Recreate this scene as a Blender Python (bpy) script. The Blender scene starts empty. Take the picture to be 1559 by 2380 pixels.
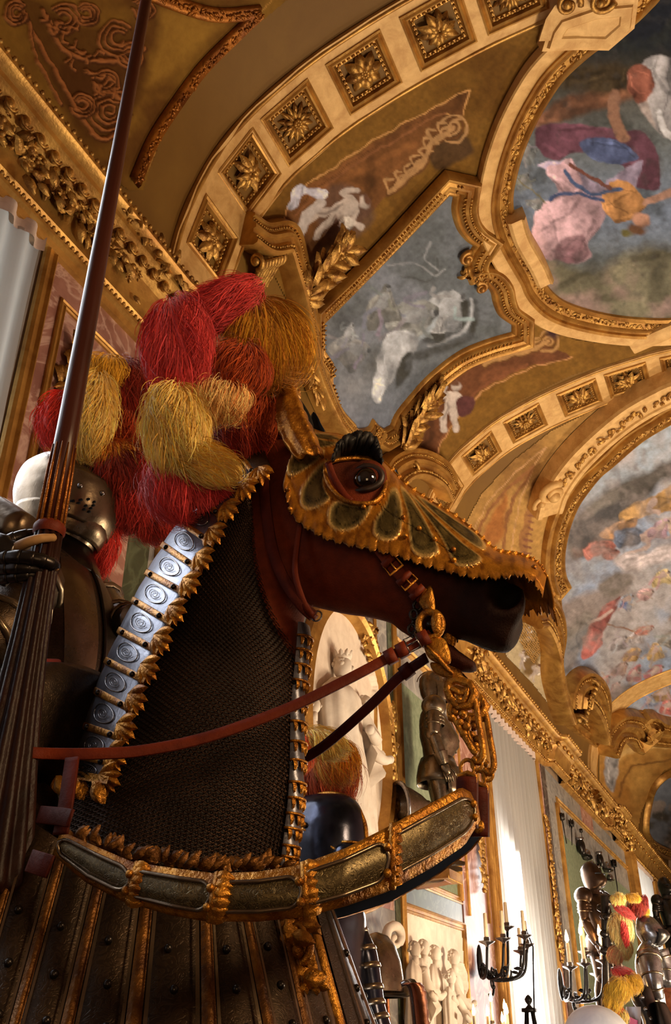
import bpy, math, random
import numpy as np
from math import sin, cos, pi, sqrt, radians, atan2
from mathutils import Vector, Matrix
V = Vector
random.seed(7)
COL = bpy.context.scene.collection
# ------------------------------------------------------------------ camera (measured from the photograph, 1559 x 2380)
FPX, PCX, PCY = 2121.0, 779.5, 1190.0
YAW, PIT, HC = radians(24.3), radians(30.5), 1.6
CAM = V((0, 0, HC))
FW = V((-sin(YAW)*cos(PIT), cos(YAW)*cos(PIT), sin(PIT)))
RT = V((cos(YAW), sin(YAW), 0))
UP = V((sin(YAW)*sin(PIT), -cos(YAW)*sin(PIT), cos(PIT)))
FH = V((-sin(YAW), cos(YAW), 0))
ZZ = V((0, 0, 1))
def ray(x, y): return FW + RT*((x-PCX)/FPX) - UP*((y-PCY)/FPX)
def at(x, y, d): return CAM + ray(x, y)*d                       # point at depth d
def onplane(x, y, p, n):
    r = ray(x, y); return CAM + r*((p-CAM).dot(n)/r.dot(n))
def onwall(x, y, X=-4.0): return onplane(x, y, V((X, 0, 0)), V((1, 0, 0)))
def atY(x, y, Y): return onplane(x, y, V((0, Y, 0)), V((0, 1, 0)))
def project(p):
    q = p-CAM; d = q.dot(FW); return (PCX+FPX*q.dot(RT)/d, PCY-FPX*q.dot(UP)/d, d)
def standing(x, y, d):                                           # horizontal spot of the pixel at depth d, helper for upright things
    return at(x, y, d)
# ------------------------------------------------------------------ colour
def lin(c): c = c/255.0; return c/12.92 if c <= .04045 else ((c+.055)/1.055)**2.4
def C(r, g, b, k=1.0): return (lin(r)*k, lin(g)*k, lin(b)*k)
# ------------------------------------------------------------------ smoothing
def crom(pts, n=6, closed=False):
    P = [V(p) if len(p) == 3 else V((p[0], p[1], 0)) for p in pts]; two = len(pts[0]) == 2; out = []
    m = len(P); segs = m if closed else m-1
    for i in range(segs):
        p1, p2 = P[i], P[(i+1) % m]
        p0 = P[i-1] if (closed or i > 0) else p1*2-p2
        p3 = P[(i+2) % m] if (closed or i+2 < m) else p2*2-p1
        for k in range(n):
            t = k/n
            out.append(.5*((2*p1)+(p2-p0)*t+(2*p0-5*p1+4*p2-p3)*t*t+(3*p1-p0-3*p2+p3)*t**3))
    if not closed: out.append(P[-1])
    return [(q.x, q.y) for q in out] if two else out
def lerpl(a, b, t): return a+(b-a)*t
def interp(xs, ys, x):
    return float(np.interp(x, xs, ys))
# ------------------------------------------------------------------ mesh builder
class MB:
    def __init__(s): s.v = []; s.f = []; s.c = None
    def add(s, vs, fs, col=None):
        b = len(s.v); s.v.extend(tuple(v) for v in vs); s.f.extend(tuple(i+b for i in f) for f in fs)
        if s.c is not None or col is not None:
            if s.c is None: s.c = [(1, 1, 1)]*b
            if col is None: col = (1, 1, 1)
            if isinstance(col, tuple) : s.c.extend([col]*len(vs))
            else: s.c.extend(col)
        return s
    def grid(s, rows, closed=False, cap=False, col=None, skip=None, closedv=False):
        m, n = len(rows), len(rows[0]); fs = []
        for i in range(m if closedv else m-1):
            for j in range(n if closed else n-1):
                if skip and skip(i, j): continue
                a = i*n+j; b = i*n+(j+1) % n; i2 = (i+1) % m
                fs.append((a, b, i2*n+(j+1) % n, i2*n+j))
        if cap:
            fs.append(tuple(range(n-1, -1, -1))); fs.append(tuple((m-1)*n+j for j in range(n)))
        s.add([p for r in rows for p in r], fs, col); return s
    def box(s, c, hx, hy, hz, col=None):
        c = V(c); hx, hy, hz = [V(h) if hasattr(h, '__len__') else None for h in (hx, hy, hz)]
        vs = [c+hx*a+hy*b+hz*d for a in (-1, 1) for b in (-1, 1) for d in (-1, 1)]
        s.add(vs, [(0, 1, 3, 2), (4, 6, 7, 5), (0, 4, 5, 1), (2, 3, 7, 6), (0, 2, 6, 4), (1, 5, 7, 3)], col); return s
    def abox(s, lo, hi, col=None):
        lo, hi = V(lo), V(hi); c = (lo+hi)/2; h = (hi-lo)/2
        return s.box(c, (h.x, 0, 0), (0, h.y, 0), (0, 0, h.z), col)
    def tube(s, path, r, n=8, cap=True, flat=1.0, up=None, col=None, closed=False):
        P = [V(p) for p in path]; m = len(P)
        if not hasattr(r, '__len__'): r = [r]*m
        rows = []; nrm = None
        for i in range(m):
            t = (P[(i+1) % m if closed else min(i+1, m-1)]-P[(i-1) if closed else max(i-1, 0)])
            t = t.normalized() if t.length > 1e-9 else V((0, 0, 1))
            if up is not None: nrm = V(up)
            elif nrm is None: nrm = V((0, 0, 1)) if abs(t.z) < .9 else V((1, 0, 0))
            nrm = (nrm-t*nrm.dot(t)); nrm = nrm.normalized() if nrm.length > 1e-6 else t.orthogonal().normalized()
            b = t.cross(nrm)
            rows.append([P[i]+(nrm*cos(2*pi*k/n)*flat+b*sin(2*pi*k/n))*r[i] for k in range(n)])
        return s.grid(rows, closed=True, cap=cap and not closed, col=col, closedv=closed)
    def ell(s, c, ax, ay, az, nu=12, nv=8, col=None):
        c, ax, ay, az = V(c), V(ax), V(ay), V(az); rows = []
        vs = [c+az]; fs = []
        for i in range(1, nv):
            t = pi*i/nv
            for j in range(nu):
                p = 2*pi*j/nu; vs.append(c+ax*(sin(t)*cos(p))+ay*(sin(t)*sin(p))+az*cos(t))
        vs.append(c-az); e = len(vs)-1
        for j in range(nu):
            fs.append((0, 1+j, 1+(j+1) % nu)); b = 1+(nv-2)*nu; fs.append((e, b+(j+1) % nu, b+j))
        for i in range(nv-2):
            for j in range(nu):
                a = 1+i*nu+j; b = 1+i*nu+(j+1) % nu; fs.append((a, a+nu, b+nu, b))
        s.add(vs, fs, col); return s
    def ball(s, c, r, nu=8, nv=6, col=None): return s.ell(c, (r, 0, 0), (0, r, 0), (0, 0, r), nu, nv, col)
    def lathe(s, o, d, prof, n=16, cap=False, xs=None, sq=1.0, col=None):
        o, d = V(o), V(d).normalized(); a = V(xs) if xs else d.orthogonal(); a = (a-d*a.dot(d)).normalized(); b = d.cross(a)
        rows = [[o+d*h+(a*cos(2*pi*k/n)+b*sin(2*pi*k/n)*sq)*r for k in range(n)] for r, h in prof]
        return s.grid(rows, closed=True, cap=cap, col=col)
    def sweep(s, path, nrm, prof, closed=False, col=None):
        # prof: (lateral, out) pairs; lateral = nrm x tangent
        P = [V(p) for p in path]; m = len(P); rows = []
        for i in range(m):
            p, nn = P[i], V(nrm[i]).normalized()
            a = P[i-1] if (closed or i > 0) else p; b = P[(i+1) % m] if (closed or i < m-1) else p
            d1 = (p-a); d2 = (b-p)
            d1 = d1.normalized() if d1.length > 1e-9 else d2.normalized(); d2 = d2.normalized() if d2.length > 1e-9 else d1
            t = (d1+d2); t = t.normalized() if t.length > 1e-6 else d1
            l = nn.cross(t); l = l.normalized(); l1 = nn.cross(d1)
            k = 1/max(.45, l.dot(l1.normalized())) if l1.length > 1e-6 else 1
            rows.append([p+l*(q[0]*k)+nn*q[1] for q in prof])
        s.grid(rows, closedv=closed, col=col)
        if not closed and len(prof) > 2: n_ = len(prof); b = len(s.v)-m*n_; s.f.append(tuple(b+k for k in range(n_))); s.f.append(tuple(b+(m-1)*n_+k for k in reversed(range(n_))))
        return s
    def leaf(s, p, d, nn, L, W, curl=.3, col=None, seg=5):
        p, d, nn = V(p), V(d).normalized(), V(nn); nn = (nn-d*nn.dot(d)); nn = nn.normalized() if nn.length > 1e-6 else d.orthogonal().normalized()
        l = nn.cross(d); rows = []
        for i in range(seg+1):
            t = i/seg; w = W*.5*(sin(pi*min(1, t*.9+.1))**.7) if i < seg else 0.001*W
            c = p+d*(L*(t-.15*curl*t*t))+nn*(L*curl*(.9*t-1.2*t*t)+.02*L)
            rows.append([c-l*w-nn*W*.12, c-l*w*.5+nn*W*.05, c+nn*W*.2, c+l*w*.5+nn*W*.05, c+l*w-nn*W*.12])
        return s.grid(rows, col=col)
    def spiral(s, c, u, v, nn, r, turns=1.4, tr=.012, n=6, start=0., flip=1, col=None, taper=.45, steps=26):
        c, u, v, nn = V(c), V(u), V(v), V(nn); path = []; rad = []
        for i in range(steps):
            t = i/(steps-1); a = start+flip*2*pi*turns*t; q = r*(1-.85*t)
            path.append(c+u*(q*cos(a))+v*(q*sin(a))+nn*(.25*r*t)); rad.append(tr*(1-taper*t))
        s.tube(path, rad, n, col=col); s.ball(path[-1], tr*1.5, 7, 5, col=col); return s
    def build(s, name, m, parent=None, smooth=True, origin=None, mods=()):
        me = bpy.data.meshes.new(name)
        off = V((0, 0, 0))
        if parent is not None: off = V((0, 0, 0)) if parent.name in LOCAL else _abs(parent)
        elif origin is not None: off = V(origin)
        vs = [(v[0]-off.x, v[1]-off.y, v[2]-off.z) for v in s.v]
        me.from_pydata(vs, [], s.f)
        if s.c is not None:
            a = me.color_attributes.new('Col', 'FLOAT_COLOR', 'POINT')
            arr = np.ones((len(vs), 4), dtype=np.float32); arr[:, :3] = np.array(s.c, dtype=np.float32)
            a.data.foreach_set('color', arr.ravel())
        if smooth: me.polygons.foreach_set('use_smooth', [True]*len(me.polygons))
        me.validate(); me.update()
        if m is not None: me.materials.append(m)
        o = bpy.data.objects.new(name, me); COL.objects.link(o)
        if parent is not None:
            o.parent = parent
            if parent.name in LOCAL: LOCAL.add(o.name)
        elif origin is not None: o.location = off
        return o
LOCAL = set()
def _abs(o):
    p = V((0, 0, 0))
    while o is not None: p = p+o.location; o = o.parent
    return p
def tag(o, label, cat, group=None, kind=None):
    if label: o['label'] = label
    if cat: o['category'] = cat
    if group: o['group'] = group
    if kind: o['kind'] = kind
    return o
def thing(name, label, cat, loc=(0, 0, 0), group=None, mat=None):
    o = bpy.data.objects.new(name, None); COL.objects.link(o); o.empty_display_size = .05
    if mat is not None: o.matrix_world = mat; LOCAL.add(o.name)
    else: o.location = loc
    return tag(o, label, cat, group)
def struct(o): o['kind'] = 'structure'; return o
def dup(root, label=None, group=None, mat=None, loc=None):
    r = root.copy(); COL.objects.link(r)
    if label: r['label'] = label
    if group: r['group'] = group
    if mat is not None: r.matrix_world = mat
    if loc is not None: r.location = loc
    for ch in list(root.children):
        c = ch.copy(); COL.objects.link(c); c.parent = r
        for g in list(ch.children):
            d = g.copy(); COL.objects.link(d); d.parent = c
    return r
def crease(o, ang=40):
    me = o.data
    try: me.set_sharp_from_angle(angle=radians(ang))
    except Exception: pass
    return o
# ------------------------------------------------------------------ materials
def mat(name, c1, c2=None, scale=6, rough=.5, metal=0., bump=0., bscale=40, attr=False, spec=.5, etch=0, escale=30, veins=None, stretch=None, sheen=0, rvar=.0, emis=None, trans=0, ecol=.35):
    m = bpy.data.materials.new(name); m.use_nodes = True; nt = m.node_tree; N = nt.nodes; L = nt.links
    b = N['Principled BSDF']; tc = N.new('ShaderNodeTexCoord'); vec = tc.outputs['Object']
    if stretch:
        mp = N.new('ShaderNodeMapping'); L.new(vec, mp.inputs[0]); mp.inputs['Scale'].default_value = stretch; vec = mp.outputs[0]
    def noise(sc, det=5, dist=0., rg=.6):
        n = N.new('ShaderNodeTexNoise'); n.inputs['Scale'].default_value = sc; n.inputs['Detail'].default_value = det; n.inputs['Distortion'].default_value = dist
        n.inputs['Roughness'].default_value = rg; L.new(vec, n.inputs['Vector']); return n.outputs['Fac']
    def mixc(f, a, c, mode='MIX'):
        x = N.new('ShaderNodeMix'); x.data_type = 'RGBA'; x.blend_type = mode
        for s_, val in ((0, f), (6, a), (7, c)):
            if hasattr(val, 'is_linked'): L.new(val, x.inputs[s_])
            elif s_ == 0: x.inputs[0].default_value = val
            else: x.inputs[s_].default_value = (*val, 1)
        return x.outputs[2]
    def ramp(f, a, c):
        r = N.new('ShaderNodeMapRange'); r.inputs[1].default_value = a; r.inputs[2].default_value = c; L.new(f, r.inputs[0]); return r.outputs[0]
    if attr:
        ca = N.new('ShaderNodeAttribute'); ca.attribute_name = 'Col'; base = ca.outputs['Color']
        if c2 is not None: base = mixc(ramp(noise(scale), .3, .7), base, mixc(1., base, c2, 'MULTIPLY'))
    else:
        base = mixc(ramp(noise(scale, 6, .4), .35, .65), c1, c2 if c2 is not None else tuple(x*.75 for x in c1))
    if veins:
        w = N.new('ShaderNodeTexNoise'); w.inputs['Scale'].default_value = scale*.6; w.inputs['Detail'].default_value = 8; w.inputs['Distortion'].default_value = 2.5; L.new(vec, w.inputs['Vector'])
        mth = N.new('ShaderNodeMath'); mth.operation = 'SUBTRACT'; L.new(w.outputs['Fac'], mth.inputs[0]); mth.inputs[1].default_value = .5
        ab = N.new('ShaderNodeMath'); ab.operation = 'ABSOLUTE'; L.new(mth.outputs[0], ab.inputs[0])
        base = mixc(ramp(ab.outputs[0], .05, .0), base, veins)
    h = None
    if etch:
        wv = N.new('ShaderNodeTexNoise'); wv.inputs['Scale'].default_value = escale; wv.inputs['Detail'].default_value = 2; wv.inputs['Distortion'].default_value = 2.2; L.new(vec, wv.inputs['Vector'])
        s2 = N.new('ShaderNodeMath'); s2.operation = 'MULTIPLY'; L.new(wv.outputs['Fac'], s2.inputs[0]); s2.inputs[1].default_value = 26
        s3 = N.new('ShaderNodeMath'); s3.operation = 'SINE'; L.new(s2.outputs[0], s3.inputs[0])
        e = ramp(s3.outputs[0], -.3, .5)
        base = mixc(e, mixc(1., base, (ecol,)*3, 'MULTIPLY'), base); h = e
    L.new(base, b.inputs['Base Color']) if hasattr(base, 'is_linked') else None
    b.inputs['Roughness'].default_value = rough; b.inputs['Metallic'].default_value = metal; b.inputs['Specular IOR Level'].default_value = spec
    if rvar: L.new(ramp_out(N, L, noise(scale*2.3), rough-rvar, rough+rvar), b.inputs['Roughness'])
    if sheen: b.inputs['Sheen Weight'].default_value = sheen
    if trans:
        b.inputs['Transmission Weight'].default_value = trans
    if emis: b.inputs['Emission Color'].default_value = (*emis[0], 1); b.inputs['Emission Strength'].default_value = emis[1]
    last = None
    if bump:
        bp = N.new('ShaderNodeBump'); bp.inputs['Strength'].default_value = bump; bp.inputs['Distance'].default_value = .01; L.new(noise(bscale, 4), bp.inputs['Height']); last = bp
    if etch:
        bp2 = N.new('ShaderNodeBump'); bp2.inputs['Strength'].default_value = etch; bp2.inputs['Distance'].default_value = .003; L.new(h, bp2.inputs['Height'])
        if last: L.new(last.outputs[0], bp2.inputs['Normal'])
        last = bp2
    if last: L.new(last.outputs[0], b.inputs['Normal'])
    return m
def ramp_out(N, L, f, a, c):
    r = N.new('ShaderNodeMapRange'); r.inputs[1].default_value = .3; r.inputs[2].default_value = .7; r.inputs[3].default_value = a; r.inputs[4].default_value = c; L.new(f, r.inputs[0]); return r.outputs[0]
# ------------------------------------------------------------------ painter: colours laid on real surfaces, vertex by vertex
def vnoise(x, y, seed=0):
    xi = np.floor(x).astype(np.int64); yi = np.floor(y).astype(np.int64); fx = x-xi; fy = y-yi
    fx = fx*fx*(3-2*fx); fy = fy*fy*(3-2*fy)
    def hsh(a, b):
        h = (a*374761393+b*668265263+seed*1442695041) & 0x7fffffff; h = ((h ^ (h >> 13))*1274126177) & 0x7fffffff
        return ((h ^ (h >> 16)) & 0xffff)/65535.0
    return (hsh(xi, yi)*(1-fx)+hsh(xi+1, yi)*fx)*(1-fy)+(hsh(xi, yi+1)*(1-fx)+hsh(xi+1, yi+1)*fx)*fy
def fbm(x, y, seed=0, o=4):
    r = 0; a = .5; t = 0
    for k in range(o): r = r+a*vnoise(x*2**k, y*2**k, seed+k); t += a; a *= .5
    return r/t
def inside(px, py, poly):
    r = np.zeros(px.shape, bool); n = len(poly)
    for i in range(n):
        x1, y1 = poly[i]; x2, y2 = poly[(i+1) % n]
        if y1 == y2: continue
        c = ((y1 > py) != (y2 > py)) & (px < (x2-x1)*(py-y1)/(y2-y1)+x1); r ^= c
    return r
def segdist(px, py, poly, closed=True):
    d = np.full(px.shape, 1e9); n = len(poly)
    for i in range(n if closed else n-1):
        x1, y1 = poly[i]; x2, y2 = poly[(i+1) % n]; dx, dy = x2-x1, y2-y1; q = dx*dx+dy*dy+1e-9
        t = np.clip(((px-x1)*dx+(py-y1)*dy)/q, 0, 1); d = np.minimum(d, (px-x1-t*dx)**2+(py-y1-t*dy)**2)
    return np.sqrt(d)
class Paint:
    def __init__(s, X, Y, base): s.X, s.Y = X, Y; s.c = np.zeros((len(X), 3)); s.c[:] = base; s.h = np.zeros(len(X))
    def blend(s, m, col): s.c = s.c*(1-m[:, None])+np.array(col)*m[:, None]
    def clouds(s, c2, sc=80, seed=1, lo=.4, hi=.65, o=4, k=1.):
        s.blend(np.clip((fbm(s.X/sc, s.Y/sc, seed, o)-lo)/(hi-lo), 0, 1)*k, c2); return s
    def poly(s, P, col, soft=4, sh=None, smooth=True, fold=0, k=1., h=0):
        P = crom(P, 4, True) if smooth else P
        x0 = min(p[0] for p in P)-soft; x1 = max(p[0] for p in P)+soft; y0 = min(p[1] for p in P)-soft; y1 = max(p[1] for p in P)+soft
        I = np.nonzero((s.X > x0) & (s.X < x1) & (s.Y > y0) & (s.Y < y1))[0]
        if len(I) == 0: return s
        X, Y = s.X[I], s.Y[I]; ins = inside(X, Y, P); d = segdist(X, Y, P); sd = np.where(ins, d, -d)
        m = np.clip(sd/max(soft, .01)+.5, 0, 1)*k; col = np.array(col)*np.ones((len(I), 1))
        if sh is not None:
            t = ((X-x0)*sh[0]/(x1-x0)+(Y-y0)*sh[1]/(y1-y0)); t = (t-t.mean())*sh[2]; col = col*np.clip(1+t, .15, 2.2)[:, None]
        if fold:
            q = fbm(X/fold, Y/fold*.45, int(x0) % 97, 3); col = col*np.clip((.12+1.75*q), .15, 2.)[:, None]
        if fold and len(P) > 6:
            rr = random.Random(int(x0*7+y0)); cx, cy = (x0+x1)/2, (y0+y1)/2
            for q in range(9):
                a, b = P[rr.randrange(len(P))], P[rr.randrange(len(P))]; u, w_ = rr.uniform(.1, .4), rr.uniform(.6, .95); A = (lerpl(a[0], b[0], u), lerpl(a[1], b[1], u)); B = (lerpl(a[0], b[0], w_), lerpl(a[1], b[1], w_)); md = ((A[0]+B[0])/2+rr.uniform(-.2, .2)*fold, (A[1]+B[1])/2+rr.uniform(-.2, .2)*fold)
                wd = max(2., fold*rr.uniform(.12, .3)); dl = segdist(X, Y, crom([A, md, B], 4), False); ml = np.clip((wd/2-dl)/(wd*.45)+.5, 0, 1)*.6; col = col*(1+ml*(rr.choice((-.55, .5, .7, -.6))))[:, None]
        s.c[I] = s.c[I]*(1-m[:, None])+col*m[:, None]
        if h: s.h[I] = s.h[I]*(1-m)+m*h
        return s
    def blob(s, x, y, rx, ry, rot, col, soft=.35, k=1., sh=0):
        a = radians(rot); u = ((s.X-x)*cos(a)+(s.Y-y)*sin(a))/rx; v = (-(s.X-x)*sin(a)+(s.Y-y)*cos(a))/ry; r = np.sqrt(u*u+v*v)
        m = np.clip((1-r)/soft, 0, 1)*k; c = np.array(col)
        if sh: 
            f = np.clip(1-sh*(u*.4+v*.6), .3, 1.8)[:, None]; s.c = s.c*(1-m[:, None])+c*f*m[:, None]
        else: s.blend(m, c)
        return s
    def line(s, P, w, col, soft=2, smooth=True, k=1., h=0):
        P = crom(P, 5) if smooth else P
        d = segdist(s.X, s.Y, P, False); m = np.clip((w/2-d)/soft+.5, 0, 1)*k; s.blend(m, col)
        if h: s.h = np.maximum(s.h, m*h)
        return s
    def fig(s, x, y, sc, rot, skin, robe, seed=0, robe2=None):
        """a loose figure: head, torso, limbs and a blown robe, at scale sc (torso length)"""
        rnd = random.Random(seed); a = radians(rot); ca, sa = cos(a), sin(a)
        def T(u, v): return (x+(u*ca-v*sa)*sc, y+(u*sa+v*ca)*sc)
        ro = [(-.5+rnd.uniform(-.2, .2), -.2), (-.2, -.75-rnd.random()*.3), (.5, -.55), (.9+rnd.random()*.5, -.2+rnd.random()*.4), (.8, .5), (.2, 1.1+rnd.random()*.5), (-.4, .7)]
        s.poly([T(*p) for p in ro], robe, 3, (.6, 1, -.7), fold=sc*.5)
        if robe2: s.poly([T(u*.55+.3, v*.5+.45) for u, v in ro], robe2, 3, (1, .5, -.7), fold=sc*.4)
        s.poly([T(-.28, -.5), T(.28, -.5), T(.22, .2), T(.1, .45), T(-.2, .4), T(-.25, 0)], skin, 3, (.7, .6, -.8))
        for (p, q, r, w) in (((-.25, -.42), (-.6-rnd.random()*.2, -.1+rnd.uniform(-.4, .3)), (-.85, -.3+rnd.uniform(-.5, .4)), .15), ((.25, -.42), (.6, -.6+rnd.random()*.5), (.95, -.6+rnd.uniform(-.4, .6)), .15), ((-.1, .35), (-.35, .85), (-.3+rnd.uniform(-.3, .2), 1.45), .21), ((.1, .35), (.45, .8), (.6, 1.4), .21)):
            s.line([T(*p), T(*q), T(*r)], w*sc*.85, tuple(c*(.65+.4*rnd.random()) for c in skin), 3.5, k=.9)
        s.blob(*T(.03, -.78), .17*sc, .21*sc, rot, skin, .3, sh=.5); s.blob(*T(.0, -.88), .19*sc, .14*sc, rot, tuple(c*.25 for c in skin), .4)
        return s
def painted(P, step, surf, base, painter, name, m, parent=None, relief=0, col_gain=1.0, desat=.3):
    """flat painting on a surface: fills the polygon P (photo pixels) with a fine grid mapped by surf(x, y) -> (point, normal)"""
    xs = [p[0] for p in P]; ys = [p[1] for p in P]
    gx = np.arange(min(xs)-step, max(xs)+2*step, step); gy = np.arange(min(ys)-step, max(ys)+2*step, step)
    XX, YY = np.meshgrid(gx, gy); nx, ny = len(gx), len(gy); X, Y = XX.ravel(), YY.ravel()
    ins = inside(X, Y, P).reshape(ny, nx)
    keep = ins[:-1, :-1] | ins[1:, :-1] | ins[:-1, 1:] | ins[1:, 1:]
    use = np.zeros((ny, nx), bool); use[:-1, :-1] |= keep; use[1:, :-1] |= keep; use[:-1, 1:] |= keep; use[1:, 1:] |= keep
    idx = -np.ones(ny*nx, int); I = np.nonzero(use.ravel())[0]
    pts = []; good = []
    for i in I:
        h = surf(X[i], Y[i])
        if h is None: continue
        good.append(i); pts.append(h)
    good = np.array(good); idx[good] = np.arange(len(good))
    gX, gY = X[good], Y[good]; wp = 7.0
    pt = Paint(gX+wp*(fbm(gX/26, gY/26, 31, 3)-.5)*2, gY+wp*(fbm(gX/26, gY/26, 57, 3)-.5)*2, base); painter(pt)
    if not relief:
        pt.c = pt.c*(.72+.56*fbm(gX/9, gY/9, 77, 3))[:, None]; gr = pt.c.mean(axis=1)[:, None]; pt.c = pt.c*(1-desat)+gr*desat
    vs = [p+n*(relief*hh) for (p, n), hh in zip(pts, pt.h)]
    kj, ki = np.nonzero(keep); fs = []
    for j, i in zip(kj, ki):
        q = (idx[j*nx+i], idx[j*nx+i+1], idx[(j+1)*nx+i+1], idx[(j+1)*nx+i])
        if min(q) >= 0: fs.append(tuple(int(t) for t in q))
    mb = MB(); mb.add(vs, fs, [tuple(c) for c in np.clip(pt.c*col_gain, 0, 1)])
    return mb.build(name, m, parent)
# ================================================================== MATERIALS OF THE ROOM
WARM = 1.0
M = {}
M['gold'] = mat('gilding', C(200, 154, 80), C(148, 102, 46), 3, .42, .55, bump=.35, bscale=30)
M['gold_dark'] = mat('old gilding', C(178, 112, 38), C(110, 60, 18), 4, .4, .6, bump=.5, bscale=45)
M['gold_leafy'] = mat('carved gilding', C(212, 166, 88), C(118, 76, 32), 9, .36, .65, bump=.6, bscale=60)
M['stucco'] = mat('gilded stucco', C(222, 182, 120), C(190, 146, 86), 5, .55, .15, bump=.3, bscale=50)
M['ochre'] = mat('ochre painted vault', C(122, 88, 30), C(112, 78, 24), 1.2, .7, 0, bump=.1, bscale=60)
M['fresco'] = mat('fresco', None, (.82, .8, .8), 14, .8, 0, attr=True, spec=.15, bump=.08, bscale=90)
M['marble_pink'] = mat('rose marble', C(172, 124, 112), C(132, 86, 76), 2.5, .35, 0, veins=C(196, 160, 148), spec=.5)
M['marble_green'] = mat('green marble', C(66, 76, 58), C(44, 50, 42), 3, .3, 0, veins=C(84, 94, 74))
M['marble_grey'] = mat('grey marble', C(150, 146, 144), C(112, 110, 112), 3, .35, 0, veins=C(164, 160, 156))
M['green_cloth'] = mat('green wall cloth', C(122, 130, 106), C(98, 108, 84), 12, .85, 0, bump=.2, bscale=150)
M['plaster'] = mat('white stucco', C(226, 214, 202), C(202, 188, 174), 4, .75, 0, bump=.1, bscale=30)
M['wallpaint'] = mat('plaster wall', C(170, 140, 110), C(140, 110, 84), 2, .8)
M['floorm'] = mat('floor wood', C(90, 60, 36), C(66, 42, 24), 6, .4)
M['iron'] = mat('dark iron', C(40, 38, 40), C(24, 22, 22), 9, .45, .7)
M['wax'] = mat('candle wax', C(226, 208, 176), C(206, 184, 150), 5, .5)
M['flame'] = mat('candle flame', C(255, 190, 90), None, 5, .5, emis=((1, .55, .18), 30))
# ================================================================== VAULT PROFILE  x -> z, one barrel along the gallery (+Y)
_pl = [(-4.3, 7.0), (-4.3, 7.9), (-4.28, 8.5), (-4.2, 9.05), (-4.05, 9.52), (-3.85, 9.93), (-3.55, 10.3), (-3.15, 10.62), (-2.65, 10.9), (-2.1, 11.1), (-1.5, 11.25), (-.8, 11.37), (0, 11.42)]
_sm = crom(_pl, 8)
PROF = _sm+[(-x, z) for x, z in reversed(_sm[:-1])]
_tn = []
for i in range(len(PROF)):
    a = PROF[max(0, i-1)]; b = PROF[min(len(PROF)-1, i+1)]; d = V((b[0]-a[0], b[1]-a[1], 0)).normalized(); _tn.append((d.y, -d.x))
PN = _tn                                                                  # normals into the room
PS = [0.0]
for i in range(1, len(PROF)): PS.append(PS[-1]+math.hypot(PROF[i][0]-PROF[i-1][0], PROF[i][1]-PROF[i-1][1]))
def vault_at(s, Y, off=0.):
    x = interp(PS, [p[0] for p in PROF], s); z = interp(PS, [p[1] for p in PROF], s); nx = interp(PS, [n[0] for n in PN], s); nz = interp(PS, [n[1] for n in PN], s)
    n = V((nx, 0, nz)).normalized(); return V((x, Y, z))+n*off, n
_OFF = {}
def vault_hit(x, y, off=0.):
    key = round(off, 4)
    if key not in _OFF: _OFF[key] = np.array([(p[0]+n[0]*off, p[1]+n[1]*off) for p, n in zip(PROF, PN)])
    Q = _OFF[key]; r = ray(x, y); rx, rz = r.x, r.z
    A = Q[:-1]; D = Q[1:]-Q[:-1]; den = rx*D[:, 1]-rz*D[:, 0]
    with np.errstate(divide='ignore', invalid='ignore'):
        ax, az = A[:, 0], A[:, 1]-HC
        t = (ax*D[:, 1]-az*D[:, 0])/den; u = (ax*rz-az*rx)/den
    ok = np.nonzero((t > .1) & (u >= -1e-6) & (u <= 1+1e-6))[0]
    if len(ok) == 0: return None
    i = ok[np.argmin(t[ok])]; uu = u[i]; n = V((lerpl(PN[i][0], PN[i+1][0], uu), 0, lerpl(PN[i][1], PN[i+1][1], uu))).normalized()
    return CAM+r*float(t[i]), n
def vault_s(x, y):
    p, n = vault_hit(x, y); xs = [q[0] for q in PROF]
    d = [(q[0]-p.x)**2+(q[1]-p.z)**2 for q in PROF]; i = int(np.argmin(d)); return PS[i], p.y
def vpath(pix, off=0., n=5, closed=False, smooth=True):
    pix = crom(pix, n, closed) if smooth else pix
    H = [vault_hit(x, y, off) for x, y in pix]; H = [h for h in H if h]
    return [h[0] for h in H], [h[1] for h in H]
# ------------------------------------------------------------------ shell
YA, YB = -3.0, 46.0
mb = MB(); rows = []
for i in range(0, len(PROF), 2): rows.append([V((PROF[i][0], y, PROF[i][1])) for y in np.linspace(YA, YB, 60)])
mb.grid(rows); struct(mb.build('ceiling', M['ochre']))
WX = -4.0
WINS = [(0.2, 3.55), (15.0, 18.75), (30.9, 36.3)]
mb = MB(); ed = [YA]+[e for w_ in WINS for e in w_]+[YB]
for a, b in zip(ed[::2], ed[1::2]): mb.abox((-4.6, a, 0), (-4.02, b, 6.82))
mb.abox((-4.6, YA, 6.82), (-4.02, YB, 7.2))
for a, b in WINS: mb.abox((-4.6, a, 0), (-4.02, b, 1.0))
wall_left = struct(mb.build('wall_left', M['wallpaint'], smooth=False))
mb = MB(); mb.abox((4.3, YA, 0), (4.6, YB, 7.9)); struct(mb.build('wall_right', M['marble_pink'], smooth=False))
mb = MB(); mb.abox((-4.6, YB, 0), (4.6, YB+.2, 11.6)); struct(mb.build('wall_far', M['wallpaint'], smooth=False))
mb = MB(); mb.abox((-4.6, YA-.2, 0), (4.6, YA, 11.6)); struct(mb.build('wall_behind', M['wallpaint'], smooth=False))
mb = MB(); mb.abox((-4.6, YA, -.2), (4.6, YB, 0)); struct(mb.build('floor', M['floorm'], smooth=False))
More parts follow.
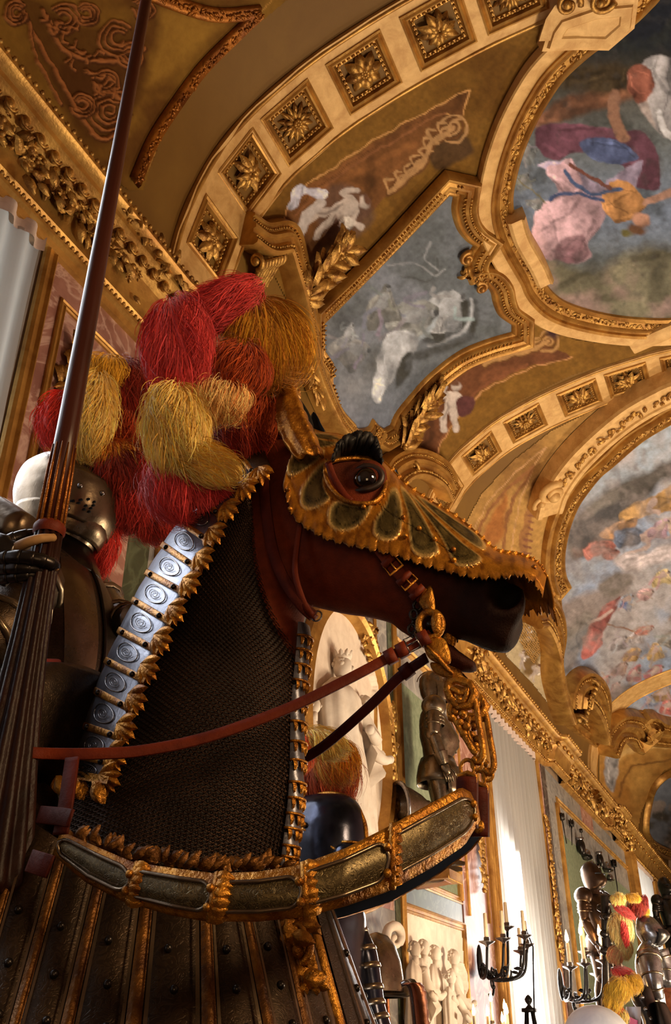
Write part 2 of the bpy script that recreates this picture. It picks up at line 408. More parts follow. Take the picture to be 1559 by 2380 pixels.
# ------------------------------------------------------------------ cornice: one moulded run along the wall, stepping forward over each pier
CP = [(0, 6.78), (.05, 6.78), (.07, 6.86), (.11, 6.88), (.12, 6.93), (.09, 6.97), (.13, 7.02), (.13, 7.06), (.17, 7.30), (.22, 7.44), (.30, 7.50), (.30, 7.53), (.36, 7.58), (.40, 7.60), (.41, 7.66), (.47, 7.68), (.50, 7.72), (.50, 7.80), (.46, 7.84), (.3, 7.86), (-.35, 7.88)]
def crow(px, Y, k=1.): return [V((WX+px+c[0]*k*.9, Y, 6.78+(c[1]-6.78)*.62)) for c in CP]
STEP = []                                                                # (Y, projection) of the plan of the cornice
def pier(a, b):
    STEP.extend([(a-.25, 0), (a-.12, .02), (a-.03, .08), (a, .15), (b, .15), (b+.02, .15), (b+.03, .0)])
STEP.append((YA, 0)); pier(5.05, 6.65); pier(12.3, 13.9); pier(19.6, 21.1); pier(26.8, 28.3); STEP.append((YB, 0))
mb = MB(); mb.grid([crow(p, y) for y, p in STEP])
cornice = struct(mb.build('trim_cornice', M['gold'])); crease(cornice, 35)
def cpoint(Y, j, out=0., dz=0.):
    p = interp([s_[0] for s_ in STEP], [s_[1] for s_ in STEP], Y); c = CP[j]
    return V((WX+p+c[0]*.9+out, Y, 6.78+(c[1]-6.78)*.62+dz))
def near_spacing(y0, y1, d0, grow=.02):
    y = y0
    while y < y1: yield y; y += d0*max(1, y*.12)
rnd = random.Random(3)
mb = MB()                                                                # egg-and-dart row and bead rows
for y in near_spacing(.8, 40, .16):
    c = cpoint(y, 11, .03, -.02); mb.ell(c, (.035, 0, -.02), (0, .04*max(1, y*.1), 0), (.02, 0, .05), 8, 6)
    if y < 16:
        mb.tube([c+V((.02, .055*cos(a), .055*sin(a))) for a in np.linspace(pi, 2*pi, 7)], .010, 5)
for y in near_spacing(.8, 40, .055):
    mb.ball(cpoint(y, 4, .012, 0), .017*max(1, y*.1), 5, 4)
for y in near_spacing(.8, 40, .07):
    mb.ball(cpoint(y, 16, .01, .04), .02*max(1, y*.1), 5, 4)
mb.build('carved_beading', M['gold_leafy'], cornice)
mb = MB()                                                                # garland foliage carved over the frieze (clusters over the window heads)
def bunch(c, sp, n, size, nn=(1, 0, -.5)):
    for _ in range(n):
        p = c+V((rnd.uniform(-.3, .5)*sp[0], rnd.gauss(0, .5)*sp[1], rnd.gauss(0, .45)*sp[2])); d = V((rnd.uniform(-.2, .6), rnd.gauss(0, 1), rnd.gauss(0, 1)))
        q = rnd.random(); s_ = size*rnd.uniform(.6, 1.3)
        if q < .55: mb.leaf(p, d, nn, s_*1.7, s_, .5, seg=3)
        elif q < .8: mb.ball(p, s_*.35, 6, 5)
        else:
            for a in range(5): mb.leaf(p, V((.3, cos(a*1.257), sin(a*1.257))), (1, 0, -.3), s_*.7, s_*.5, .4, seg=2)
for y in np.arange(1.2, 4.4, .16): bunch(cpoint(y, 8, .04, .02), (.12, .16, .14), 17, .075)
for y in np.arange(4.0, 5.0, .13): bunch(cpoint(y, 14, .0, .06), (.10, .12, .10), 11, .07)
for y in np.arange(6.7, 12.2, .22): bunch(cpoint(y, 8, .03, .02), (.06, .18, .07), 5, .085)
for y in np.arange(13.6, 19.5, .24): bunch(cpoint(y, 8, .04, .02), (.12, .22, .15), 10, .11)
for y in np.arange(21.2, 31, .4): bunch(cpoint(y, 8, .04, .02), (.12, .35, .16), 8, .16)
mb.build('carved_foliage', M['gold_leafy'], cornice)
# ------------------------------------------------------------------ transverse arches with coffers
def solve_s(x, y, Y):                                                     # arc length on the vault where the pixel meets the plane Y
    p = atY(x, y, Y); d = [(q[0]-p.x)**2+(q[1]-p.z)**2 for q in PROF]; return PS[int(np.argmin(d))]
rose_bank = {}
def rosette(kind, seed):
    r = random.Random(seed); mb = MB()                                   # local: x = along the arch, y = along the gallery, z = out of the coffer
    if kind == 'daisy':
        for ring, n, L, W, z in ((0, 14, .17, .062, .0), (1, 11, .115, .05, .035)):
            for k in range(n):
                a = 2*pi*k/n+ring*.2; mb.leaf((.03*cos(a), .03*sin(a), .02+z), (cos(a), sin(a), .25), (0, 0, 1), L*1.12, W, .55, seg=5)
    elif kind == 'bloom':
        for ring, n, L, W, z in ((0, 8, .21, .125, .0), (1, 6, .13, .10, .04)):
            for k in range(n):
                a = 2*pi*k/n+ring*.4; mb.leaf((.02*cos(a), .02*sin(a), .02+z), (cos(a), sin(a), .35), (0, 0, 1), L, W, .8, seg=5)
    else:
        for ring, n, L, W, z in ((0, 10, .215, .11, .0), (1, 8, .155, .09, .045), (2, 6, .09, .06, .08)):
            for k in range(n):
                a = 2*pi*k/n+ring*.35+r.uniform(-.1, .1); mb.leaf((.015*cos(a), .015*sin(a), .02+z), (cos(a), sin(a), .3+r.uniform(0, .4)), (0, 0, 1), L*r.uniform(.8, 1.15), W, .9, seg=4)
    for k in range(9):
        a = 2*pi*k/8; q = .032 if k < 8 else 0; mb.ball((q*cos(a), q*sin(a), .085), .022, 6, 5)
    return mb
def coffer(name, label, group, s, Y, w, h, kind, seed, depth=.09, top_off=.05):
    p, n = vault_at(s, Y, top_off); p2, _ = vault_at(s+.05, Y, top_off); t = (p2-p); t = (t-n*t.dot(n)).normalized(); b = n.cross(t)
    Mx = Matrix((t, b, n)).transposed().to_4x4(); Mx.translation = p
    root = thing(name, label, 'ceiling coffer', mat=Mx, group=group)
    a, c = w/2, h/2
    def rect(k, z): return [V((x*(a-k), y*(c-k), z)) for x, y in ((-1, -1), (1, -1), (1, 1), (-1, 1))]
    mb = MB(); mb.grid([rect(-.0, .0), rect(0.03, -depth), rect(a*.98, -depth)], closed=True); mb.build('recess', M['stucco'], root, smooth=False)
    mb = MB(); mb.grid([rect(-.055, -.01), rect(-.055, .028), rect(-.035, .035), rect(-.02, .015), rect(0, .03), rect(.02, .02), rect(.03, -.03), rect(.045, -.045), rect(.045, -.02), rect(.075, -.02), rect(.085, -depth)], closed=True)
    f = mb.build('frame', M['gold'], root, smooth=False)
    mb = MB(); r = random.Random(seed)
    P = rect(.058, -.015)
    for i in range(4):
        A, B = P[i], P[(i+1) % 4]; m = max(3, int((B-A).length/.055))
        for k in range(m):
            q = A.lerp(B, (k+.5)/m); d = (B-A).normalized(); mb.ell(q, d*.024, d.cross(V((0, 0, 1)))*.018, (0, 0, .02), 6, 4)
    mb.build('carved_border', M['gold_leafy'], f)
    key = kind
    if key not in rose_bank: rose_bank[key] = rosette(kind, 5).build('rosette', M['gold_leafy'], root); o = rose_bank[key]
    else: o = rose_bank[key].copy(); COL.objects.link(o); o.parent = root
    o.location = (0, 0, -depth*.9); k = min(w, h)/.52; o.scale = (k, k, k*1.1); o.rotation_euler = (0, 0, seed*.37)
    return root
def arch(name, Y0, Y1, off, coffs, ch, smax=None):
    """band on the vault between Y0 and Y1 with openings where the coffers sit; coffs: (s, length along the arch)"""
    s_end = PS[-1]; cuts = sorted([(s-l/2, s+l/2) for s, l in coffs]); ss = [0.0]
    ss = sorted(set([round(x, 4) for x in list(np.linspace(0, s_end, 90))+[e for c in cuts for e in c]])); ss = [x for x in ss if not any(c[0]+.001 < x < c[1]-.001 for c in cuts)]
    Yc = (Y0+Y1)/2; ys = [Y0, Yc-ch/2, Yc+ch/2, Y1]
    mb = MB(); rows = []
    for s in ss: rows.append([vault_at(s, Y0, -.02)[0]]+[vault_at(s, y, off)[0] for y in ys]+[vault_at(s, Y1, -.02)[0]])
    hole = set(i for i in range(len(ss)-1) if any(abs(ss[i]-c[0]) < .001 for c in cuts))
    mb.grid(rows, skip=lambda i, j: j == 2 and i in hole)
    o = struct(mb.build(name, M['stucco'])); crease(o, 30)
    mb = MB()
    for y, sg in ((Y0, 1), (Y1, -1)):                                    # thin raised fillets along both edges
        pth = [vault_at(s, y+sg*.035, off+.0) for s in np.linspace(.5, s_end-.5, 120)]
        mb.sweep([p[0] for p in pth], [p[1] for p in pth], [(-.03, -.01), (-.03, .012), (-.01, .022), (.012, .012), (.018, -.01)])
    mb.build('edge_moulding', M['gold'], o)
    return o
A1Y, A2Y = (5.36, 6.36), (12.6, 13.6)
c1 = [(485, 560), (560, 398), (676, 270), (838, 157), (1012, 55), (1190, -35), (1390, -105)]
S1 = [(solve_s(x, y, 5.86)) for x, y in c1]
c2 = [(1052, 1145), (1120, 1060), (1222, 985), (1340, 918), (1452, 880), (1590, 850)]
S2 = [(solve_s(x, y, 13.1)) for x, y in c2]
print('coffer s', [round(x, 2) for x in S1], [round(x, 2) for x in S2])
arch('trim_near_arch', A1Y[0], A1Y[1], .05, [(s, .60) for s in S1], .60)
arch('trim_second_arch', A2Y[0], A2Y[1], .05, [(s, .60) for s in S2], .60)
arch('trim_third_arch', 27.2, 28.4, .05, [], .6)
ordw = ['lowest', 'second', 'third', 'fourth', 'fifth', 'sixth', 'seventh']
kinds1 = ['bloom', 'leafy', 'daisy', 'bloom', 'leafy', 'daisy', 'leafy']; desc = {'bloom': 'broad-petalled rosette', 'leafy': 'leafy acanthus rosette', 'daisy': 'many-petalled daisy rosette'}
for i, s in enumerate(S1): coffer('ceiling_coffer', 'gilded coffer with %s, %s up from cornice on near arch' % (desc[kinds1[i]], ordw[i]), 'coffers of the near arch', s, 5.86, .58, .58, kinds1[i], i+1)
kinds2 = ['leafy', 'leafy', 'daisy', 'bloom', 'leafy', 'daisy']
for i, s in enumerate(S2): coffer('ceiling_coffer', 'gilded coffer with %s, %s up from cornice on second arch' % (desc[kinds2[i]], ordw[i]), 'coffers of the second arch', s, 13.1, .58, .58, kinds2[i], i+21)
# ================================================================== CEILING: FRAMES AND FRESCOES
def joined(segs, n=5, closed=True):
    out = []
    for sgm in segs:
        q = crom(sgm, n) if len(sgm) > 2 else [tuple(p) for p in sgm]
        if out and math.hypot(out[-1][0]-q[0][0], out[-1][1]-q[0][1]) < .5: q = q[1:]
        out += q
    if closed and math.hypot(out[-1][0]-out[0][0], out[-1][1]-out[0][1]) < .5: out.pop()
    return out
def vframe(mb, pix, prof, off=0., closed=True, outward=None, sgn=None):
    H = [vault_hit(x, y, off) for x, y in pix]; H = [h for h in H if h]; P = [h[0] for h in H]; Nn = [h[1] for h in H]
    if sgn is None:
        c = sum(P, V((0, 0, 0)))/len(P) if outward is None else outward
        tot = 0
        for i in range(1, len(P)-1):
            l = Nn[i].cross(P[i+1]-P[i-1]); tot += l.dot(P[i]-c)
        sgn = 1 if tot > 0 else -1
    mb.sweep(P, Nn, [(a*sgn, b) for a, b in prof], closed=closed); return P, Nn, sgn
def carve_along(mb, P, Nn, sgn, lat, out, step, size, seed=1, closed=False, kind='leaf'):
    """small carved leaves and berries set along a moulding"""
    r = random.Random(seed); m = len(P); acc = 0
    for i in range(m-1):
        a, b = P[i], P[i+1]; L = (b-a).length; t = (b-a).normalized() if L > 0 else None
        if t is None: continue
        l = Nn[i].cross(t)*sgn
        while acc < L:
            p = a+t*acc+l*lat+Nn[i]*out
            if kind == 'leaf':
                for k in range(2):
                    mb.leaf(p+l*r.uniform(-.4, .4)*size, t*r.choice((1, 1, -.6))+l*r.uniform(-1, 1), Nn[i], size*r.uniform(.8, 1.4), size*.6, .6, seg=3)
                mb.ball(p+l*r.uniform(-.5, .5)*size+Nn[i]*size*.15, size*.22, 6, 4)
            elif kind == 'bead': mb.ball(p, size*.5, 6, 4)
            else: mb.ell(p, l*size*.55, t*size*.22, Nn[i]*size*.3, 6, 4)
            acc += step
        acc -= L
FR = M['fresco']
def on_vault(off): return lambda x, y: vault_hit(x, y, off)
# albedo of a colour seen in the photograph under the warm uplights
def K(r, g, b, k=1.35):  return (min(.9, lin(r)*k*.95), min(.9, lin(g)*k*1.08), min(.9, lin(b)*k*1.55))
KG = 1.0
# ------------------------------------------------------------------ blue-grey panel between the arches
Gsegs = [[(745, 750), (895, 598), (1040, 447)], [(1040, 447), (1055, 450)], [(1055, 450), (1051, 485), (1062, 525), (1082, 552), (1102, 566)], [(1102, 566), (1087, 590), (1080, 620), (1092, 655)], [(1092, 655), (1120, 652), (1140, 672), (1147, 700), (1160, 728), (1190, 750)], [(1190, 750), (1190, 770)],
         [(1190, 770), (1129, 788), (1062, 817), (995, 869), (950, 918), (918, 958), (903, 990)], [(903, 990), (887, 999)], [(887, 999), (872, 990), (861, 977)], [(861, 977), (850, 995), (826, 1000)], [(826, 1000), (809, 983), (783, 950), (769, 907), (762, 884)], [(762, 884), (765, 845)], [(765, 845), (743, 813)], [(743, 813), (745, 750)]]
Gp = joined(Gsegs)
def paint_G(p):
    p.c[:] = K(97, 104, 104); p.clouds(K(78, 84, 80), 90, 3, .4, .7); p.clouds(K(120, 128, 134), 120, 9, .5, .75); p.blend(np.clip((p.Y-820)/250, 0, .6), K(104, 114, 124))
    g = K(132, 136, 132); d = K(58, 58, 50); l = K(158, 162, 158)
    p.blob(820, 900, 60, 90, 10, K(132, 134, 130), .9, .7); p.blob(790, 960, 70, 60, 0, K(118, 124, 130), .9, .6); p.blob(880, 850, 60, 60, 0, K(82, 82, 70), .8, .8)
    p.line([(1100, 700), (1108, 740), (1080, 790), (1010, 815), (930, 838)], 16, d, 8); p.line([(1095, 695), (1098, 735), (1068, 778), (1000, 803)], 7, l, 4)
    p.poly([(1010, 730), (1050, 690), (1090, 700), (1080, 760), (1020, 800), (980, 790)], d, 8)
    p.fig(1030, 715, 62, 60, l, g, 4, K(140, 142, 136)); p.fig(960, 735, 60, 80, g, K(120, 122, 112), 8)
    p.poly([(900, 780), (950, 765), (975, 800), (940, 850), (900, 900), (880, 935), (862, 920), (872, 860), (880, 820)], l, 4, (1, .4, -.9), fold=22); p.poly([(930, 830), (960, 820), (955, 860), (930, 900), (918, 890)], d, 6)
    p.fig(885, 705, 48, 30, g, K(104, 104, 94), 5); p.fig(822, 812, 44, 100, g, K(112, 112, 104), 11); p.blob(800, 750, 34, 34, 0, d, .8, .7); p.fig(805, 775, 24, 40, l, g, 2)
    p.line([(900, 620), (960, 610), (1010, 640), (1030, 625)], 4, l, 4, k=.5); p.line([(930, 640), (1000, 650), (1020, 600)], 5, d, 4, k=.5); p.line([(1000, 560), (990, 600), (1015, 630)], 4, l, 4, k=.5)
    p.clouds(K(88, 94, 96), 30, 21, .45, .7, k=.4)
gt = thing('ceiling_painting', 'blue-grey monochrome ceiling painting of drifting figures in a scalloped gold frame', 'ceiling painting', vault_hit(950, 750)[0])
painted(Gp, 3.2, on_vault(.03), K(100, 106, 106), paint_G, 'painted_panel', FR, gt)
mb = MB()
FP = [(-.03, .02), (-.01, .07), (.02, .09), (.05, .075), (.06, .11), (.09, .14), (.12, .12), (.13, .15), (.17, .17), (.21, .15), (.24, .19), (.27, .2), (.30, .16), (.31, .04)]
P, Nn, sg = vframe(mb, Gp, FP); fr = crease(mb.build('gilded_frame', M['gold'], gt), 35)
mb = MB(); carve_along(mb, P+P[:1], Nn+Nn[:1], sg, .105, .15, .062, .055, 2, kind='dart'); carve_along(mb, P+P[:1], Nn+Nn[:1], sg, .19, .17, .05, .04, 2, kind='bead'); mb.build('carved_egg_moulding', M['gold_leafy'], fr)
mb = MB()
for (x, y, r, f, st) in ((1086, 600, .10, 1, 2.2), (1118, 668, .10, -1, 3.6)):
    h, n = vault_hit(x, y, .1); u = V((0, 1, 0)); mb.spiral(h, u, n.cross(u), n, r, 1.5, .04, 7, st, f)
h, n = vault_hit(1092, 632, .08)
for k in range(14): mb.leaf(h+V((rnd.uniform(-.08, .08), rnd.uniform(-.1, .1), rnd.uniform(-.08, .08))), (rnd.uniform(-1, 1), rnd.uniform(-1, .2), rnd.uniform(-1, 1)), n, .14, .08, .6)
mb.build('scroll', M['gold'], fr)
# laurel leaves lying on the frame of the grey panel
def laurel(name, label, path, cnt, size, seed, off=.2, spread=.8):
    r = random.Random(seed); P, Nn = vpath(path, off, 6); t_ = thing(name, label, 'carved branch', P[0]); mb = MB(); mb.tube(P, .018, 6); mb.build('stem', M['gold_dark'], t_)
    mb = MB()
    for k in range(cnt):
        i = min(len(P)-2, int(k/cnt*(len(P)-1))); t = (P[i+1]-P[i]).normalized(); l = Nn[i].cross(t)
        mb.leaf(P[i]+Nn[i]*r.uniform(-.02, .06), t*r.uniform(.3, 1)+l*r.choice((-1, 1))*r.uniform(.3, spread)+Nn[i]*r.uniform(0, .5), Nn[i], size*r.uniform(.7, 1.2), size*.42, .4, seg=6)
        if k % 3 == 0: mb.ball(P[i]+l*r.uniform(-.08, .08)+Nn[i]*.06, size*.14, 6, 5)
    mb.build('leaves', M['gold_leafy'], t_); return t_
laurel('ceiling_laurel', 'gilded laurel branch lying over the upper left corner of the grey panel frame', [(706, 700), (722, 660), (750, 625), (775, 600), (805, 575)], 60, .34, 1, .2)
laurel('ceiling_laurel', 'gilded laurel foliage running down the side of the grey panel frame above horse ear', [(712, 690), (712, 740), (716, 790), (712, 840), (722, 890), (745, 930)], 60, .2, 2, .16)
laurel('ceiling_laurel', 'gilded laurel spray along the lower curve of the grey panel frame beside the cherub', [(935, 1040), (948, 1010), (965, 975), (985, 945), (1010, 918)], 50, .36, 3, .2)
# ------------------------------------------------------------------ round painting at the top of the vault
P1segs = [[(1560, -40), (1520, 0), (1470, 48), (1405, 92), (1355, 130), (1310, 172), (1280, 212), (1240, 280), (1210, 350), (1192, 415), (1186, 460), (1192, 505), (1210, 552), (1247, 620), (1262, 655), (1295, 690), (1344, 712), (1420, 730), (1500, 738), (1580, 736), (1680, 715), (1790, 660), (1880, 560), (1930, 420), (1930, 260), (1860, 100), (1760, 0), (1660, -50)]]
P1 = crom(P1segs[0], 5, True)
def paint_P1(p):
    sky = K(98, 118, 138); p.c[:] = K(92, 98, 92); p.blend(np.clip((p.Y-330)/200, 0, 1)*np.clip(1-(p.Y-480)/140, 0, 1), sky)
    p.blend(np.clip((330-p.Y)/160, 0, 1), K(70, 58, 36)); p.blend(np.clip((170-p.Y)/60, 0, 1), K(20, 26, 34)); p.clouds(K(40, 44, 36), 60, 4, .5, .7, k=.6)
    p.poly([(1180, 300), (1240, 270), (1340, 215), (1470, 200), (1490, 215), (1330, 275), (1220, 305)], K(122, 70, 34), 14, k=.9, fold=60); p.poly([(1300, 180), (1400, 150), (1480, 170), (1440, 215), (1340, 210)], K(66, 50, 24), 18, fold=30)
    p.poly([(1220, 560), (1300, 610), (1400, 620), (1500, 570), (1580, 600), (1600, 800), (1200, 760)], K(112, 104, 72), 30, fold=90); p.clouds(K(150, 116, 100), 90, 8, .5, .68, k=np.clip((p.Y-600)/60, 0, .8))
    pk, pd = K(176, 132, 134), K(120, 70, 78); mg = K(90, 44, 58)
    p.poly([(1245, 300), (1330, 285), (1420, 300), (1500, 310), (1535, 380), (1530, 440), (1470, 430), (1440, 380), (1370, 350), (1290, 370), (1255, 350)], mg, 4, (.6, .6, -.7), fold=45)
    p.poly([(1250, 385), (1310, 370), (1350, 400), (1400, 430), (1440, 400), (1490, 370), (1470, 450), (1400, 470), (1330, 450), (1270, 400)], K(150, 130, 150), 4, (.3, 1, -.8), fold=30)
    p.poly([(1345, 330), (1420, 320), (1480, 360), (1440, 380), (1380, 370)], K(58, 76, 112), 4, fold=25)
    p.poly([(1245, 490), (1300, 450), (1360, 440), (1410, 470), (1400, 520), (1370, 560), (1372, 600), (1330, 612), (1270, 600), (1238, 570)], pk, 4, (.7, .9, -.8), fold=40); p.poly([(1300, 560), (1350, 545), (1372, 590), (1340, 610), (1290, 606)], pd, 5, k=.7, fold=30)
    p.poly([(1270, 395), (1330, 370), (1350, 440), (1320, 460), (1290, 430)], pk, 4, (.5, .5, -.7), fold=30)
    p.poly([(1395, 470), (1430, 420), (1480, 440), (1500, 480), (1470, 510), (1430, 515)], K(172, 110, 34), 3, (.6, .9, -.9), fold=20); p.line([(1500, 470), (1540, 455), (1580, 440)], 17, K(170, 116, 84), 4); p.blob(1492, 512, 24, 18, 20, K(166, 110, 76), .3, sh=.6); p.blob(1480, 532, 28, 15, 10, K(96, 58, 28), .5); p.blob(1455, 540, 18, 10, 0, K(92, 84, 30), .5)
    p.line([(1310, 395), (1340, 430), (1380, 450), (1440, 440)], 9, K(44, 74, 110), 3); p.line([(1280, 460), (1330, 450), (1400, 465)], 8, K(40, 66, 104), 3); p.line([(1325, 380), (1420, 440)], 8, K(110, 56, 40), 2)
    p.line([(1430, 220), (1425, 270), (1450, 320)], 26, K(140, 92, 60), 5); p.line([(1470, 180), (1500, 250), (1540, 300)], 24, K(160, 140, 124), 5); p.poly([(1490, 150), (1540, 130), (1600, 160), (1590, 300), (1540, 320), (1510, 260)], K(140, 134, 126), 5, (1, .4, -.9), fold=30); p.poly([(1460, 160), (1500, 150), (1520, 200), (1490, 240), (1465, 220)], K(130, 64, 40), 5, fold=20); p.line([(1530, 260), (1540, 300), (1575, 330)], 14, K(190, 186, 176), 4)
    for i, (x, y, s) in enumerate(((1225, 350, 24), (1215, 420, 22), (1250, 470, 18))): p.fig(x, y, s, 40*i, K(130, 128, 118), K(112, 116, 110), i)
    p.line([(1195, 410), (1270, 470)], 3, K(120, 110, 70), 2); p.fig(1640, 430, 60, 200, K(170, 120, 84), K(150, 60, 50), 9); p.fig(1700, 250, 60, 160, K(170, 130, 100), K(60, 80, 120), 4)
    p.clouds(K(60, 56, 50), 22, 5, .55, .75, k=.35)
t1 = thing('ceiling_painting', 'round ceiling painting with figure in pink and plum robes under dark trees', 'ceiling painting', vault_hit(1450, 400)[0])
painted(P1, 3.2, on_vault(.03), (0, 0, 0), paint_P1, 'painted_panel', FR, t1)
mb = MB()
FP1 = [(-.03, .02), (-.02, .07), (.02, .1), (.05, .08), (.06, .06), (.17, .09), (.19, .13), (.22, .15), (.25, .12), (.26, .16), (.30, .18), (.31, .1)]
P, Nn, sg = vframe(mb, P1, FP1); f1 = crease(mb.build('gilded_frame', M['gold'], t1), 35)
mb = MB(); vframe(mb, P1, [(.28, .03), (.285, .14), (.30, .15), (.47, .17), (.49, .15), (.50, .02)]); crease(mb.build('outer_band', M['stucco'], t1), 35)
mb = MB(); carve_along(mb, P+P[:1], Nn+Nn[:1], sg, .115, .075, .07, .085, 4); mb.build('carved_foliage', M['gold_leafy'], f1)
mb = MB()                                                                 # squared block with scrolls where the frame meets the arch
bl = [(1252, 96), (1268, 45), (1290, 12), (1380, -20), (1480, -30), (1470, 40), (1410, 92), (1340, 92)]
vframe(mb, joined([[a, b] for a, b in zip(bl, bl[1:]+bl[:1])]), [(-.2, .2), (-.16, .24), (-.06, .25), (-.04, .2), (.0, .2), (.02, .0)]); H = [vault_hit(x, y, .22) for x, y in bl]; mb.add([h[0] for h in H], [tuple(range(len(H)))]); ob = crease(mb.build('corner_block', M['stucco'], t1), 30)
for x, y, f in ((1320, 10, 1), (1400, 0, -1)):
    mb = MB(); h, n = vault_hit(x, y, .27); mb.spiral(h, V((0, 1, 0)), n.cross(V((0, 1, 0))), n, .14, 1.4, .035, 6, 1, f); mb.build('scroll', M['gold_leafy'], ob)
mb = MB()                                                                 # bar of the outer frame running back towards the second arch, and the inner raised segment
P, Nn = vpath([(1465, 800), (1520, 776), (1600, 742)], .05, 5); mb.sweep(P, Nn, [(-.16, 0), (-.15, .1), (-.08, .14), (.08, .14), (.15, .1), (.16, 0)]); crease(mb.build('outer_band', M['stucco'], t1), 35); mb = MB()
P, Nn = vpath([(1190, 490), (1206, 540), (1240, 600), (1258, 640)], .03, 5); mb.sweep(P, Nn, [(-.13, 0), (-.12, .2), (-.08, .23), (.06, .23), (.09, .26), (.13, .2), (.14, 0)])
crease(mb.build('outer_band', M['stucco'], t1), 35)
# ------------------------------------------------------------------ long central painting over the far half
P2segs = [[(1640, 930), (1559, 974), (1488, 1017), (1420, 1075), (1390, 1100), (1360, 1137), (1339, 1168), (1323, 1205), (1313, 1239), (1306, 1278), (1305, 1310), (1309, 1336), (1320, 1360)], [(1320, 1360), (1296, 1388)], [(1296, 1388), (1298, 1425), (1296, 1467), (1292, 1520), (1290, 1580), (1296, 1620)], [(1296, 1620), (1385, 1690)], [(1385, 1690), (1400, 1676), (1425, 1658), (1465, 1660)], [(1465, 1660), (1486, 1650), (1517, 1664), (1600, 1668), (1700, 1640)], [(1700, 1640), (1740, 1500), (1760, 1300), (1740, 1100), (1700, 980), (1640, 930)]]
P2 = joined(P2segs)
def paint_P2(p):
    p.c[:] = K(138, 142, 142); p.blend(np.clip((1180-p.Y)/140, 0, 1), K(150, 166, 170)); p.clouds(K(168, 156, 146), 130, 2, .42, .65); p.clouds(K(120, 140, 160), 110, 7, .5, .7)
    dk = K(92, 84, 72)
    p.poly([(1315, 1270), (1330, 1210), (1380, 1160), (1440, 1120), (1500, 1095), (1559, 1070), (1640, 1060), (1620, 1110), (1540, 1120), (1490, 1170), (1420, 1200), (1400, 1240), (1360, 1270), (1330, 1300)], dk, 18, (.6, .8, -.6), fold=60)
    p.poly([(1330, 1270), (1380, 1225), (1450, 1200), (1420, 1260), (1370, 1290), (1340, 1300)], K(104, 76, 62), 10, fold=30)
    p.poly([(1320, 1240), (1400, 1180), (1470, 1160), (1480, 1190), (1410, 1235), (1350, 1275)], K(74, 70, 66), 12)
    for P_, c in (([(1440, 1190), (1500, 1160), (1559, 1130), (1620, 1120), (1610, 1170), (1520, 1195), (1450, 1215)], K(190, 136, 56)), ([(1390, 1240), (1430, 1215), (1480, 1200), (1470, 1230), (1420, 1250)], K(176, 120, 60)), ([(1355, 1275), (1400, 1255), (1430, 1265), (1390, 1290), (1365, 1305)], K(164, 84, 66)), ([(1425, 1240), (1460, 1225), (1500, 1240), (1480, 1265), (1435, 1270)], K(80, 92, 108)), ([(1395, 1285), (1420, 1270), (1440, 1280), (1415, 1300)], K(150, 80, 64))): p.poly(P_, c, 4, (.5, .8, -.6), fold=22)
    sk = K(178, 144, 124); p.line([(1500, 1250), (1560, 1215), (1620, 1190)], 24, sk, 5); p.line([(1490, 1245), (1510, 1265), (1470, 1285), (1445, 1295)], 10, sk, 3); p.fig(1535, 1225, 26, 60, sk, K(150, 110, 120), 3); p.fig(1590, 1230, 30, 90, sk, K(170, 140, 110), 6); p.line([(1520, 1160), (1510, 1185), (1530, 1190)], 13, sk, 3)
    p.poly([(1295, 1420), (1340, 1390), (1400, 1370), (1440, 1345), (1470, 1340), (1450, 1390), (1400, 1430), (1350, 1460), (1310, 1500), (1296, 1490)], K(136, 118, 104), 16, (.5, .9, -.5), fold=50); p.poly([(1390, 1360), (1440, 1330), (1470, 1335), (1450, 1370), (1410, 1390)], K(108, 96, 80), 10)
    p.poly([(1430, 1290), (1500, 1285), (1559, 1265), (1600, 1280), (1540, 1310), (1470, 1325), (1430, 1315)], K(178, 160, 150), 12, fold=30)
    red = K(176, 78, 66); p.poly([(1440, 1390), (1425, 1430), (1400, 1470), (1395, 1500), (1370, 1530), (1352, 1530), (1350, 1500), (1365, 1465), (1385, 1440), (1400, 1410), (1425, 1395)], red, 3, (.8, .3, -.7), fold=24); p.fig(1455, 1395, 20, 60, sk, K(130, 140, 150), 5, K(70, 90, 130)); p.fig(1500, 1380, 20, 70, sk, K(180, 130, 120), 8)
    p.line([(1370, 1450), (1420, 1420)], 8, sk, 3); p.line([(1410, 1453), (1480, 1465)], 4, K(150, 90, 50), 2)
    for i, (x, y, s, r, a, b) in enumerate(((1440, 1490, 22, 60, K(176, 164, 156), K(140, 126, 118)), (1480, 1475, 20, 50, sk, K(190, 176, 168)), (1500, 1460, 18, 80, sk, K(160, 90, 70)), (1470, 1520, 20, 70, K(150, 116, 90), K(180, 130, 50)), (1520, 1510, 24, 40, sk, K(184, 140, 60)), (1440, 1550, 20, 60, sk, K(150, 100, 80)), (1400, 1580, 20, 70, sk, red), (1430, 1600, 18, 40, sk, K(170, 110, 100)), (1475, 1565, 22, 50, sk, K(160, 70, 70), ), (1520, 1560, 26, 60, sk, K(150, 60, 70)), (1465, 1600, 16, 70, sk, K(84, 100, 130)), (1540, 1610, 24, 50, sk, K(180, 130, 60)), (1510, 1630, 16, 30, sk, K(120, 130, 150)), (1550, 1640, 20, 60, sk, red), (1590, 1560, 28, 60, sk, K(120, 90, 110)), (1600, 1430, 28, 60, sk, K(160, 140, 60)), (1380, 1585, 14, 20, sk, red), (1540, 1340, 22, 50, sk, K(190, 160, 90)), (1560, 1480, 26, 80, K(150, 140, 130), K(110, 100, 84)))): p.fig(x, y, s, r, a, b, i)
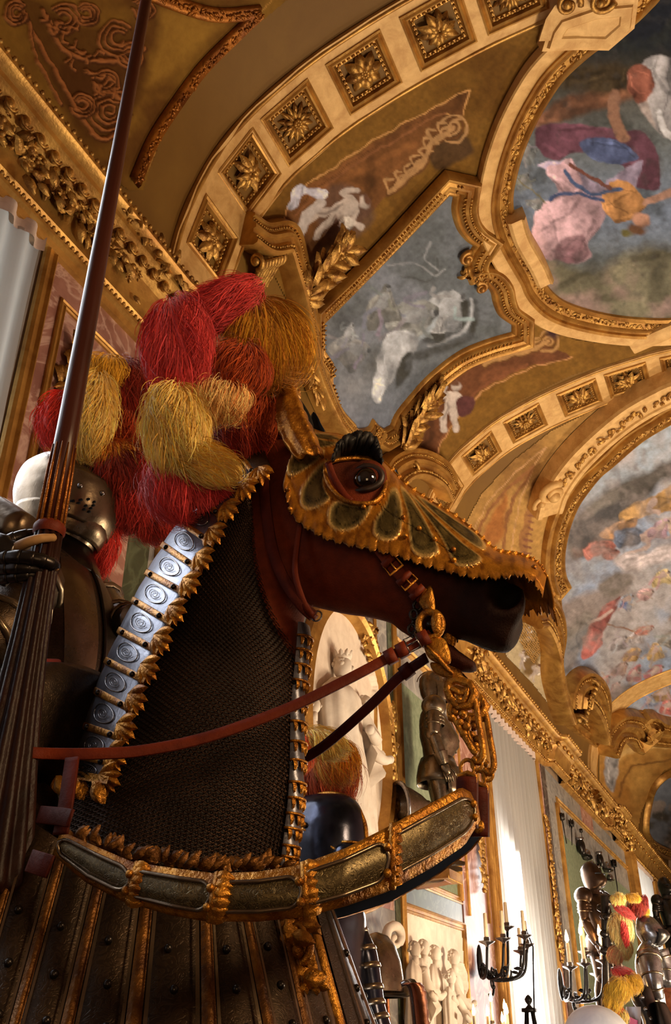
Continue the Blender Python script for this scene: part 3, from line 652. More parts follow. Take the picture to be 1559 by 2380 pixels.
    p.poly([(1300, 1480), (1340, 1440), (1370, 1420), (1380, 1450), (1350, 1510), (1330, 1560), (1300, 1560)], K(116, 106, 90), 14, k=.85, fold=40); p.poly([(1400, 1690), (1400, 1640), (1430, 1600), (1470, 1590), (1480, 1620), (1440, 1650)], K(112, 94, 80), 10, k=.9, fold=30)
    p.clouds(K(140, 124, 112), 34, 12, .45, .7, k=.55); p.clouds(K(96, 84, 74), 22, 19, .5, .75, k=.45)
t2 = thing('ceiling_painting', 'long central ceiling painting of clouds and tumbling figures beyond the second arch', 'ceiling painting', vault_hit(1450, 1350)[0])
painted(P2, 2.6, on_vault(.03), (0, 0, 0), paint_P2, 'painted_panel', FR, t2)
mb = MB(); P, Nn, sg = vframe(mb, P2, [(-.05, .02), (-.03, .1), (.01, .12), (.04, .08), (.05, .07), (.25, .10), (.27, .16), (.32, .2), (.36, .15), (.37, .12), (.46, .14), (.48, .19), (.53, .2), (.55, .16), (.56, .03)]); f2 = crease(mb.build('gilded_frame', M['gold'], t2), 35)
mb = MB(); carve_along(mb, P+P[:1], Nn+Nn[:1], sg, .15, .1, .085, .10, 5); mb.build('carved_foliage', M['gold_leafy'], f2)
tb = thing('ceiling_frame_bar', 'raised curved stucco bar with a volute end above the long central painting', 'ceiling ornament', vault_hit(1283, 1150)[0])
mb = MB(); P, Nn = vpath([(1256, 1172), (1275, 1120), (1320, 1055), (1390, 985), (1470, 925), (1559, 880), (1660, 850)], .03, 6)
mb.sweep(P, Nn, [(-.32, 0), (-.31, .34), (-.27, .37), (-.2, .36), (-.18, .33), (.16, .33), (.19, .37), (.28, .36), (.30, .3), (.31, .0)]); a_ = P[0]; mb.build('bar', M['stucco'], tb, smooth=False)
mb = MB(); h, n = vault_hit(1283, 1145, .4); mb.spiral(h, V((0, 1, 0)), n.cross(V((0, 1, 0))), n, .26, 1.6, .085, 9, 2.2, 1); h, n = vault_hit(1258, 1168, .4); mb.spiral(h, V((0, 1, 0)), n.cross(V((0, 1, 0))), n, .17, 1.2, .05, 8, 5, -1); mb.build('volute', M['stucco'], tb)
mb = MB(); carve_along(mb, P[9:], Nn[9:], 1, 0, .36, .14, .13, 6); mb.build('carved_vine', M['gold'], tb)
# ------------------------------------------------------------------ painted spandrels with cherubs and scrolls
och, ochd = C(132, 96, 36), C(108, 74, 24)
def putto(p, x, y, s, rot, fl=1):
    a = radians(rot); ca, sa = cos(a), sin(a)
    def T(u, v): return (x+(fl*u*ca-v*sa)*s, y+(fl*u*sa+v*ca)*s)
    sk, sd = K(178, 160, 136), K(104, 88, 74)
    p.poly([T(-.3, -.5), T(.3, -.5), T(.34, .1), T(.25, .55), T(-.25, .55), T(-.34, .1)], sk, 3, (.5, .8, -.6))
    for q, w in (([(-.12, .45), (-.3, 1.0), (-.2, 1.6)], .34), ([(.15, .45), (.25, 1.0), (.55, 1.45)], .34), ([(-.3, -.4), (-.6, -.2), (-.5, -.75)], .2), ([(.3, -.4), (.62, -.1), (.95, -.3)], .2)): p.line([T(*z) for z in q], w*s, sk, 3)
    p.blob(*T(.05, -.85), .3*s, .3*s, 0, sk, .3, sh=.5); p.blob(*T(-.02, -1.0), .3*s, .2*s, rot, K(96, 62, 40), .4); p.line([T(-.2, .0), T(-.1, .5), T(-.3, 1)], .12*s, sd, 4, k=.7)
    p.poly([T(.3, .0), T(.7, -.15), T(.85, .2), T(.5, .45)], K(190, 176, 150), 3, fold=14)
def acanthus(p, pts, r, c, c2):
    p.line(pts, r*.9, c2, 4); p.line(pts, r*.5, c, 3)
    x, y = pts[-1]
    for q in (1., .72, .45): p.line([(x+q*r*cos(a)*1.2, y+q*r*sin(a)*1.2) for a in np.linspace(-2.6, 2.2, 10)], r*.22, c if q != .72 else c2, 2.5)
    for i in range(len(pts)-1):
        (a, b), (d, e) = pts[i], pts[i+1]
        for k in range(4):
            u, v = lerpl(a, d, k/4), lerpl(b, e, k/4); p.line([(u, v), (u+r*.7*(1 if k % 2 else -1)*.6, v-r*.9), (u+r*(1.1 if k % 2 else .2), v-r*1.1)], r*.22, c, 2)
def paint_S1(p):
    p.c[:] = och; p.clouds(ochd, 120, 3, .4, .7); br = C(112, 74, 40)
    p.poly([(640, 590), (668, 480), (720, 430), (880, 320), (1090, 206), (1072, 278), (1020, 330), (930, 420), (800, 560), (720, 640)], br, 2, smooth=False, fold=90)
    p.line([(648, 560), (668, 480), (720, 425), (880, 316), (1090, 206)], 3.5, K(190, 136, 70), 2, False); p.line([(1090, 206), (1072, 276), (1030, 262)], 3, K(190, 136, 70), 2, False); p.line([(690, 500), (760, 430), (900, 335), (1030, 262)], 5, C(146, 98, 62), 2); p.line([(690, 488), (760, 418), (900, 323), (1030, 250)], 2, K(96, 56, 26), 2)
    p.poly([(1000, 340), (1060, 300), (1100, 350), (1060, 380), (1010, 395)], K(66, 46, 28), 10, k=.8); acanthus(p, [(905, 445), (950, 410), (985, 370), (1005, 330), (1052, 300)], 26, C(186, 146, 100), C(112, 74, 40))
    p.poly([(755, 440), (830, 440), (870, 500), (830, 545), (740, 540)], K(90, 66, 50), 14, k=.7); p.poly([(665, 480), (690, 430), (720, 440), (760, 445), (745, 462), (705, 452), (692, 480)], K(178, 172, 168), 3, (.4, 1, -.8), fold=12)
    putto(p, 800, 486, 58, 66); p.line([(745, 470), (712, 505), (692, 552)], 21, K(178, 164, 144), 3)
s1 = [(565, 535), (600, 480), (684, 386), (800, 284), (960, 190), (1100, 118), (1262, 54), (1262, 110), (1200, 190), (1150, 300), (1130, 400), (1040, 420), (740, 740), (680, 720), (640, 640)]
tp = thing('ceiling_painting', 'painted brown spandrel with white cherub and scroll between near arch and grey panel', 'ceiling painting', vault_hit(800, 480)[0]); painted(s1, 3.2, on_vault(.012), och, paint_S1, 'painted_panel', FR, tp, desat=.05)
def paint_S2(p):
    p.c[:] = och; p.clouds(ochd, 110, 5, .4, .7); br = C(106, 66, 42)
    p.poly([(975, 1060), (990, 990), (1040, 900), (1120, 840), (1220, 800), (1330, 827), (1240, 850), (1130, 900), (1050, 980), (1005, 1070)], br, 2, fold=60); p.line([(1005, 1075), (1050, 985), (1130, 905), (1240, 855), (1332, 828)], 3, K(178, 124, 70), 2); p.line([(1020, 1030), (1060, 960), (1135, 890), (1225, 848)], 5, C(130, 82, 54), 2)
    acanthus(p, [(1125, 850), (1170, 830), (1220, 820), (1275, 795)], 20, C(186, 144, 92), C(112, 74, 40)); p.blob(1285, 775, 24, 16, 40, K(60, 36, 34), .7); putto(p, 1052, 935, 42, 12); p.poly([(1062, 930), (1100, 920), (1095, 960), (1062, 965)], K(84, 46, 40), 3)
s2 = [(950, 1075), (965, 1020), (1000, 930), (1060, 860), (1140, 812), (1190, 790), (1240, 740), (1330, 790), (1400, 800), (1480, 800), (1560, 780), (1560, 800), (1500, 818), (1320, 873), (1200, 934), (1110, 1006), (1040, 1084), (1012, 1120)]
tp = thing('ceiling_painting', 'painted brown spandrel with standing cherub between grey panel and second arch', 'ceiling painting', vault_hit(1060, 950)[0]); painted(s2, 3., on_vault(.012), och, paint_S2, 'painted_panel', FR, tp, desat=.05)
def paint_S3(p):
    p.c[:] = K(140, 102, 46, 2); p.clouds(K(118, 80, 34, 1.5), 100, 5, .4, .7)
    l = K(186, 138, 84)
    p.line([(1095, 1250), (1130, 1170), (1190, 1105), (1265, 1043)], 2.5, l, 2); p.line([(1265, 1043), (1225, 1120), (1200, 1200), (1190, 1300)], 2.5, l, 2); p.line([(1110, 1240), (1140, 1180), (1190, 1125), (1240, 1085)], 8, C(146, 100, 62), 2); p.line([(1240, 1085), (1195, 1160), (1172, 1230), (1165, 1300)], 8, C(146, 100, 62), 2); p.poly([(1120, 1250), (1180, 1140), (1160, 1260)], K(126, 76, 30, 2), 8)
    p.line([(1237, 1165), (1222, 1230), (1215, 1330)], 20, C(160, 114, 70), 2)
    for k in range(9): p.line([(1230-k*1.6, 1180+k*15), (1244-k*1.6, 1184+k*15)], 5, K(120, 74, 46), 2)
s3 = [(1060, 1300), (1085, 1215), (1120, 1150), (1190, 1075), (1280, 1005), (1400, 945), (1560, 905), (1560, 960), (1420, 1040), (1330, 1130), (1290, 1220), (1285, 1320), (1290, 1450), (1240, 1540), (1180, 1440)]
tp = thing('ceiling_painting', 'ochre spandrel with painted pointed border beyond the second arch', 'ceiling painting', vault_hit(1180, 1200)[0]); painted(s3, 3., on_vault(.012), och, paint_S3, 'painted_panel', FR, tp, desat=.05)
def paint_S0(p):
    p.c[:] = K(104, 72, 22, 2); p.clouds(K(78, 48, 14, 2), 90, 5, .4, .7); rl, rd = K(122, 72, 32, 2.0), K(66, 34, 10, 1.5)
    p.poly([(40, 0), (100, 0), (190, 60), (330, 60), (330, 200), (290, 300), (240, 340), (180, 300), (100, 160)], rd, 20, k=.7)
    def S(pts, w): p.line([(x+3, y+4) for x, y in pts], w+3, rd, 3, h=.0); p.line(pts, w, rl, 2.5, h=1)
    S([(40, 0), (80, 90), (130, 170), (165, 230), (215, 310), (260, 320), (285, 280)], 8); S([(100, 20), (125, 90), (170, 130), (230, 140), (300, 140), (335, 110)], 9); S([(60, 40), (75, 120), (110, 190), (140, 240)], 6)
    for x, y, r, f in ((150, 40, 34, 1), (270, 90, 42, -1), (245, 190, 30, 1), (250, 260, 44, -1), (200, 30, 26, 1), (330, 20, 26, 1), (35, 30, 26, -1), (190, 245, 26, 1), (300, 130, 30, 1)):
        for q in (1, .68, .4): S([(x+f*q*r*cos(a), y+q*r*sin(a)) for a in np.linspace(-2.4, 2.4+.6*q, 10)], 5)
    for k in range(26):
        a = k*.9; x = 110+190*(k/26)+16*sin(k*2.1); y = 40+230*(k/26)+26*cos(k*1.7); S([(x, y), (x+14*cos(a), y+14*sin(a)), (x+22*cos(a+.7), y+22*sin(a+.7))], 5)
    p.poly([(340, 200), (420, 150), (500, 70), (510, 60), (380, 20), (370, 80)], K(128, 92, 30, 2), 26, k=.7)
    gold = K(176, 124, 54); p.line([(640, -30), (615, 25), (560, 80), (470, 170), (390, 290), (330, 420)], 3, gold, 2)
s0 = [(-60, -80), (760, -80), (640, 20), (530, 110), (430, 220), (370, 330), (330, 440), (300, 440), (150, 330), (-60, 50)]
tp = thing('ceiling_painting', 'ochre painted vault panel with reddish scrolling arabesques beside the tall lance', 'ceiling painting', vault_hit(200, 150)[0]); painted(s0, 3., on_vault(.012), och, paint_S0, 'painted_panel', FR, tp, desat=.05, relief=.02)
mb = MB(); P, Nn = vpath([(330, -25), (400, 5), (500, 35), (605, 28)], .02, 6); mb.sweep(P, Nn, [(-.07, 0), (-.06, .04), (-.02, .05), (.02, .03), (.05, .05), (.07, 0)]); P2_, N2_ = vpath([(605, 28), (555, 75), (470, 160), (400, 255), (350, 335), (312, 425)], .02, 6); mb.sweep(P2_, N2_, [(-.07, 0), (-.06, .04), (-.02, .05), (.02, .03), (.05, .05), (.07, 0)]); bf = mb.build('raised_border', M['gold_dark'], tp)
mb = MB(); carve_along(mb, P, Nn, 1, 0, .045, .05, .06, 3); carve_along(mb, P2_, N2_, 1, 0, .045, .06, .06, 4); mb.build('carved_leaves', M['gold_dark'], bf)
# ------------------------------------------------------------------ curved pediments (consoles) at the feet of the arches
def pediment(name, label, path, scale, console, seed):
    P, Nn = vpath(path, .02, 6); t = thing(name, label, 'ceiling ornament', P[0])
    mb = MB(); k = scale; mb.sweep(P, Nn, [(-.30*k, 0), (-.29*k, .30*k), (-.25*k, .36*k), (-.2*k, .37*k), (-.17*k, .31*k), (-.14*k, .31*k), (-.11*k, .25*k), (-.05*k, .24*k), (-.03*k, .28*k), (.02*k, .27*k), (.05*k, .2*k), (.12*k, .18*k), (.14*k, .22*k), (.18*k, .2*k), (.2*k, 0)]); mm = crease(mb.build('curved_moulding', M['gold'], t), 35)
    mb = MB(); carve_along(mb, P, Nn, 1, -.155*k, .33*k, .05*k, .045*k, seed, kind='bead'); carve_along(mb, P, Nn, 1, .085*k, .21*k, .05*k, .04*k, seed, kind='bead'); mb.build('beading', M['gold_leafy'], mm)
    if console:
        mb = MB(); (x0, y0), (x1, y1) = console; a, n = vault_hit(x0, y0, .12*k); b, n2 = vault_hit(x1, y1, .06*k); d = (b-a); l = n.cross(d).normalized()
        for j in range(-3, 4):
            pts = [a+d*u+n*(.16*k*cos(u*2.6)+.05*k*(u < .2))+l*(j*.075*k) for u in np.linspace(0, 1, 12)]; mb.tube(pts, [.042*k]*12, 7)
        for sgn_ in (-1, 1): mb.spiral(a+l*(sgn_*.27*k)+n*.12*k, d.normalized(), n, l*sgn_, .13*k, 1.3, .04*k, 6, 0, 1)
        mb.build('scrolled_console', M['gold_leafy'], t)
    return t
pediment('ceiling_pediment', 'curved gilded pediment with ribbed console at the foot of the near arch above plumes', [(560, 522), (600, 546), (655, 540), (676, 600), (692, 680), (706, 770), (716, 850), (760, 960), (800, 1010)], .8, ((607, 600), (610, 680)), 1)
pediment('ceiling_pediment', 'rounded gilded pediment at the foot of the second arch behind the horse eye', [(880, 1110), (895, 1085), (930, 1066), (975, 1068), (1012, 1090), (1030, 1125)], 1.0, ((925, 1105), (930, 1160)), 2)
pediment('ceiling_pediment', 'tall gilded frame moulding left of the central painting beyond the horse muzzle', [(1225, 1400), (1250, 1398), (1270, 1430), (1278, 1480), (1272, 1540), (1282, 1600), (1296, 1650)], 1.5, None, 3)
pediment('ceiling_pediment', 'domed gilded pediment with foliage at the lower corner of the central painting', [(1306, 1640), (1312, 1600), (1330, 1578), (1352, 1580), (1372, 1606), (1380, 1650), (1376, 1700)], 1.9, ((1338, 1620), (1345, 1660)), 4)
pediment('ceiling_pediment', 'scalloped gilded frame below the central painting near the far end of vault', [(1385, 1725), (1398, 1695), (1425, 1668), (1462, 1668), (1476, 1690), (1490, 1664), (1520, 1676), (1600, 1684)], 1.9, None, 5)
def paint_S4(p):
    p.c[:] = K(150, 132, 92, 2); p.clouds(K(96, 72, 36, 2), 30, 5, .4, .6)
    for i, (x, y, s) in enumerate(((1228, 1470, 13), (1216, 1530, 15), (1245, 1560, 14))): putto(p, x, y, s, 20*i-10)
s4 = [(1175, 1520), (1200, 1440), (1225, 1405), (1250, 1430), (1258, 1500), (1268, 1590), (1280, 1640), (1240, 1590)]
tp = thing('ceiling_painting', 'small painted field with pale cherubs beside the horse muzzle', 'ceiling painting', vault_hit(1230, 1500)[0]); painted(s4, 2.4, on_vault(.012), och, paint_S4, 'painted_panel', FR, tp, desat=.05)
def paint_S5(p):
    p.c[:] = K(150, 108, 44, 2); p.clouds(K(118, 76, 24, 2), 60, 5, .4, .7); p.line([(1430, 1800), (1440, 1760), (1500, 1740), (1600, 1735)], 10, K(190, 146, 76), 4); p.line([(1440, 1850), (1460, 1790), (1520, 1770), (1600, 1765)], 4, K(110, 70, 26), 3)
    p.poly([(1405, 1790), (1420, 1720), (1440, 1730), (1432, 1830), (1415, 1830)], K(140, 132, 118), 4, fold=10)
s5 = [(1395, 1830), (1395, 1720), (1430, 1690), (1470, 1690), (1490, 1680), (1620, 1690), (1620, 1760), (1540, 1790), (1490, 1880), (1480, 1930), (1440, 1900)]
tp = thing('ceiling_painting', 'ochre painted niche at the far end of the vault below the central painting', 'ceiling painting', vault_hit(1450, 1780)[0]); painted(s5, 2.6, on_vault(.012), och, paint_S5, 'painted_panel', FR, tp, desat=.05)
def paint_P3(p):
    p.c[:] = K(110, 118, 122); p.clouds(K(80, 74, 60), 30, 5, .4, .65); p.clouds(K(150, 130, 110), 24, 8, .5, .65)
P3 = crom([(1560, 1800), (1530, 1815), (1512, 1850), (1500, 1890), (1500, 1930), (1530, 1965), (1620, 1980), (1660, 1880), (1620, 1800)], 5, True)
t3 = thing('ceiling_painting', 'small framed ceiling painting at the far right end of the vault', 'ceiling painting', vault_hit(1550, 1880)[0]); painted(P3, 2.6, on_vault(.03), och, paint_P3, 'painted_panel', FR, t3)
mb = MB(); P, Nn, sg = vframe(mb, P3, [(-.05, .02), (-.03, .12), (.05, .15), (.1, .1), (.3, .14), (.34, .25), (.42, .25), (.45, .02)]); f3 = mb.build('gilded_frame', M['gold'], t3)
mb = MB(); carve_along(mb, P+P[:1], Nn+Nn[:1], sg, .2, .14, .14, .16, 5); mb.build('carved_foliage', M['gold_leafy'], f3)
# ================================================================== LEFT WALL
M['marble_dark'] = mat('dark grey marble', C(92, 80, 76), C(60, 52, 52), 3, .35, 0, veins=C(120, 108, 100))
M['curtain'] = bpy.data.materials.new('sheer curtain'); _m = M['curtain']; _m.use_nodes = True; _n = _m.node_tree; _n.nodes.remove(_n.nodes['Principled BSDF'])
_d = _n.nodes.new('ShaderNodeBsdfDiffuse'); _d.inputs[0].default_value = (.52, .50, .50, 1); _t = _n.nodes.new('ShaderNodeBsdfTranslucent'); _t.inputs[0].default_value = (.85, .80, .72, 1)
_x = _n.nodes.new('ShaderNodeMixShader'); _x.inputs[0].default_value = .55; _n.links.new(_d.outputs[0], _x.inputs[1]); _n.links.new(_t.outputs[0], _x.inputs[2]); _n.links.new(_x.outputs[0], _n.nodes['Material Output'].inputs[0])
M['curtain_tape'] = mat('curtain heading', C(214, 196, 190), C(200, 182, 176), 20, .9)
M['glass'] = mat('window glass', (.9, .95, 1), (.85, .9, 1), 2, .05, 0, trans=1.0)
M['steel'] = mat('polished steel', C(150, 148, 150), C(120, 116, 118), 5, .27, .95, bump=.12, bscale=25, rvar=.07)
M['steel_warm'] = mat('browned steel', C(132, 116, 96), C(98, 84, 68), 5, .3, .9, bump=.15, bscale=20, rvar=.07)
M['steel_dark'] = mat('dark steel', C(62, 58, 56), C(40, 36, 34), 6, .3, .85, bump=.15, bscale=25)
M['steel_brown'] = mat('brown steel', C(70, 52, 38), C(44, 30, 22), 6, .34, .8, bump=.15, bscale=25)
M['copper'] = mat('coppery steel', C(170, 104, 70), C(120, 66, 40), 8, .35, .8, bump=.3, bscale=40)
X0 = -4.02
def facing(name, y0, y1, z0, z1, m, t=.02):
    mb = MB(); mb.abox((X0, y0, z0), (X0+t, y1, z1)); return mb.build(name, M[m], wall_left, smooth=False)
def rail(name, pts, w, m='gold', prof=None, closed=False, out=0.0):
    """moulding run on the wall through (Y, z) points"""
    P = [V((X0+.02+out, y, z)) for y, z in pts]; Nn = [V((1, 0, 0))]*len(P); w = w/2
    mb = MB(); mb.sweep(P, Nn, prof or [(-w, 0), (-w*.95, w*.5), (-w*.6, w*.75), (-w*.3, w*.4), (w*.3, w*.4), (w*.6, w*.75), (w*.95, w*.5), (w, 0)], closed=closed)
    return crease(mb.build(name, M[m], wall_left), 35)
ZT = 6.79
facing('marble_facing', 3.6, 4.97, 1, ZT, 'marble_pink'); facing('marble_facing', 4.97, 5.25, 1, ZT, 'marble_green'); facing('marble_facing', 5.25, 5.33, 1, ZT, 'marble_grey')
facing('marble_facing', 5.33, 7.6, 1, ZT, 'marble_pink'); facing('marble_facing', 7.6, 10.5, 1, ZT, 'marble_grey'); facing('marble_facing', 9.2, 10.02, 5.0, ZT, 'marble_dark', .025)
facing('marble_facing', 10.5, 10.66, 1, ZT, 'marble_green', .03)
rail('gilded_moulding', [(3.62, 1), (3.62, 6.78)], .13); rail('gilded_moulding', [(3.84, 1.2), (3.84, 6.46), (4.74, 6.46), (4.74, 1.2)], .07); rail('gilded_moulding', [(5.38, 1), (5.38, 6.78)], .12)
rail('gilded_moulding', [(10.05, 6.78), (10.05, 5.9), (10.0, 5.0), (10.0, 4.7)], .08); rail('gilded_moulding', [(10.72, 1), (10.72, 6.78)], .13)
rail('gilded_moulding', [(6.0, 1.0), (6.0, 6.5), (7.4, 6.5), (7.4, 1.0)], .1)
# gilded carved ornament hanging inside the first marble panel
mb = MB()
for z, s in ((6.05, 1.), (5.75, 1.), (5.4, .7), (5.1, .9), (4.85, .9), (4.6, .8)):
    for k in range(12): mb.leaf((X0+.04, 4.02+rnd.gauss(0, .06)*s, z+rnd.gauss(0, .08)), (.4, rnd.gauss(0, 1), rnd.gauss(0, 1)), (1, 0, 0), .16*s, .08*s, .6)
    mb.spiral((X0+.05, 4.0, z-.14), (0, 1, 0), (0, 0, 1), (1, 0, 0), .085*s, 1.4, .022, 6, rnd.random()*6)
mb.tube([(X0+.04, 4.02, 6.2), (X0+.05, 4.0, 5.4), (X0+.04, 4.03, 4.5)], .025, 6)
o = mb.build('carved_trophy', M['gold_leafy'], origin=(X0, 4.0, 4.5)); tag(o, 'gilded carved trophy hanging in pink marble panel beside the near curtain', 'wall ornament')
# green cloth bays
def bay(y0, y1, z0, z1, band):
    facing('cloth_panel', y0, y1, z0, z1, 'green_cloth', .02); rail('gilded_moulding', [(y0, z0), (y0, z1+band), (y1, z1+band), (y1, z0)], .14)
    facing('marble_band', y0+.07, y1-.07, z1-.12, z1+band-.05, 'marble_grey', .024)
bay(10.82, 13.0, 3.36, 5.95, .4); facing('marble_facing', 10.78, 13.1, 6.4, ZT, 'marble_grey', .022)
facing('marble_band', 10.8, 13.02, 3.08, 3.33, 'marble_green', .04); rail('gilded_moulding', [(10.78, 3.36), (13.05, 3.36)], .1); rail('gilded_moulding', [(10.78, 3.03), (13.05, 3.03), (13.05, 1.0)], .11)
facing('relief_ground', 10.8, 13.0, 1.0, 3.0, 'plaster', .02)
facing('marble_facing', 13.06, 14.6, 1.0, ZT, 'marble_pink', .05)
for y, w in ((14.56, .16), (14.76, .12), (14.95, .12)): rail('gilded_moulding', [(y, 1), (y, 6.78)], w, out=.03)
rail('gilded_moulding', [(13.3, 3.2), (13.3, 6.5), (14.3, 6.5), (14.3, 3.2)], .07, out=.03)
facing('marble_facing', 18.75, 19.7, 1.0, ZT, 'marble_pink', .02); facing('marble_facing', 19.7, 20.5, 1.0, ZT, 'marble_grey', .03); facing('marble_facing', 19.3, 19.66, 1.0, ZT, 'marble_dark', .04)
rail('gilded_moulding', [(18.85, 1), (18.85, 6.78)], .16); rail('gilded_moulding', [(20.45, 1), (20.45, 6.2)], .2)
bay(20.6, 30.2, 1.0, 5.75, .55); facing('marble_facing', 20.5, 30.2, 6.36, ZT, 'marble_grey', .022); facing('marble_facing', 23.5, 25, 6.36, ZT, 'marble_pink', .03)
rail('gilded_moulding', [(30.5, 1), (30.5, 6.78)], .7); facing('marble_facing', 36.3, 46, 1.0, ZT, 'marble_pink')
rail('gilded_moulding', [(36.5, 1), (36.5, 6.78)], .3); bay(38, 45, 1.0, 5.75, .55)
mb = MB()                                                                # carved vertical strips beside the windows
for y, z0, z1 in ((18.92, 3.0, 5.6), (14.0, 3.6, 5.2), (10.36, 3.8, 5.3), (30.5, 4.6, 6.6)):
    for z in np.arange(z0, z1, .11):
        for k in range(4): mb.leaf((X0+.09, y+rnd.gauss(0, .05), z), (.3, rnd.gauss(0, .7), 1), (1, 0, 0), .17, .09, .5, seg=3)
        mb.ball((X0+.12, y+rnd.gauss(0, .06), z), .035, 6, 4)
mb.build('carved_drop', M['gold_leafy'], wall_left)
mb = MB()
for k in range(90):
    a = rnd.random()*6.28; r = rnd.random()**.5*.24; mb.leaf((X0+.06, 9.78+r*cos(a), 5.93+r*sin(a)*1.1), (.4, rnd.gauss(0, 1), rnd.gauss(0, 1)), (1, 0, 0), .11, .07, .5, seg=3)
o = mb.build('gilded_cluster', M['gold_leafy'], origin=(X0, 9.78, 5.93)); tag(o, 'small gilded leaf cluster on grey wall right of the oval relief', 'wall ornament')
# ------------------------------------------------------------------ windows and curtains
def window(i, y0, y1, z0, z1):
    mb = MB(); x = -4.45
    for y in (y0+.04, (y0+y1)/2, y1-.04): mb.abox((x-.03, y-.04, z0), (x+.03, y+.04, z1))
    for z in np.linspace(z0+.04, z1-.04, 5): mb.abox((x-.025, y0, z-.03), (x+.025, y1, z+.03))
    w = struct(mb.build('window_%d' % i, M['plaster'], smooth=False)); mb = MB(); mb.abox((x-.004, y0, z0), (x+.004, y1, z1)); mb.build('pane', M['glass'], w, smooth=False); return w
def curtain(label, y0, y1, z0, z1, folds, amp, seed):
    r = random.Random(seed); t = thing('sheer_curtain', label, 'curtain', (-4.0, (y0+y1)/2, z0)); n = folds*10; rows = []
    ph = [r.uniform(0, 6.28) for _ in range(4)]
    for i in range(41):
        z = lerpl(z0, z1-.1, i/40); row = []; g = .6+.4*(1-i/40)
        for j in range(n+1):
            u = j/n; y = lerpl(y0, y1, u); f = sin(u*folds*2*pi+.5*sin(u*9+ph[0])+.25*sin(z*1.3+u*20))+.35*sin(u*folds*5.1+ph[1])
            row.append((-3.97+amp*g*f, y+.02*sin(z*2+u*30)*g, z))
        rows.append(row)
    mb = MB(); mb.grid(rows); mb.build('cloth', M['curtain'], t)
    rows = []
    for z in (z1-.14, z1-.1, z1-.02, z1): rows.append([(-3.95+amp*.8*sin(u*folds*2*pi)+.01, lerpl(y0-.01, y1+.01, u), z+.012*sin(u*folds*6)) for u in np.linspace(0, 1, n+1)])
    mb = MB(); mb.grid(rows); mb.build('heading_tape', M['curtain_tape'], t); return t
for i, (y0, y1) in enumerate(WINS): window(i+1, y0, y1, 1.0, 6.82)
curtain('sheer grey-white curtain at the near window, cut off by the picture edge', .3, 3.5, 1.0, 6.80, 15, .05, 1)
curtain('tall sheer white curtain glowing in the window behind the bit and wall candelabra', 15.0, 18.6, 1.0, 6.80, 14, .065, 2)
curtain('small distant sheer curtain right of the far green wall panel', 31.2, 36.0, 1.0, 6.85, 17, .05, 3)
# ------------------------------------------------------------------ reliefs in white stucco (height fields on the wall)
def wall_surf(X): return lambda x, y: (onwall(x, y, X), V((1, 0, 0)))
def rel(p, P, H, R=9, smooth=True, col=None):
    P = crom(P, 4, True) if smooth else P; ins = inside(p.X, p.Y, P); d = segdist(p.X, p.Y, P); h = np.where(ins, H*np.sqrt(np.clip(d/R, 0, 1)), 0); p.h = np.maximum(p.h, h)
def rline(p, P, w, H):
    d = segdist(p.X, p.Y, crom(P, 5), False); p.h = np.maximum(p.h, H*np.sqrt(np.clip(1-(d/(w/2))**2, 0, 1)))
def folds(p, amp=.25, sc=7): p.h = p.h*(1-amp*fbm(p.X/sc, p.Y/(sc*6), 3, 2))
M['relief'] = M['plaster']
ot = thing('oval_relief', 'tall oval white relief of a crowned robed figure in gold frame on wall', 'wall relief', (X0, 9.0, 4.6))
oy, oz, ory, orz = 9.13, 4.63, 1.19, 1.50
def oval_pix(k=1.): return [project(V((X0+.03, oy+ory*k*cos(a), oz+orz*k*sin(a))))[:2] for a in np.linspace(0, 2*pi, 60, endpoint=False)]
def relief_oval(p):
    for q in ([(845, 1690), (868, 1720), (850, 1760), (862, 1800)], [(835, 1800), (860, 1830), (845, 1880)], [(820, 1880), (840, 1930)], [(858, 1560), (868, 1600), (862, 1640)], [(850, 1740), (872, 1730), (866, 1700)], [(840, 1860), (865, 1880)], [(715, 1600), (722, 1640), (712, 1700)]): rline(p, q, 8, .22)
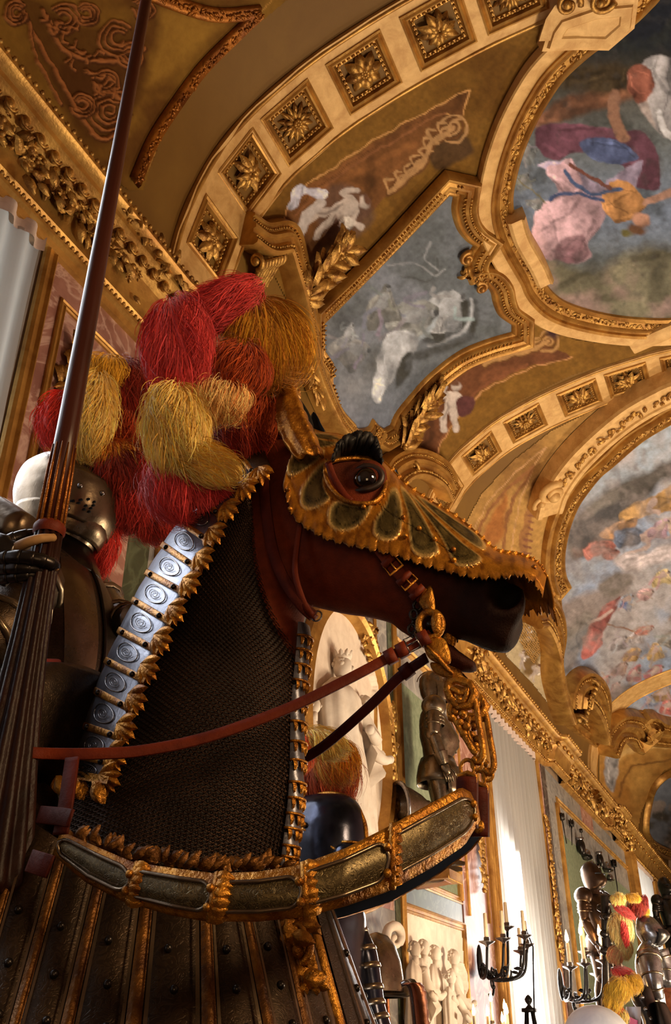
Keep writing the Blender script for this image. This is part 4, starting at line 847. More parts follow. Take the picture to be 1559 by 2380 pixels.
def statue(mb, x, yh, yf, w, X, seed, crown=False, turn=0., arm=1):
    """a draped figure standing out of the wall: pixel column x, head row yh, foot row yf, half width w in metres"""
    r = random.Random(seed); h = onwall(x, yh, X); f = onwall(x, yf, X); H = h.z-f.z; c0 = V((X, h.y, 0)); k = H/1.75; ph = r.random()*6; hr = .115*k
    rows = []
    for i in range(26):
        t = i/25; z = f.z+(H-.17*k)*t; rad = w*k*np.interp(t, [0, .2, .45, .62, .78, .9, .97, 1], [1.05, .98, .88, .78, .86, .8, .42, .3]); row = []
        for a in np.linspace(0, 2*pi, 44, endpoint=False): rr = rad*(1+(.10*sin(a*9+ph+t*2.2)+.05*sin(a*5-ph+t*5))*(1-t*.6)); row.append(V((X+rr*.62*cos(a), h.y+rr*sin(a)+.05*k*sin(t*3+ph), z)))
        rows.append(row)
    mb.grid(rows, closed=True, cap=True); hc = V((X+.03, h.y+.02, h.z)); mb.ell(hc, (hr*.95, 0, 0), (0, hr*.85, 0), (0, 0, hr*1.2), 14, 10); mb.ell(hc+V((hr*.85, turn*hr, -hr*.1)), (hr*.3, 0, 0), (0, hr*.18, 0), (0, 0, hr*.28), 8, 6)
    for q in range(26): a = r.uniform(0, 6.28); b = r.uniform(-.2, 1.4); mb.ball(hc+V((cos(a)*cos(b)*hr*.7-.02, sin(a)*cos(b)*hr*.85, sin(b)*hr*1.05)), hr*.3, 6, 4)
    mb.tube([hc-V((0, 0, hr*.9)), hc-V((0, 0, hr*2.1))], hr*.55, 8)
    if arm:
        sgn = 1 if arm > 0 else -1; s_ = V((X+.05, h.y+sgn*w*k*.75, h.z-.36*k)); mb.tube(crom([s_, s_+V((.12, sgn*.12, -.25))*k, s_+V((.26, -sgn*.05, -.42))*k, s_+V((.28, -sgn*.25, -.38))*k], 5), list(np.linspace(.095, .05, 16)*k), 9); mb.ball(s_+V((.28, -sgn*.28, -.37))*k, .055*k, 8, 6)
        mb.grid([[s_+V((.06+.2*v+.03*sin(u*9), sgn*(.1-.2*v), -.3-.55*u*(1-.4*v)))*k for v in np.linspace(0, 1, 8)] for u in np.linspace(0, 1, 8)])
    if crown:
        for q in range(9): a = q*.698; mb.leaf(hc+V((cos(a)*hr*.75, sin(a)*hr*.7, hr*.95)), V((cos(a)*.3, sin(a)*.3, 1)), V((cos(a), sin(a), 0)), hr*.8, hr*.5, .1, seg=3)
        mb.lathe(hc+V((0, 0, hr*.8)), (0, 0, 1), [(hr*.7, 0), (hr*.82, .02), (hr*.78, .05)], 14)
mbp = oval_pix(.97); painted(mbp, 2.4, wall_surf(X0+.03), C(226, 210, 194), relief_oval, 'stucco_panel', mat('oval stucco', C(222, 206, 190), C(206, 188, 172), 6, .8, 0, bump=.1, bscale=40), ot, relief=.24)
a_ = np.linspace(0, 2*pi, 64, endpoint=False); P = [V((X0+.02, oy+ory*cos(a), oz+orz*sin(a))) for a in a_]
mb = MB(); mb.sweep(P, [V((1, 0, 0))]*64, [(-.09, 0), (-.08, .1), (-.04, .13), (0, .08), (.04, .1), (.08, .13), (.1, .06), (.11, 0)], closed=True); crease(mb.build('gilded_frame', M['gold'], ot), 35)
def relief_group(p):
    for q in ([(945, 2260), (950, 2300), (946, 2370)], [(1062, 2240), (1068, 2300), (1060, 2360)]): rline(p, q, 8, .4)
gt_ = thing('figure_relief', 'white stucco relief panel of standing draped figures low on the wall', 'wall relief', (X0, 12, 2))
painted([(933, 2118), (1072, 2165), (1088, 2410), (940, 2410)], 2.0, wall_surf(X0+.03), C(226, 210, 194), relief_group, 'stucco_panel', mat('panel stucco', C(226, 212, 198), C(208, 192, 178), 6, .8, 0, bump=.1, bscale=40), gt_, relief=.26)
mb = MB(); statue(mb, 789, 1552, 1930, .44, X0+.12, 3, True, .2, 1); mb.build('crowned_figure', M['plaster'], ot)
mb = MB(); statue(mb, 842, 1640, 1960, .26, X0+.10, 5, False, -.2, -1); mb.build('attendant_figure', M['plaster'], ot)
mb = MB(); statue(mb, 722, 1640, 1900, .26, X0+.06, 8, False, .2, 1); mb.build('attendant_figure', M['plaster'], ot)
for i_, (x, yh, yf, w, a_) in enumerate(((957, 2206, 2470, .27, 1), (978, 2203, 2470, .26, -1), (1005, 2216, 2480, .27, 1), (1049, 2226, 2490, .29, -1), (1041, 2272, 2500, .26, 1))):
    mb = MB(); statue(mb, x, yh, yf, w, X0+(.16 if i_ < 4 else .34), 20+i_, False, .2, a_); mb.build('standing_figure', M['plaster'], gt_)
# pink arch band and grey wall under the oval
P = [V((X0+.03, y, z)) for y, z in ((8.9, 2.72), (9.3, 2.78), (9.8, 2.9), (10.4, 3.1))]; mb = MB(); mb.sweep(P, [V((1, 0, 0))]*4, [(-.03, 0), (-.02, .03), (.02, .03), (.03, 0)]); mb.build('gilded_moulding', M['gold'], wall_left)
facing('marble_band', 8.6, 10.45, 2.95, 3.25, 'marble_pink', .026)
# ================================================================== THE HORSE AND ITS ARMOUR
PH = radians(22)
HF = (RT*cos(PH)-FH*sin(PH)).normalized(); HN = -(FH*cos(PH)+RT*sin(PH)).normalized(); HO = at(930, 1250, 2.1)   # forward, near side, a point of the middle plane
def HP(x, y, off=0.): return onplane(x, y, HO+HN*off, HN)
def mirror(p): p = V(p); return p-HN*(2*(p-HO).dot(HN))
M['coat'] = mat('horse coat', None, (.6, .6, .6), 40, .68, 0, attr=True, bump=.3, bscale=260, spec=.16)
M['eye'] = mat('glass eye', C(16, 8, 6), C(8, 5, 4), 3, .06, 0, spec=.8)
M['leather'] = mat('red-brown leather', C(112, 42, 17), C(80, 26, 10), 8, .6, 0, bump=.2, bscale=80, spec=.2)
M['leather_dark'] = mat('dark leather', C(84, 28, 14), C(56, 16, 8), 8, .62, 0, bump=.2, bscale=80, spec=.15)
M['gold_armour'] = mat('gilt armour border', C(200, 140, 48), C(120, 70, 20), 22, .36, .75, bump=.5, bscale=90)
M['etched'] = mat('etched dark steel', C(112, 98, 66), C(84, 72, 46), 10, .38, .7, etch=.4, escale=60, bump=.05, ecol=.6)
M['etched_dark'] = mat('etched brown steel', C(72, 56, 40), C(48, 36, 25), 9, .42, .7, etch=.25, escale=42, ecol=.7)
M['gold_worn'] = mat('worn gilt strip', C(128, 84, 30), C(76, 44, 14), 22, .45, .65, bump=.4, bscale=90)  # darker copy of the armour gilt, with the shadow put into its colour
M['silver'] = mat('bright etched steel', C(134, 137, 150), C(86, 89, 102), 7, .38, .82, bump=.15, bscale=60, rvar=.06)
M['mail'] = mat('iron mail', C(84, 62, 50), C(40, 27, 21), 9, .42, .9)
M['mail_cloth'] = mat('mail backing', C(30, 17, 12), C(18, 10, 8), 60, .8)
M['shaff'] = mat('gilt and etched steel', None, (.7, .66, .6), 26, .36, .68, attr=True, bump=.15, bscale=110, etch=.12, escale=60, ecol=.85)
M['lining'] = mat('dark blue lining', C(16, 18, 26), C(9, 10, 16), 12, .9)
def loft(st, n=24, sub=4, corr=.18, caps=True, power=2.0):
    """st: (pixel A, pixel B, half width) cross sections in the middle plane"""
    A = crom([HP(*s_[0]) for s_ in st], sub); B = crom([HP(*s_[1]) for s_ in st], sub); W = np.interp(np.linspace(0, len(st)-1, len(A)), range(len(st)), [s_[2] for s_ in st])
    rows = []
    for a, b, w in zip(A, B, W):
        c = (a+b)/2; e = (b-a)/2; L = e.length; e = e/L; La = sqrt(max(L*L-corr*w*w, .3*L*L)); row = []
        for k in range(n):
            t = 2*pi*k/n; cs, sn = cos(t), sin(t); row.append(c+e*(La*abs(cs)**(2/power)*(1 if cs > 0 else -1))+HN*(w*abs(sn)**(2/power)*(1 if sn > 0 else -1)))
        rows.append(row)
    return rows
NECK = [((640, 1040), (712, 1400), .09), ((560, 1130), (695, 1462), .10), ((470, 1260), (690, 1560), .115), ((398, 1410), (684, 1680), .13), ((338, 1540), (680, 1800), .15), ((282, 1670), (668, 1920), .17), ((225, 1810), (655, 2030), .20)]
HEAD = [((640, 1020), (640, 1330), .075), ((712, 1020), (700, 1400), .092), ((785, 1040), (775, 1426), .108), ((865, 1075), (850, 1438), .108), ((935, 1135), (905, 1452), .094), ((995, 1190), (962, 1474), .078), ((1055, 1240), (1015, 1482), .064), ((1115, 1292), (1075, 1492), .058), ((1165, 1332), (1125, 1514), .062), ((1200, 1372), (1165, 1522), .056), ((1216, 1420), (1190, 1508), .036)]
mb = MB()
mb.grid(loft(HEAD, 24, 4, .2), closed=True, cap=True); mb.grid(loft([((560, 1000), (560, 1300), .05)]+NECK[0:1], 20, 2), closed=True, cap=True) if False else None
mb.grid(loft([((690, 1010), (730, 1400), .085)]+NECK+[((150, 2000), (700, 2200), .25), ((60, 2200), (745, 2420), .29), ((0, 2420), (730, 2640), .28)], 24, 4), closed=True, cap=True)
mb.grid(loft([((930, 1400), (918, 1462), .035), ((985, 1445), (968, 1494), .036), ((1040, 1490), (1020, 1540), .033), ((1085, 1522), (1070, 1564), .030), ((1112, 1540), (1104, 1566), .018)], 14, 3, .1), closed=True, cap=True)
e0 = HP(846, 1116, .075); mb.ell(e0, HF*.06, HN*.03, ZZ*.055, 14, 10)
mb.ell(HP(1180, 1400, .035), HF*.04, HN*.03, ZZ*.055, 12, 8)
WB = HP(330, 2330, 0); BZ = WB.z                                            # barrel and legs carry the neck (below the picture)
for k, (l, rx, rz) in enumerate(((.0, .30, .42), (.4, .31, .40), (.8, .32, .40), (1.15, .30, .40))): mb.ell(WB-HF*l+ZZ*(-.05), HF*.38, HN*rx, ZZ*rz, 18, 12)
PLZ = .42
for l, s_ in ((-.02, 1), (-.02, -1), (-1.3, 1), (-1.3, -1)):
    b = WB+HF*l+HN*(.16*s_); mb.tube([b+ZZ*(-.1), V((b.x, b.y, lerpl(PLZ, BZ, .55)))+HF*.02, V((b.x, b.y, PLZ+.32)), V((b.x, b.y, PLZ+.12)), V((b.x, b.y, PLZ+.0))+HF*.03], [.15, .09, .055, .05, .065], 12)
hb = mb.build('horse', M['coat']); rm = hb.modifiers.new('r', 'REMESH'); rm.mode = 'VOXEL'; rm.voxel_size = .011; sm = hb.modifiers.new('s', 'SMOOTH'); sm.factor = .5; sm.iterations = 4
dg = bpy.context.evaluated_depsgraph_get(); me2 = bpy.data.meshes.new_from_object(hb.evaluated_get(dg)); hb.modifiers.clear(); hb.data = me2; me2.polygons.foreach_set('use_smooth', [True]*len(me2.polygons))
nv = len(me2.vertices); co_ = np.zeros(nv*3, dtype=np.float32); me2.vertices.foreach_get('co', co_); co_ = co_.reshape(-1, 3)
rel_ = co_-np.array(HO)[None]; hx = rel_@np.array(HF); hz = rel_[:, 2]; hn = rel_@np.array(HN)
def hxz(x, y): p = HP(x, y)-HO; return p.dot(HF), p.z
nose = np.array(hxz(1190, 1440)); nos = np.array(hxz(1187, 1398)); eye_ = np.array(hxz(850, 1120)); mouth = [hxz(1005, 1476), hxz(1060, 1494), hxz(1110, 1508), hxz(1150, 1520)]
base = np.array(C(112, 44, 18)); dark = np.array(C(26, 14, 10)); col = base[None]*(.75+.5*fbm(hx*9, hz*9, 4))[:, None]
dn = np.hypot(hx-nose[0], hz-nose[1]); m = np.clip((.30-dn)/.2, 0, 1)[:, None]; col = col*(1-m*.93)+dark*m*.93
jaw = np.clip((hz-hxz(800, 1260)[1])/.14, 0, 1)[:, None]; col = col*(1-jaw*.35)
dno = np.hypot((hx-nos[0])/1.0, (hz-nos[1])/1.25); mN = np.clip((.036-dno)/.012, 0, 1); col = col*(1-mN[:, None]*.95)
push = mN*.03*np.sign(hn); co_ -= np.array(HN)[None]*push[:, None]; rimN = np.exp(-((dno-.043)/.008)**2)*.006*np.sign(hn)*(np.abs(hn) > .02); co_ += np.array(HN)[None]*rimN[:, None]
de = np.hypot(hx-eye_[0], hz-eye_[1]); mE = np.clip((.075-de)/.04, 0, 1)[:, None]*(hn > 0)[:, None]; col = col*(1-mE*.6)+np.array(C(60, 26, 14))*mE*.6
dm = segdist(hx, hz, mouth, False); col = col*(1-np.clip((.014-dm)/.01, 0, 1)*.9)[:, None]; co_ -= np.array(HN)[None]*(np.clip((.014-dm)/.01, 0, 1)*.008*np.sign(hn))[:, None]
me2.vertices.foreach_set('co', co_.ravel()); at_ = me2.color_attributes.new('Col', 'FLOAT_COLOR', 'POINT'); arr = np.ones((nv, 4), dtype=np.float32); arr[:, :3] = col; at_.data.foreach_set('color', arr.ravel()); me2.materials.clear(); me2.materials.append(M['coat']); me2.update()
tag(hb, 'dark bay horse with head raised in profile, wearing gilded face armour and mail', 'horse')
ec = HP(851, 1118, .084); mb = MB(); mb.ball(ec, .031, 20, 14); eye = mb.build('eye', M['eye'], hb); mb = MB(); mb.ball(mirror(ec), .031, 16, 12); mb.build('eye', M['eye'], hb)
mb = MB()                                                                 # eyelids
for s_ in (1, -1):
    pth = [ec+HF*(.040*cos(a))+ZZ*(.032*sin(a))+HN*(.014-.01*abs(cos(a))) for a in np.linspace(0, 2*pi, 24, endpoint=False)]; mb.tube([p if s_ > 0 else mirror(p) for p in pth], .008, 6, closed=True)
mb.build('eyelid', mat('eyelid skin', C(40, 18, 10), C(24, 10, 6), 30, .5), hb)
def ear(base_, tip, w, name, m, s_=1, out=.02):
    a, b = HP(*base_, out), HP(*tip, out+.02); mb = MB(); rows = []
    for i in range(13):
        t = i/12; c = a.lerp(b, t); ww = w*(sin(pi*min(1, .12+.88*t))**.8)*(1.25-.5*t)+.002; rows.append([c+HF*(ww*sin(q))*1.+HN*(ww*.7*cos(q)) for q in np.linspace(-2.2, 2.2, 11)])
    if s_ < 0: rows = [[mirror(p) for p in r_] for r_ in rows]
    mb.grid(rows); o = mb.build(name, m, hb); sd = o.modifiers.new('t', 'SOLIDIFY'); sd.thickness = .006; return o
ear((705, 1040), (676, 905), .035, 'ear', M['coat'], 1); ear((690, 1040), (655, 905), .032, 'ear', M['lining'], -1)
tp_ = V((WB.x, WB.y, 0))-HF*.65
mb = MB(); A_ = HF*1.35; B_ = HN*.5
mb.box(tp_+ZZ*(PLZ/2-.02), A_, B_, ZZ*(PLZ/2-.02)); mb.box(tp_+ZZ*(PLZ-.03), A_*1.04, B_*1.1, ZZ*.03); mb.box(tp_+ZZ*.05, A_*1.04, B_*1.1, ZZ*.05)
o = mb.build('plinth', M['wallpaint'], smooth=False, origin=tp_); tag(o, 'plain painted display plinth under the armoured horse', 'plinth')
# ------------------------------------------------------------------ shaffron: a shell of etched petals and gilt scalloped border, same on both sides
SH = [((700, 985), (657, 1120), .118), ((742, 1003), (682, 1198), .128), ((790, 1010), (742, 1242), .134), ((840, 1035), (800, 1262), .126), ((890, 1072), (868, 1276), .124), ((940, 1122), (930, 1292), .112), ((1000, 1164), (988, 1312), .098), ((1060, 1200), (1050, 1328), .088), ((1110, 1242), (1105, 1340), .082), ((1155, 1280), (1160, 1340), .080), ((1205, 1290), (1205, 1334), .078), ((1245, 1306), (1240, 1350), .066), ((1270, 1340), (1262, 1382), .05)]
NS, NQ = 190, 66
R_ = crom([s_[0] for s_ in SH], 24); L_ = crom([s_[1] for s_ in SH], 24); tt = np.linspace(0, len(R_)-1, NS); Rx = np.interp(tt, range(len(R_)), [p[0] for p in R_]); Ry = np.interp(tt, range(len(R_)), [p[1] for p in R_]); Lx = np.interp(tt, range(len(L_)), [p[0] for p in L_]); Ly = np.interp(tt, range(len(L_)), [p[1] for p in L_]); Wd = np.interp(tt, np.linspace(0, len(R_)-1, len(SH)), [s_[2] for s_ in SH])
arc = np.concatenate([[0], np.cumsum(np.hypot(np.diff(Lx), np.diff(Ly)))])
X = np.zeros((NS, NQ)); Y = np.zeros((NS, NQ)); OFFS = np.zeros((NS, NQ))
for i in range(NS):
    d = math.hypot(Lx[i]-Rx[i], Ly[i]-Ry[i]); ext = 1+(9*abs(sin(pi*arc[i]/27))**.6-4+3*sin(arc[i]*.61))/d
    for j in range(NQ):
        q = j/(NQ-1)*ext; X[i, j] = lerpl(Rx[i], Lx[i], q); Y[i, j] = lerpl(Ry[i], Ly[i], q); OFFS[i, j] = Wd[i]*sin(min(q*1.2, 1.0)*pi/2)**(.62 if i < 75 else .8)+.012*max(0, q-.8)/.2
pt = Paint(X.ravel(), Y.ravel(), C(196, 134, 44)); gold = C(206, 146, 50); ol = C(96, 84, 50); oll = C(140, 124, 78)
pt.clouds(C(120, 66, 16), 14, 3, .45, .7, k=.75)
def Z4(P): return [(560+.4747*x, 860+.4747*y) for x, y in P]
pet = [[(222, 470), (250, 420), (300, 395), (370, 388), (410, 395), (390, 430), (330, 475), (270, 512), (228, 512)], [(288, 640), (300, 575), (340, 510), (390, 455), (425, 440), (408, 500), (405, 560), (425, 610), (440, 628), (400, 660), (350, 682), (305, 676)], [(424, 740), (432, 670), (470, 640), (540, 658), (600, 660), (640, 655), (625, 700), (585, 755), (520, 788), (455, 780)], [(645, 790), (655, 735), (690, 680), (715, 640), (735, 580), (770, 590), (790, 690), (788, 760), (765, 815), (720, 836), (670, 825)], [(780, 575), (810, 590), (870, 680), (930, 790), (968, 880), (935, 912), (880, 915), (835, 880), (822, 800), (815, 700)], [(830, 610), (880, 650), (980, 750), (1090, 850), (1175, 915), (1165, 945), (1120, 962), (1055, 955), (1020, 900), (960, 790)], [(860, 612), (950, 665), (1060, 740), (1150, 800), (1200, 860), (1180, 880), (1100, 830), (990, 740), (900, 660)], [(300, 350), (345, 330), (420, 345), (480, 355), (440, 372), (370, 382), (310, 372)], [(345, 312), (420, 312), (500, 342), (440, 340), (370, 335)]]
for P_ in pet: pt.poly(Z4(P_), gold, 2, h=1.); pt.poly(Z4(P_), (.75, .52, .2), 2)
for P_ in pet:
    c_ = np.mean(np.array(P_), axis=0); Q = [tuple(c_+(np.array(p)-c_)*.88) for p in P_]; pt.poly(Z4(Q), oll, 2, h=.35); Q = [tuple(c_+(np.array(p)-c_)*.76) for p in P_]; pt.poly(Z4(Q), ol, 2, fold=9); Q = [tuple(c_+(np.array(p)-c_)*.62) for p in P_]; pt.line([Z4(Q)[k % len(Q)] for k in range(len(Q)+1)], 1.6, C(40, 34, 20), 1)
pt.line(Z4([(655, 640), (760, 720), (900, 800), (1045, 905)]), 2.2, C(26, 16, 8), 1); pt.line(Z4([(300, 375), (360, 410), (420, 440)]), 2, C(26, 16, 8), 1)
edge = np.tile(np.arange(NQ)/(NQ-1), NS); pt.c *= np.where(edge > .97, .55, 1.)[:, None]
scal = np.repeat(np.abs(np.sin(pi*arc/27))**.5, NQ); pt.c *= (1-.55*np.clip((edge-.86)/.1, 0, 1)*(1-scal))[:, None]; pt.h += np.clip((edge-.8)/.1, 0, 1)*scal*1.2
hole = Z4([(412, 470), (455, 445), (520, 435), (600, 435), (665, 455), (700, 490), (708, 560), (690, 610), (650, 648), (580, 655), (510, 640), (450, 590), (420, 540)]); hole = crom(hole, 4, True)
inh = inside(X, Y, hole)
rows = [[None]*NQ for _ in range(NS)]
for i in range(NS):
    for j in range(NQ): rows[i][j] = HP(X[i, j], Y[i, j], OFFS[i, j]+.004*pt.h[i*NQ+j])
sk_ = lambda i, j: inh[i, j] or inh[i+1, j] or inh[i, j+1] or inh[i+1, j+1]
sh = thing('shaffron', 'gilded horse face armour with dark etched petals and scalloped gold edge', 'horse armour', HP(900, 1200, 0))
cl = [tuple(c) for c in np.clip(pt.c, 0, 1)]
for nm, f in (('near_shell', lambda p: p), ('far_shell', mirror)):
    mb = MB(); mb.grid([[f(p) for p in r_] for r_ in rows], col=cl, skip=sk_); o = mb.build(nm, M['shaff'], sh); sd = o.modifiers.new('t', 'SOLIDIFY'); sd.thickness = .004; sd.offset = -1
def shoff(x, y):
    d = np.hypot(X-x, Y-y); k = int(np.argmin(d)); return OFFS.ravel()[k]
mb = MB(); pr = [HP(x, y, shoff(x, y)+.006) for x, y in hole[::2]]; mb.tube(pr, .0055, 7, closed=True); mb.tube([mirror(p) for p in pr], .0055, 7, closed=True); mb.build('eye_rim', M['gold_armour'], sh)
mb = MB()
for x, y in Z4([(697, 610), (795, 722), (805, 812), (872, 775), (948, 828), (1040, 878), (1042, 930), (232, 585), (240, 680), (1435, 965), (335, 345), (600, 670)]): mb.ball(HP(x, y, shoff(x, y)+.005), .006, 8, 6)
mb.build('rivet', M['gold_armour'], sh)
# scalloped crest running along the ridge of the nose
mb = MB()
for i in range(70, NS, 5):
    p = HP(Rx[i], Ry[i], .0); mb.leaf(p-HF*.016-ZZ*.004, (HF*.9+ZZ*.45), HN, .024, .022, .2, seg=3)
mb.build('crest_leaves', M['gold_armour'], sh)
# scalloped hood over the eye, seen from beneath
inn = crom(Z4([(445, 452), (490, 425), (560, 418), (630, 425), (690, 470)]), 8); out_ = crom(Z4([(446, 440), (470, 365), (520, 322), (590, 306), (650, 325), (680, 385), (694, 452)]), 6)
for nm, f in (('eye_hood', lambda p: p), ('eye_hood', mirror)):
    mb = MB(); rr = []
    for k in range(61):
        u = k/60; a = inn[min(len(inn)-1, int(u*(len(inn)-1)))]; b = out_[min(len(out_)-1, int(u*(len(out_)-1)))]; sc_ = 1+.07*abs(sin(u*pi*7.5)); o0 = shoff(*a)
        rr.append([f(HP(lerpl(a[0], b[0], v*sc_), lerpl(a[1], b[1], v*sc_), o0-.004+.05*sin(v*pi*.62))) for v in np.linspace(0, 1, 7)])
    mb.grid(rr); o = mb.build(nm, mat('dark hood underside', C(22, 20, 22), C(12, 11, 14), 30, .6, .3), sh); sd = o.modifiers.new('t', 'SOLIDIFY'); sd.thickness = .003
# gilt ear guard of folded acanthus leaves
mb = MB(); a, b = HP(722, 1068, .105), HP(668, 872, .085); rows_ = []
for i in range(31):
    t = i/30; c = a.lerp(b, t)-HF*(.02*sin(pi*t)); ww = .036*(sin(pi*min(1, .22+.78*t))**.7)*(1+.10*abs(sin(t*pi*7)))*(1-.15*t)+.001
    rows_.append([c+HF*(ww*sin(q)*1.15)+HN*(ww*.75*cos(q)+.006*cos(q*6)*(1-t)) for q in np.linspace(-1.7, 1.7, 25)])
mb.grid(rows_); o = mb.build('ear_guard', M['gold_armour'], sh); sd = o.modifiers.new('t', 'SOLIDIFY'); sd.thickness = .004
mb = MB(); mb.grid([[mirror(p) for p in r_] for r_ in rows_]); o = mb.build('ear_guard', M['lining'], sh)
# ------------------------------------------------------------------ mail over the neck
ML = [((600, 1080), (645, 1365), .10), ((540, 1160), (672, 1450), .112), ((470, 1262), (690, 1560), .127), ((398, 1410), (685, 1680), .142), ((338, 1540), (680, 1800), .162), ((282, 1670), (668, 1920), .182), ((225, 1810), (655, 2030), .212), ((190, 1930), (655, 2110), .25)]
ml = thing('mail_neck_cover', 'dark iron mail covering the neck of the horse', 'horse armour', HP(450, 1600))
mrows = loft(ML, 48, 8, .0); mb = MB(); mb.grid(mrows, closed=True); mb.build('backing', M['mail_cloth'], ml)
ring = []
NR = 8
for k in range(NR): ring.append([(cos(2*pi*k/NR), sin(2*pi*k/NR), cos(2*pi*q/3)*.2, sin(2*pi*q/3)*.2) for q in range(3)])
MR = [[V(p) for p in r_] for r_ in mrows]; mb = MB(); vv, ff = [], []
def mpt(s_, t_):
    i = min(len(MR)-2, int(s_)); fi = s_-i; j = int(t_) % 48; fj = t_-int(t_); a = MR[i][j].lerp(MR[i][(j+1) % 48], fj); b = MR[i+1][j].lerp(MR[i+1][(j+1) % 48], fj); return a.lerp(b, fi)
srow = 0.0; row_i = 0
while srow < len(MR)-1.2:
    t_ = 1.0+(.0 if row_i % 2 else .5)*.7; mid = mpt(srow, 12)
    while t_ < 23.3:
        p = mpt(srow, t_); dt = mpt(srow, t_+.2)-p; ds = mpt(min(srow+.2, len(MR)-1.01), t_)-p; e1 = dt.normalized(); nn = e1.cross(ds).normalized(); nn = nn if nn.dot(HN) > 0 or abs(t_-12) > 8 else -nn
        cc = mpt(srow, 12); 
        c0 = (MR[min(len(MR)-1, int(srow))][0]+MR[min(len(MR)-1, int(srow))][24])/2
        if nn.dot(p-c0) < 0: nn = -nn
        e2 = nn.cross(e1); e2 = (e2+nn*.45).normalized(); n3 = e1.cross(e2); R0 = .0064; b0 = len(vv)
        for k in range(NR):
            for q in range(3):
                cx, sx, rr_, zz_ = ring[k][q]; vv.append(p+nn*.002+e1*(R0*cx*(1+rr_))+e2*(R0*sx*(1+rr_))+n3*(R0*zz_))
        for k in range(NR):
            for q in range(3): ff.append((b0+k*3+q, b0+((k+1) % NR)*3+q, b0+((k+1) % NR)*3+(q+1) % 3, b0+k*3+(q+1) % 3))
        t_ += .0114/max(1e-4, dt.length/.2)
    ds = (mpt(min(srow+.2, len(MR)-1.01), 12)-mid).length/.2; srow += .0094/max(ds, 1e-4); row_i += 1
mb.add(vv, ff); mb.build('mail_rings', M['mail'], ml); print('mail rings', len(vv)//24)
# ------------------------------------------------------------------ crinet: overlapping plates down the crest, gilt bands and leaf edging
CR = [((612, 1040), (628, 1085)), ((560, 1062), (600, 1112)), ((515, 1108), (560, 1150)), ((470, 1160), (520, 1205)), ((425, 1215), (492, 1262)), ((388, 1272), (462, 1322)), ((352, 1335), (432, 1378)), ((320, 1400), (398, 1446)), ((288, 1470), (366, 1512)), ((258, 1540), (336, 1580)), ((232, 1610), (308, 1650)), ((208, 1690), (284, 1715)), ((190, 1760), (262, 1775)), ((182, 1812), (248, 1822))]
ct = thing('crinet', 'row of bright steel neck plates with gold bands down the horse crest', 'horse armour', HP(400, 1350))
cA = crom([HP(*c[0], 0) for c in CR], 12); cB = crom([HP(*c[1], .0) for c in CR], 12); pA = crom([c[0] for c in CR], 12); pB = crom([c[1] for c in CR], 12)
def cring(f, flare=0., q0=-1.9, q1=1.9, nq=25):
    i = min(len(pA)-1, max(0, f*12)); i0 = int(i); i1 = min(len(pA)-1, i0+1); fr = i-i0; a = (lerpl(pA[i0][0], pA[i1][0], fr), lerpl(pA[i0][1], pA[i1][1], fr)); b = (lerpl(pB[i0][0], pB[i1][0], fr), lerpl(pB[i0][1], pB[i1][1], fr))
    e = (HP(*b)-HP(*a)); w = e.length; e = e/w; W = .112+.0115*f; aa = .155+.006*f; out = []
    for q in np.linspace(q0, q1, nq):
        u = q/1.9; d = w*u*u; lat = W*sqrt(max(0, 1-(1-min(d, aa)/aa)**2))+(.010+flare)*min(1, abs(u)*2.2); x, y = lerpl(a[0], b[0], u*u), lerpl(a[1], b[1], u*u); p = HP(x, y, lat)-e*((.006+flare)*(1-u*u))
        out.append(p if u >= 0 else mirror(p))
    return out
for k in range(len(CR)-1):
    mb = MB(); rws = []
    for v in np.linspace(0, 1, 9): rws.append(cring(k+v*1.08, .004+.007*v+.003*sin(pi*v)))
    mb.grid(rws); m_ = M['silver'] if k > 0 else M['etched_dark']; pl = mb.build('neck_plate', m_, ct); sd = pl.modifiers.new('t', 'SOLIDIFY'); sd.thickness = .002
    mb = MB(); mb.grid([cring(k+.9, .0145), cring(k+.93, .018), cring(k+1.1, .0185), cring(k+1.13, .013)]); mb.build('gilt_band', M['gold_armour'], pl)
    mb = MB()
    for q in (-1.6, -.75, .75, 1.6):
        rr_ = cring(k+1.02, .021, q, q+.01, 2); mb.ball(rr_[0], .0065, 8, 6)
    mb.build('rivet', M['steel_dark'], pl)
    if k > 0:                                                             # etched oval cartouche near the lower edge, and a scalloped leaf
        mb = MB(); ang = np.linspace(0, 2*pi, 22, endpoint=False); pts = []
        for a_ in ang: pts.append(cring(k+.5+.27*sin(a_), .0165, 1.18+.36*cos(a_), 1.3, 2)[0])
        mb.tube(pts, .0016, 5, closed=True); pts2 = []
        for a_ in np.linspace(0, 6.28*2, 40): pts2.append(cring(k+.5+.16*sin(a_)*(1-a_/16), .0165, 1.18+.2*cos(a_)*(1-a_/16), 1.3, 2)[0])
        mb.tube(pts2, .0009, 4); mb.build('etched_cartouche', M['steel'], pl)
    for s_ in (1, -1):
        mb = MB(); p0 = cring(k+.62, .004, 1.85*s_, 1.9*s_, 2)[0]; p1 = cring(k+.62, .004, 1.5*s_, 1.6*s_, 2)[0]; i = min(len(cA)-1, int((k+.62)*12)); e = (cB[i]-cA[i]).normalized(); tdir = (cA[min(len(cA)-1, i+6)]-cA[max(0, i-6)]).normalized()
        for a_ in (-.9, -.45, 0, .45, .9): mb.leaf(p0-e*.014+HN*(.004*s_), e*cos(a_)+tdir*(sin(a_)*.8+.25)+HN*(.25*s_), HN*s_, .066-.010*abs(a_), .025, .35, seg=5)
        mb.build('leaf_edge', M['gold_armour'], pl)
mb = MB()                                                                 # last broad lames over the withers
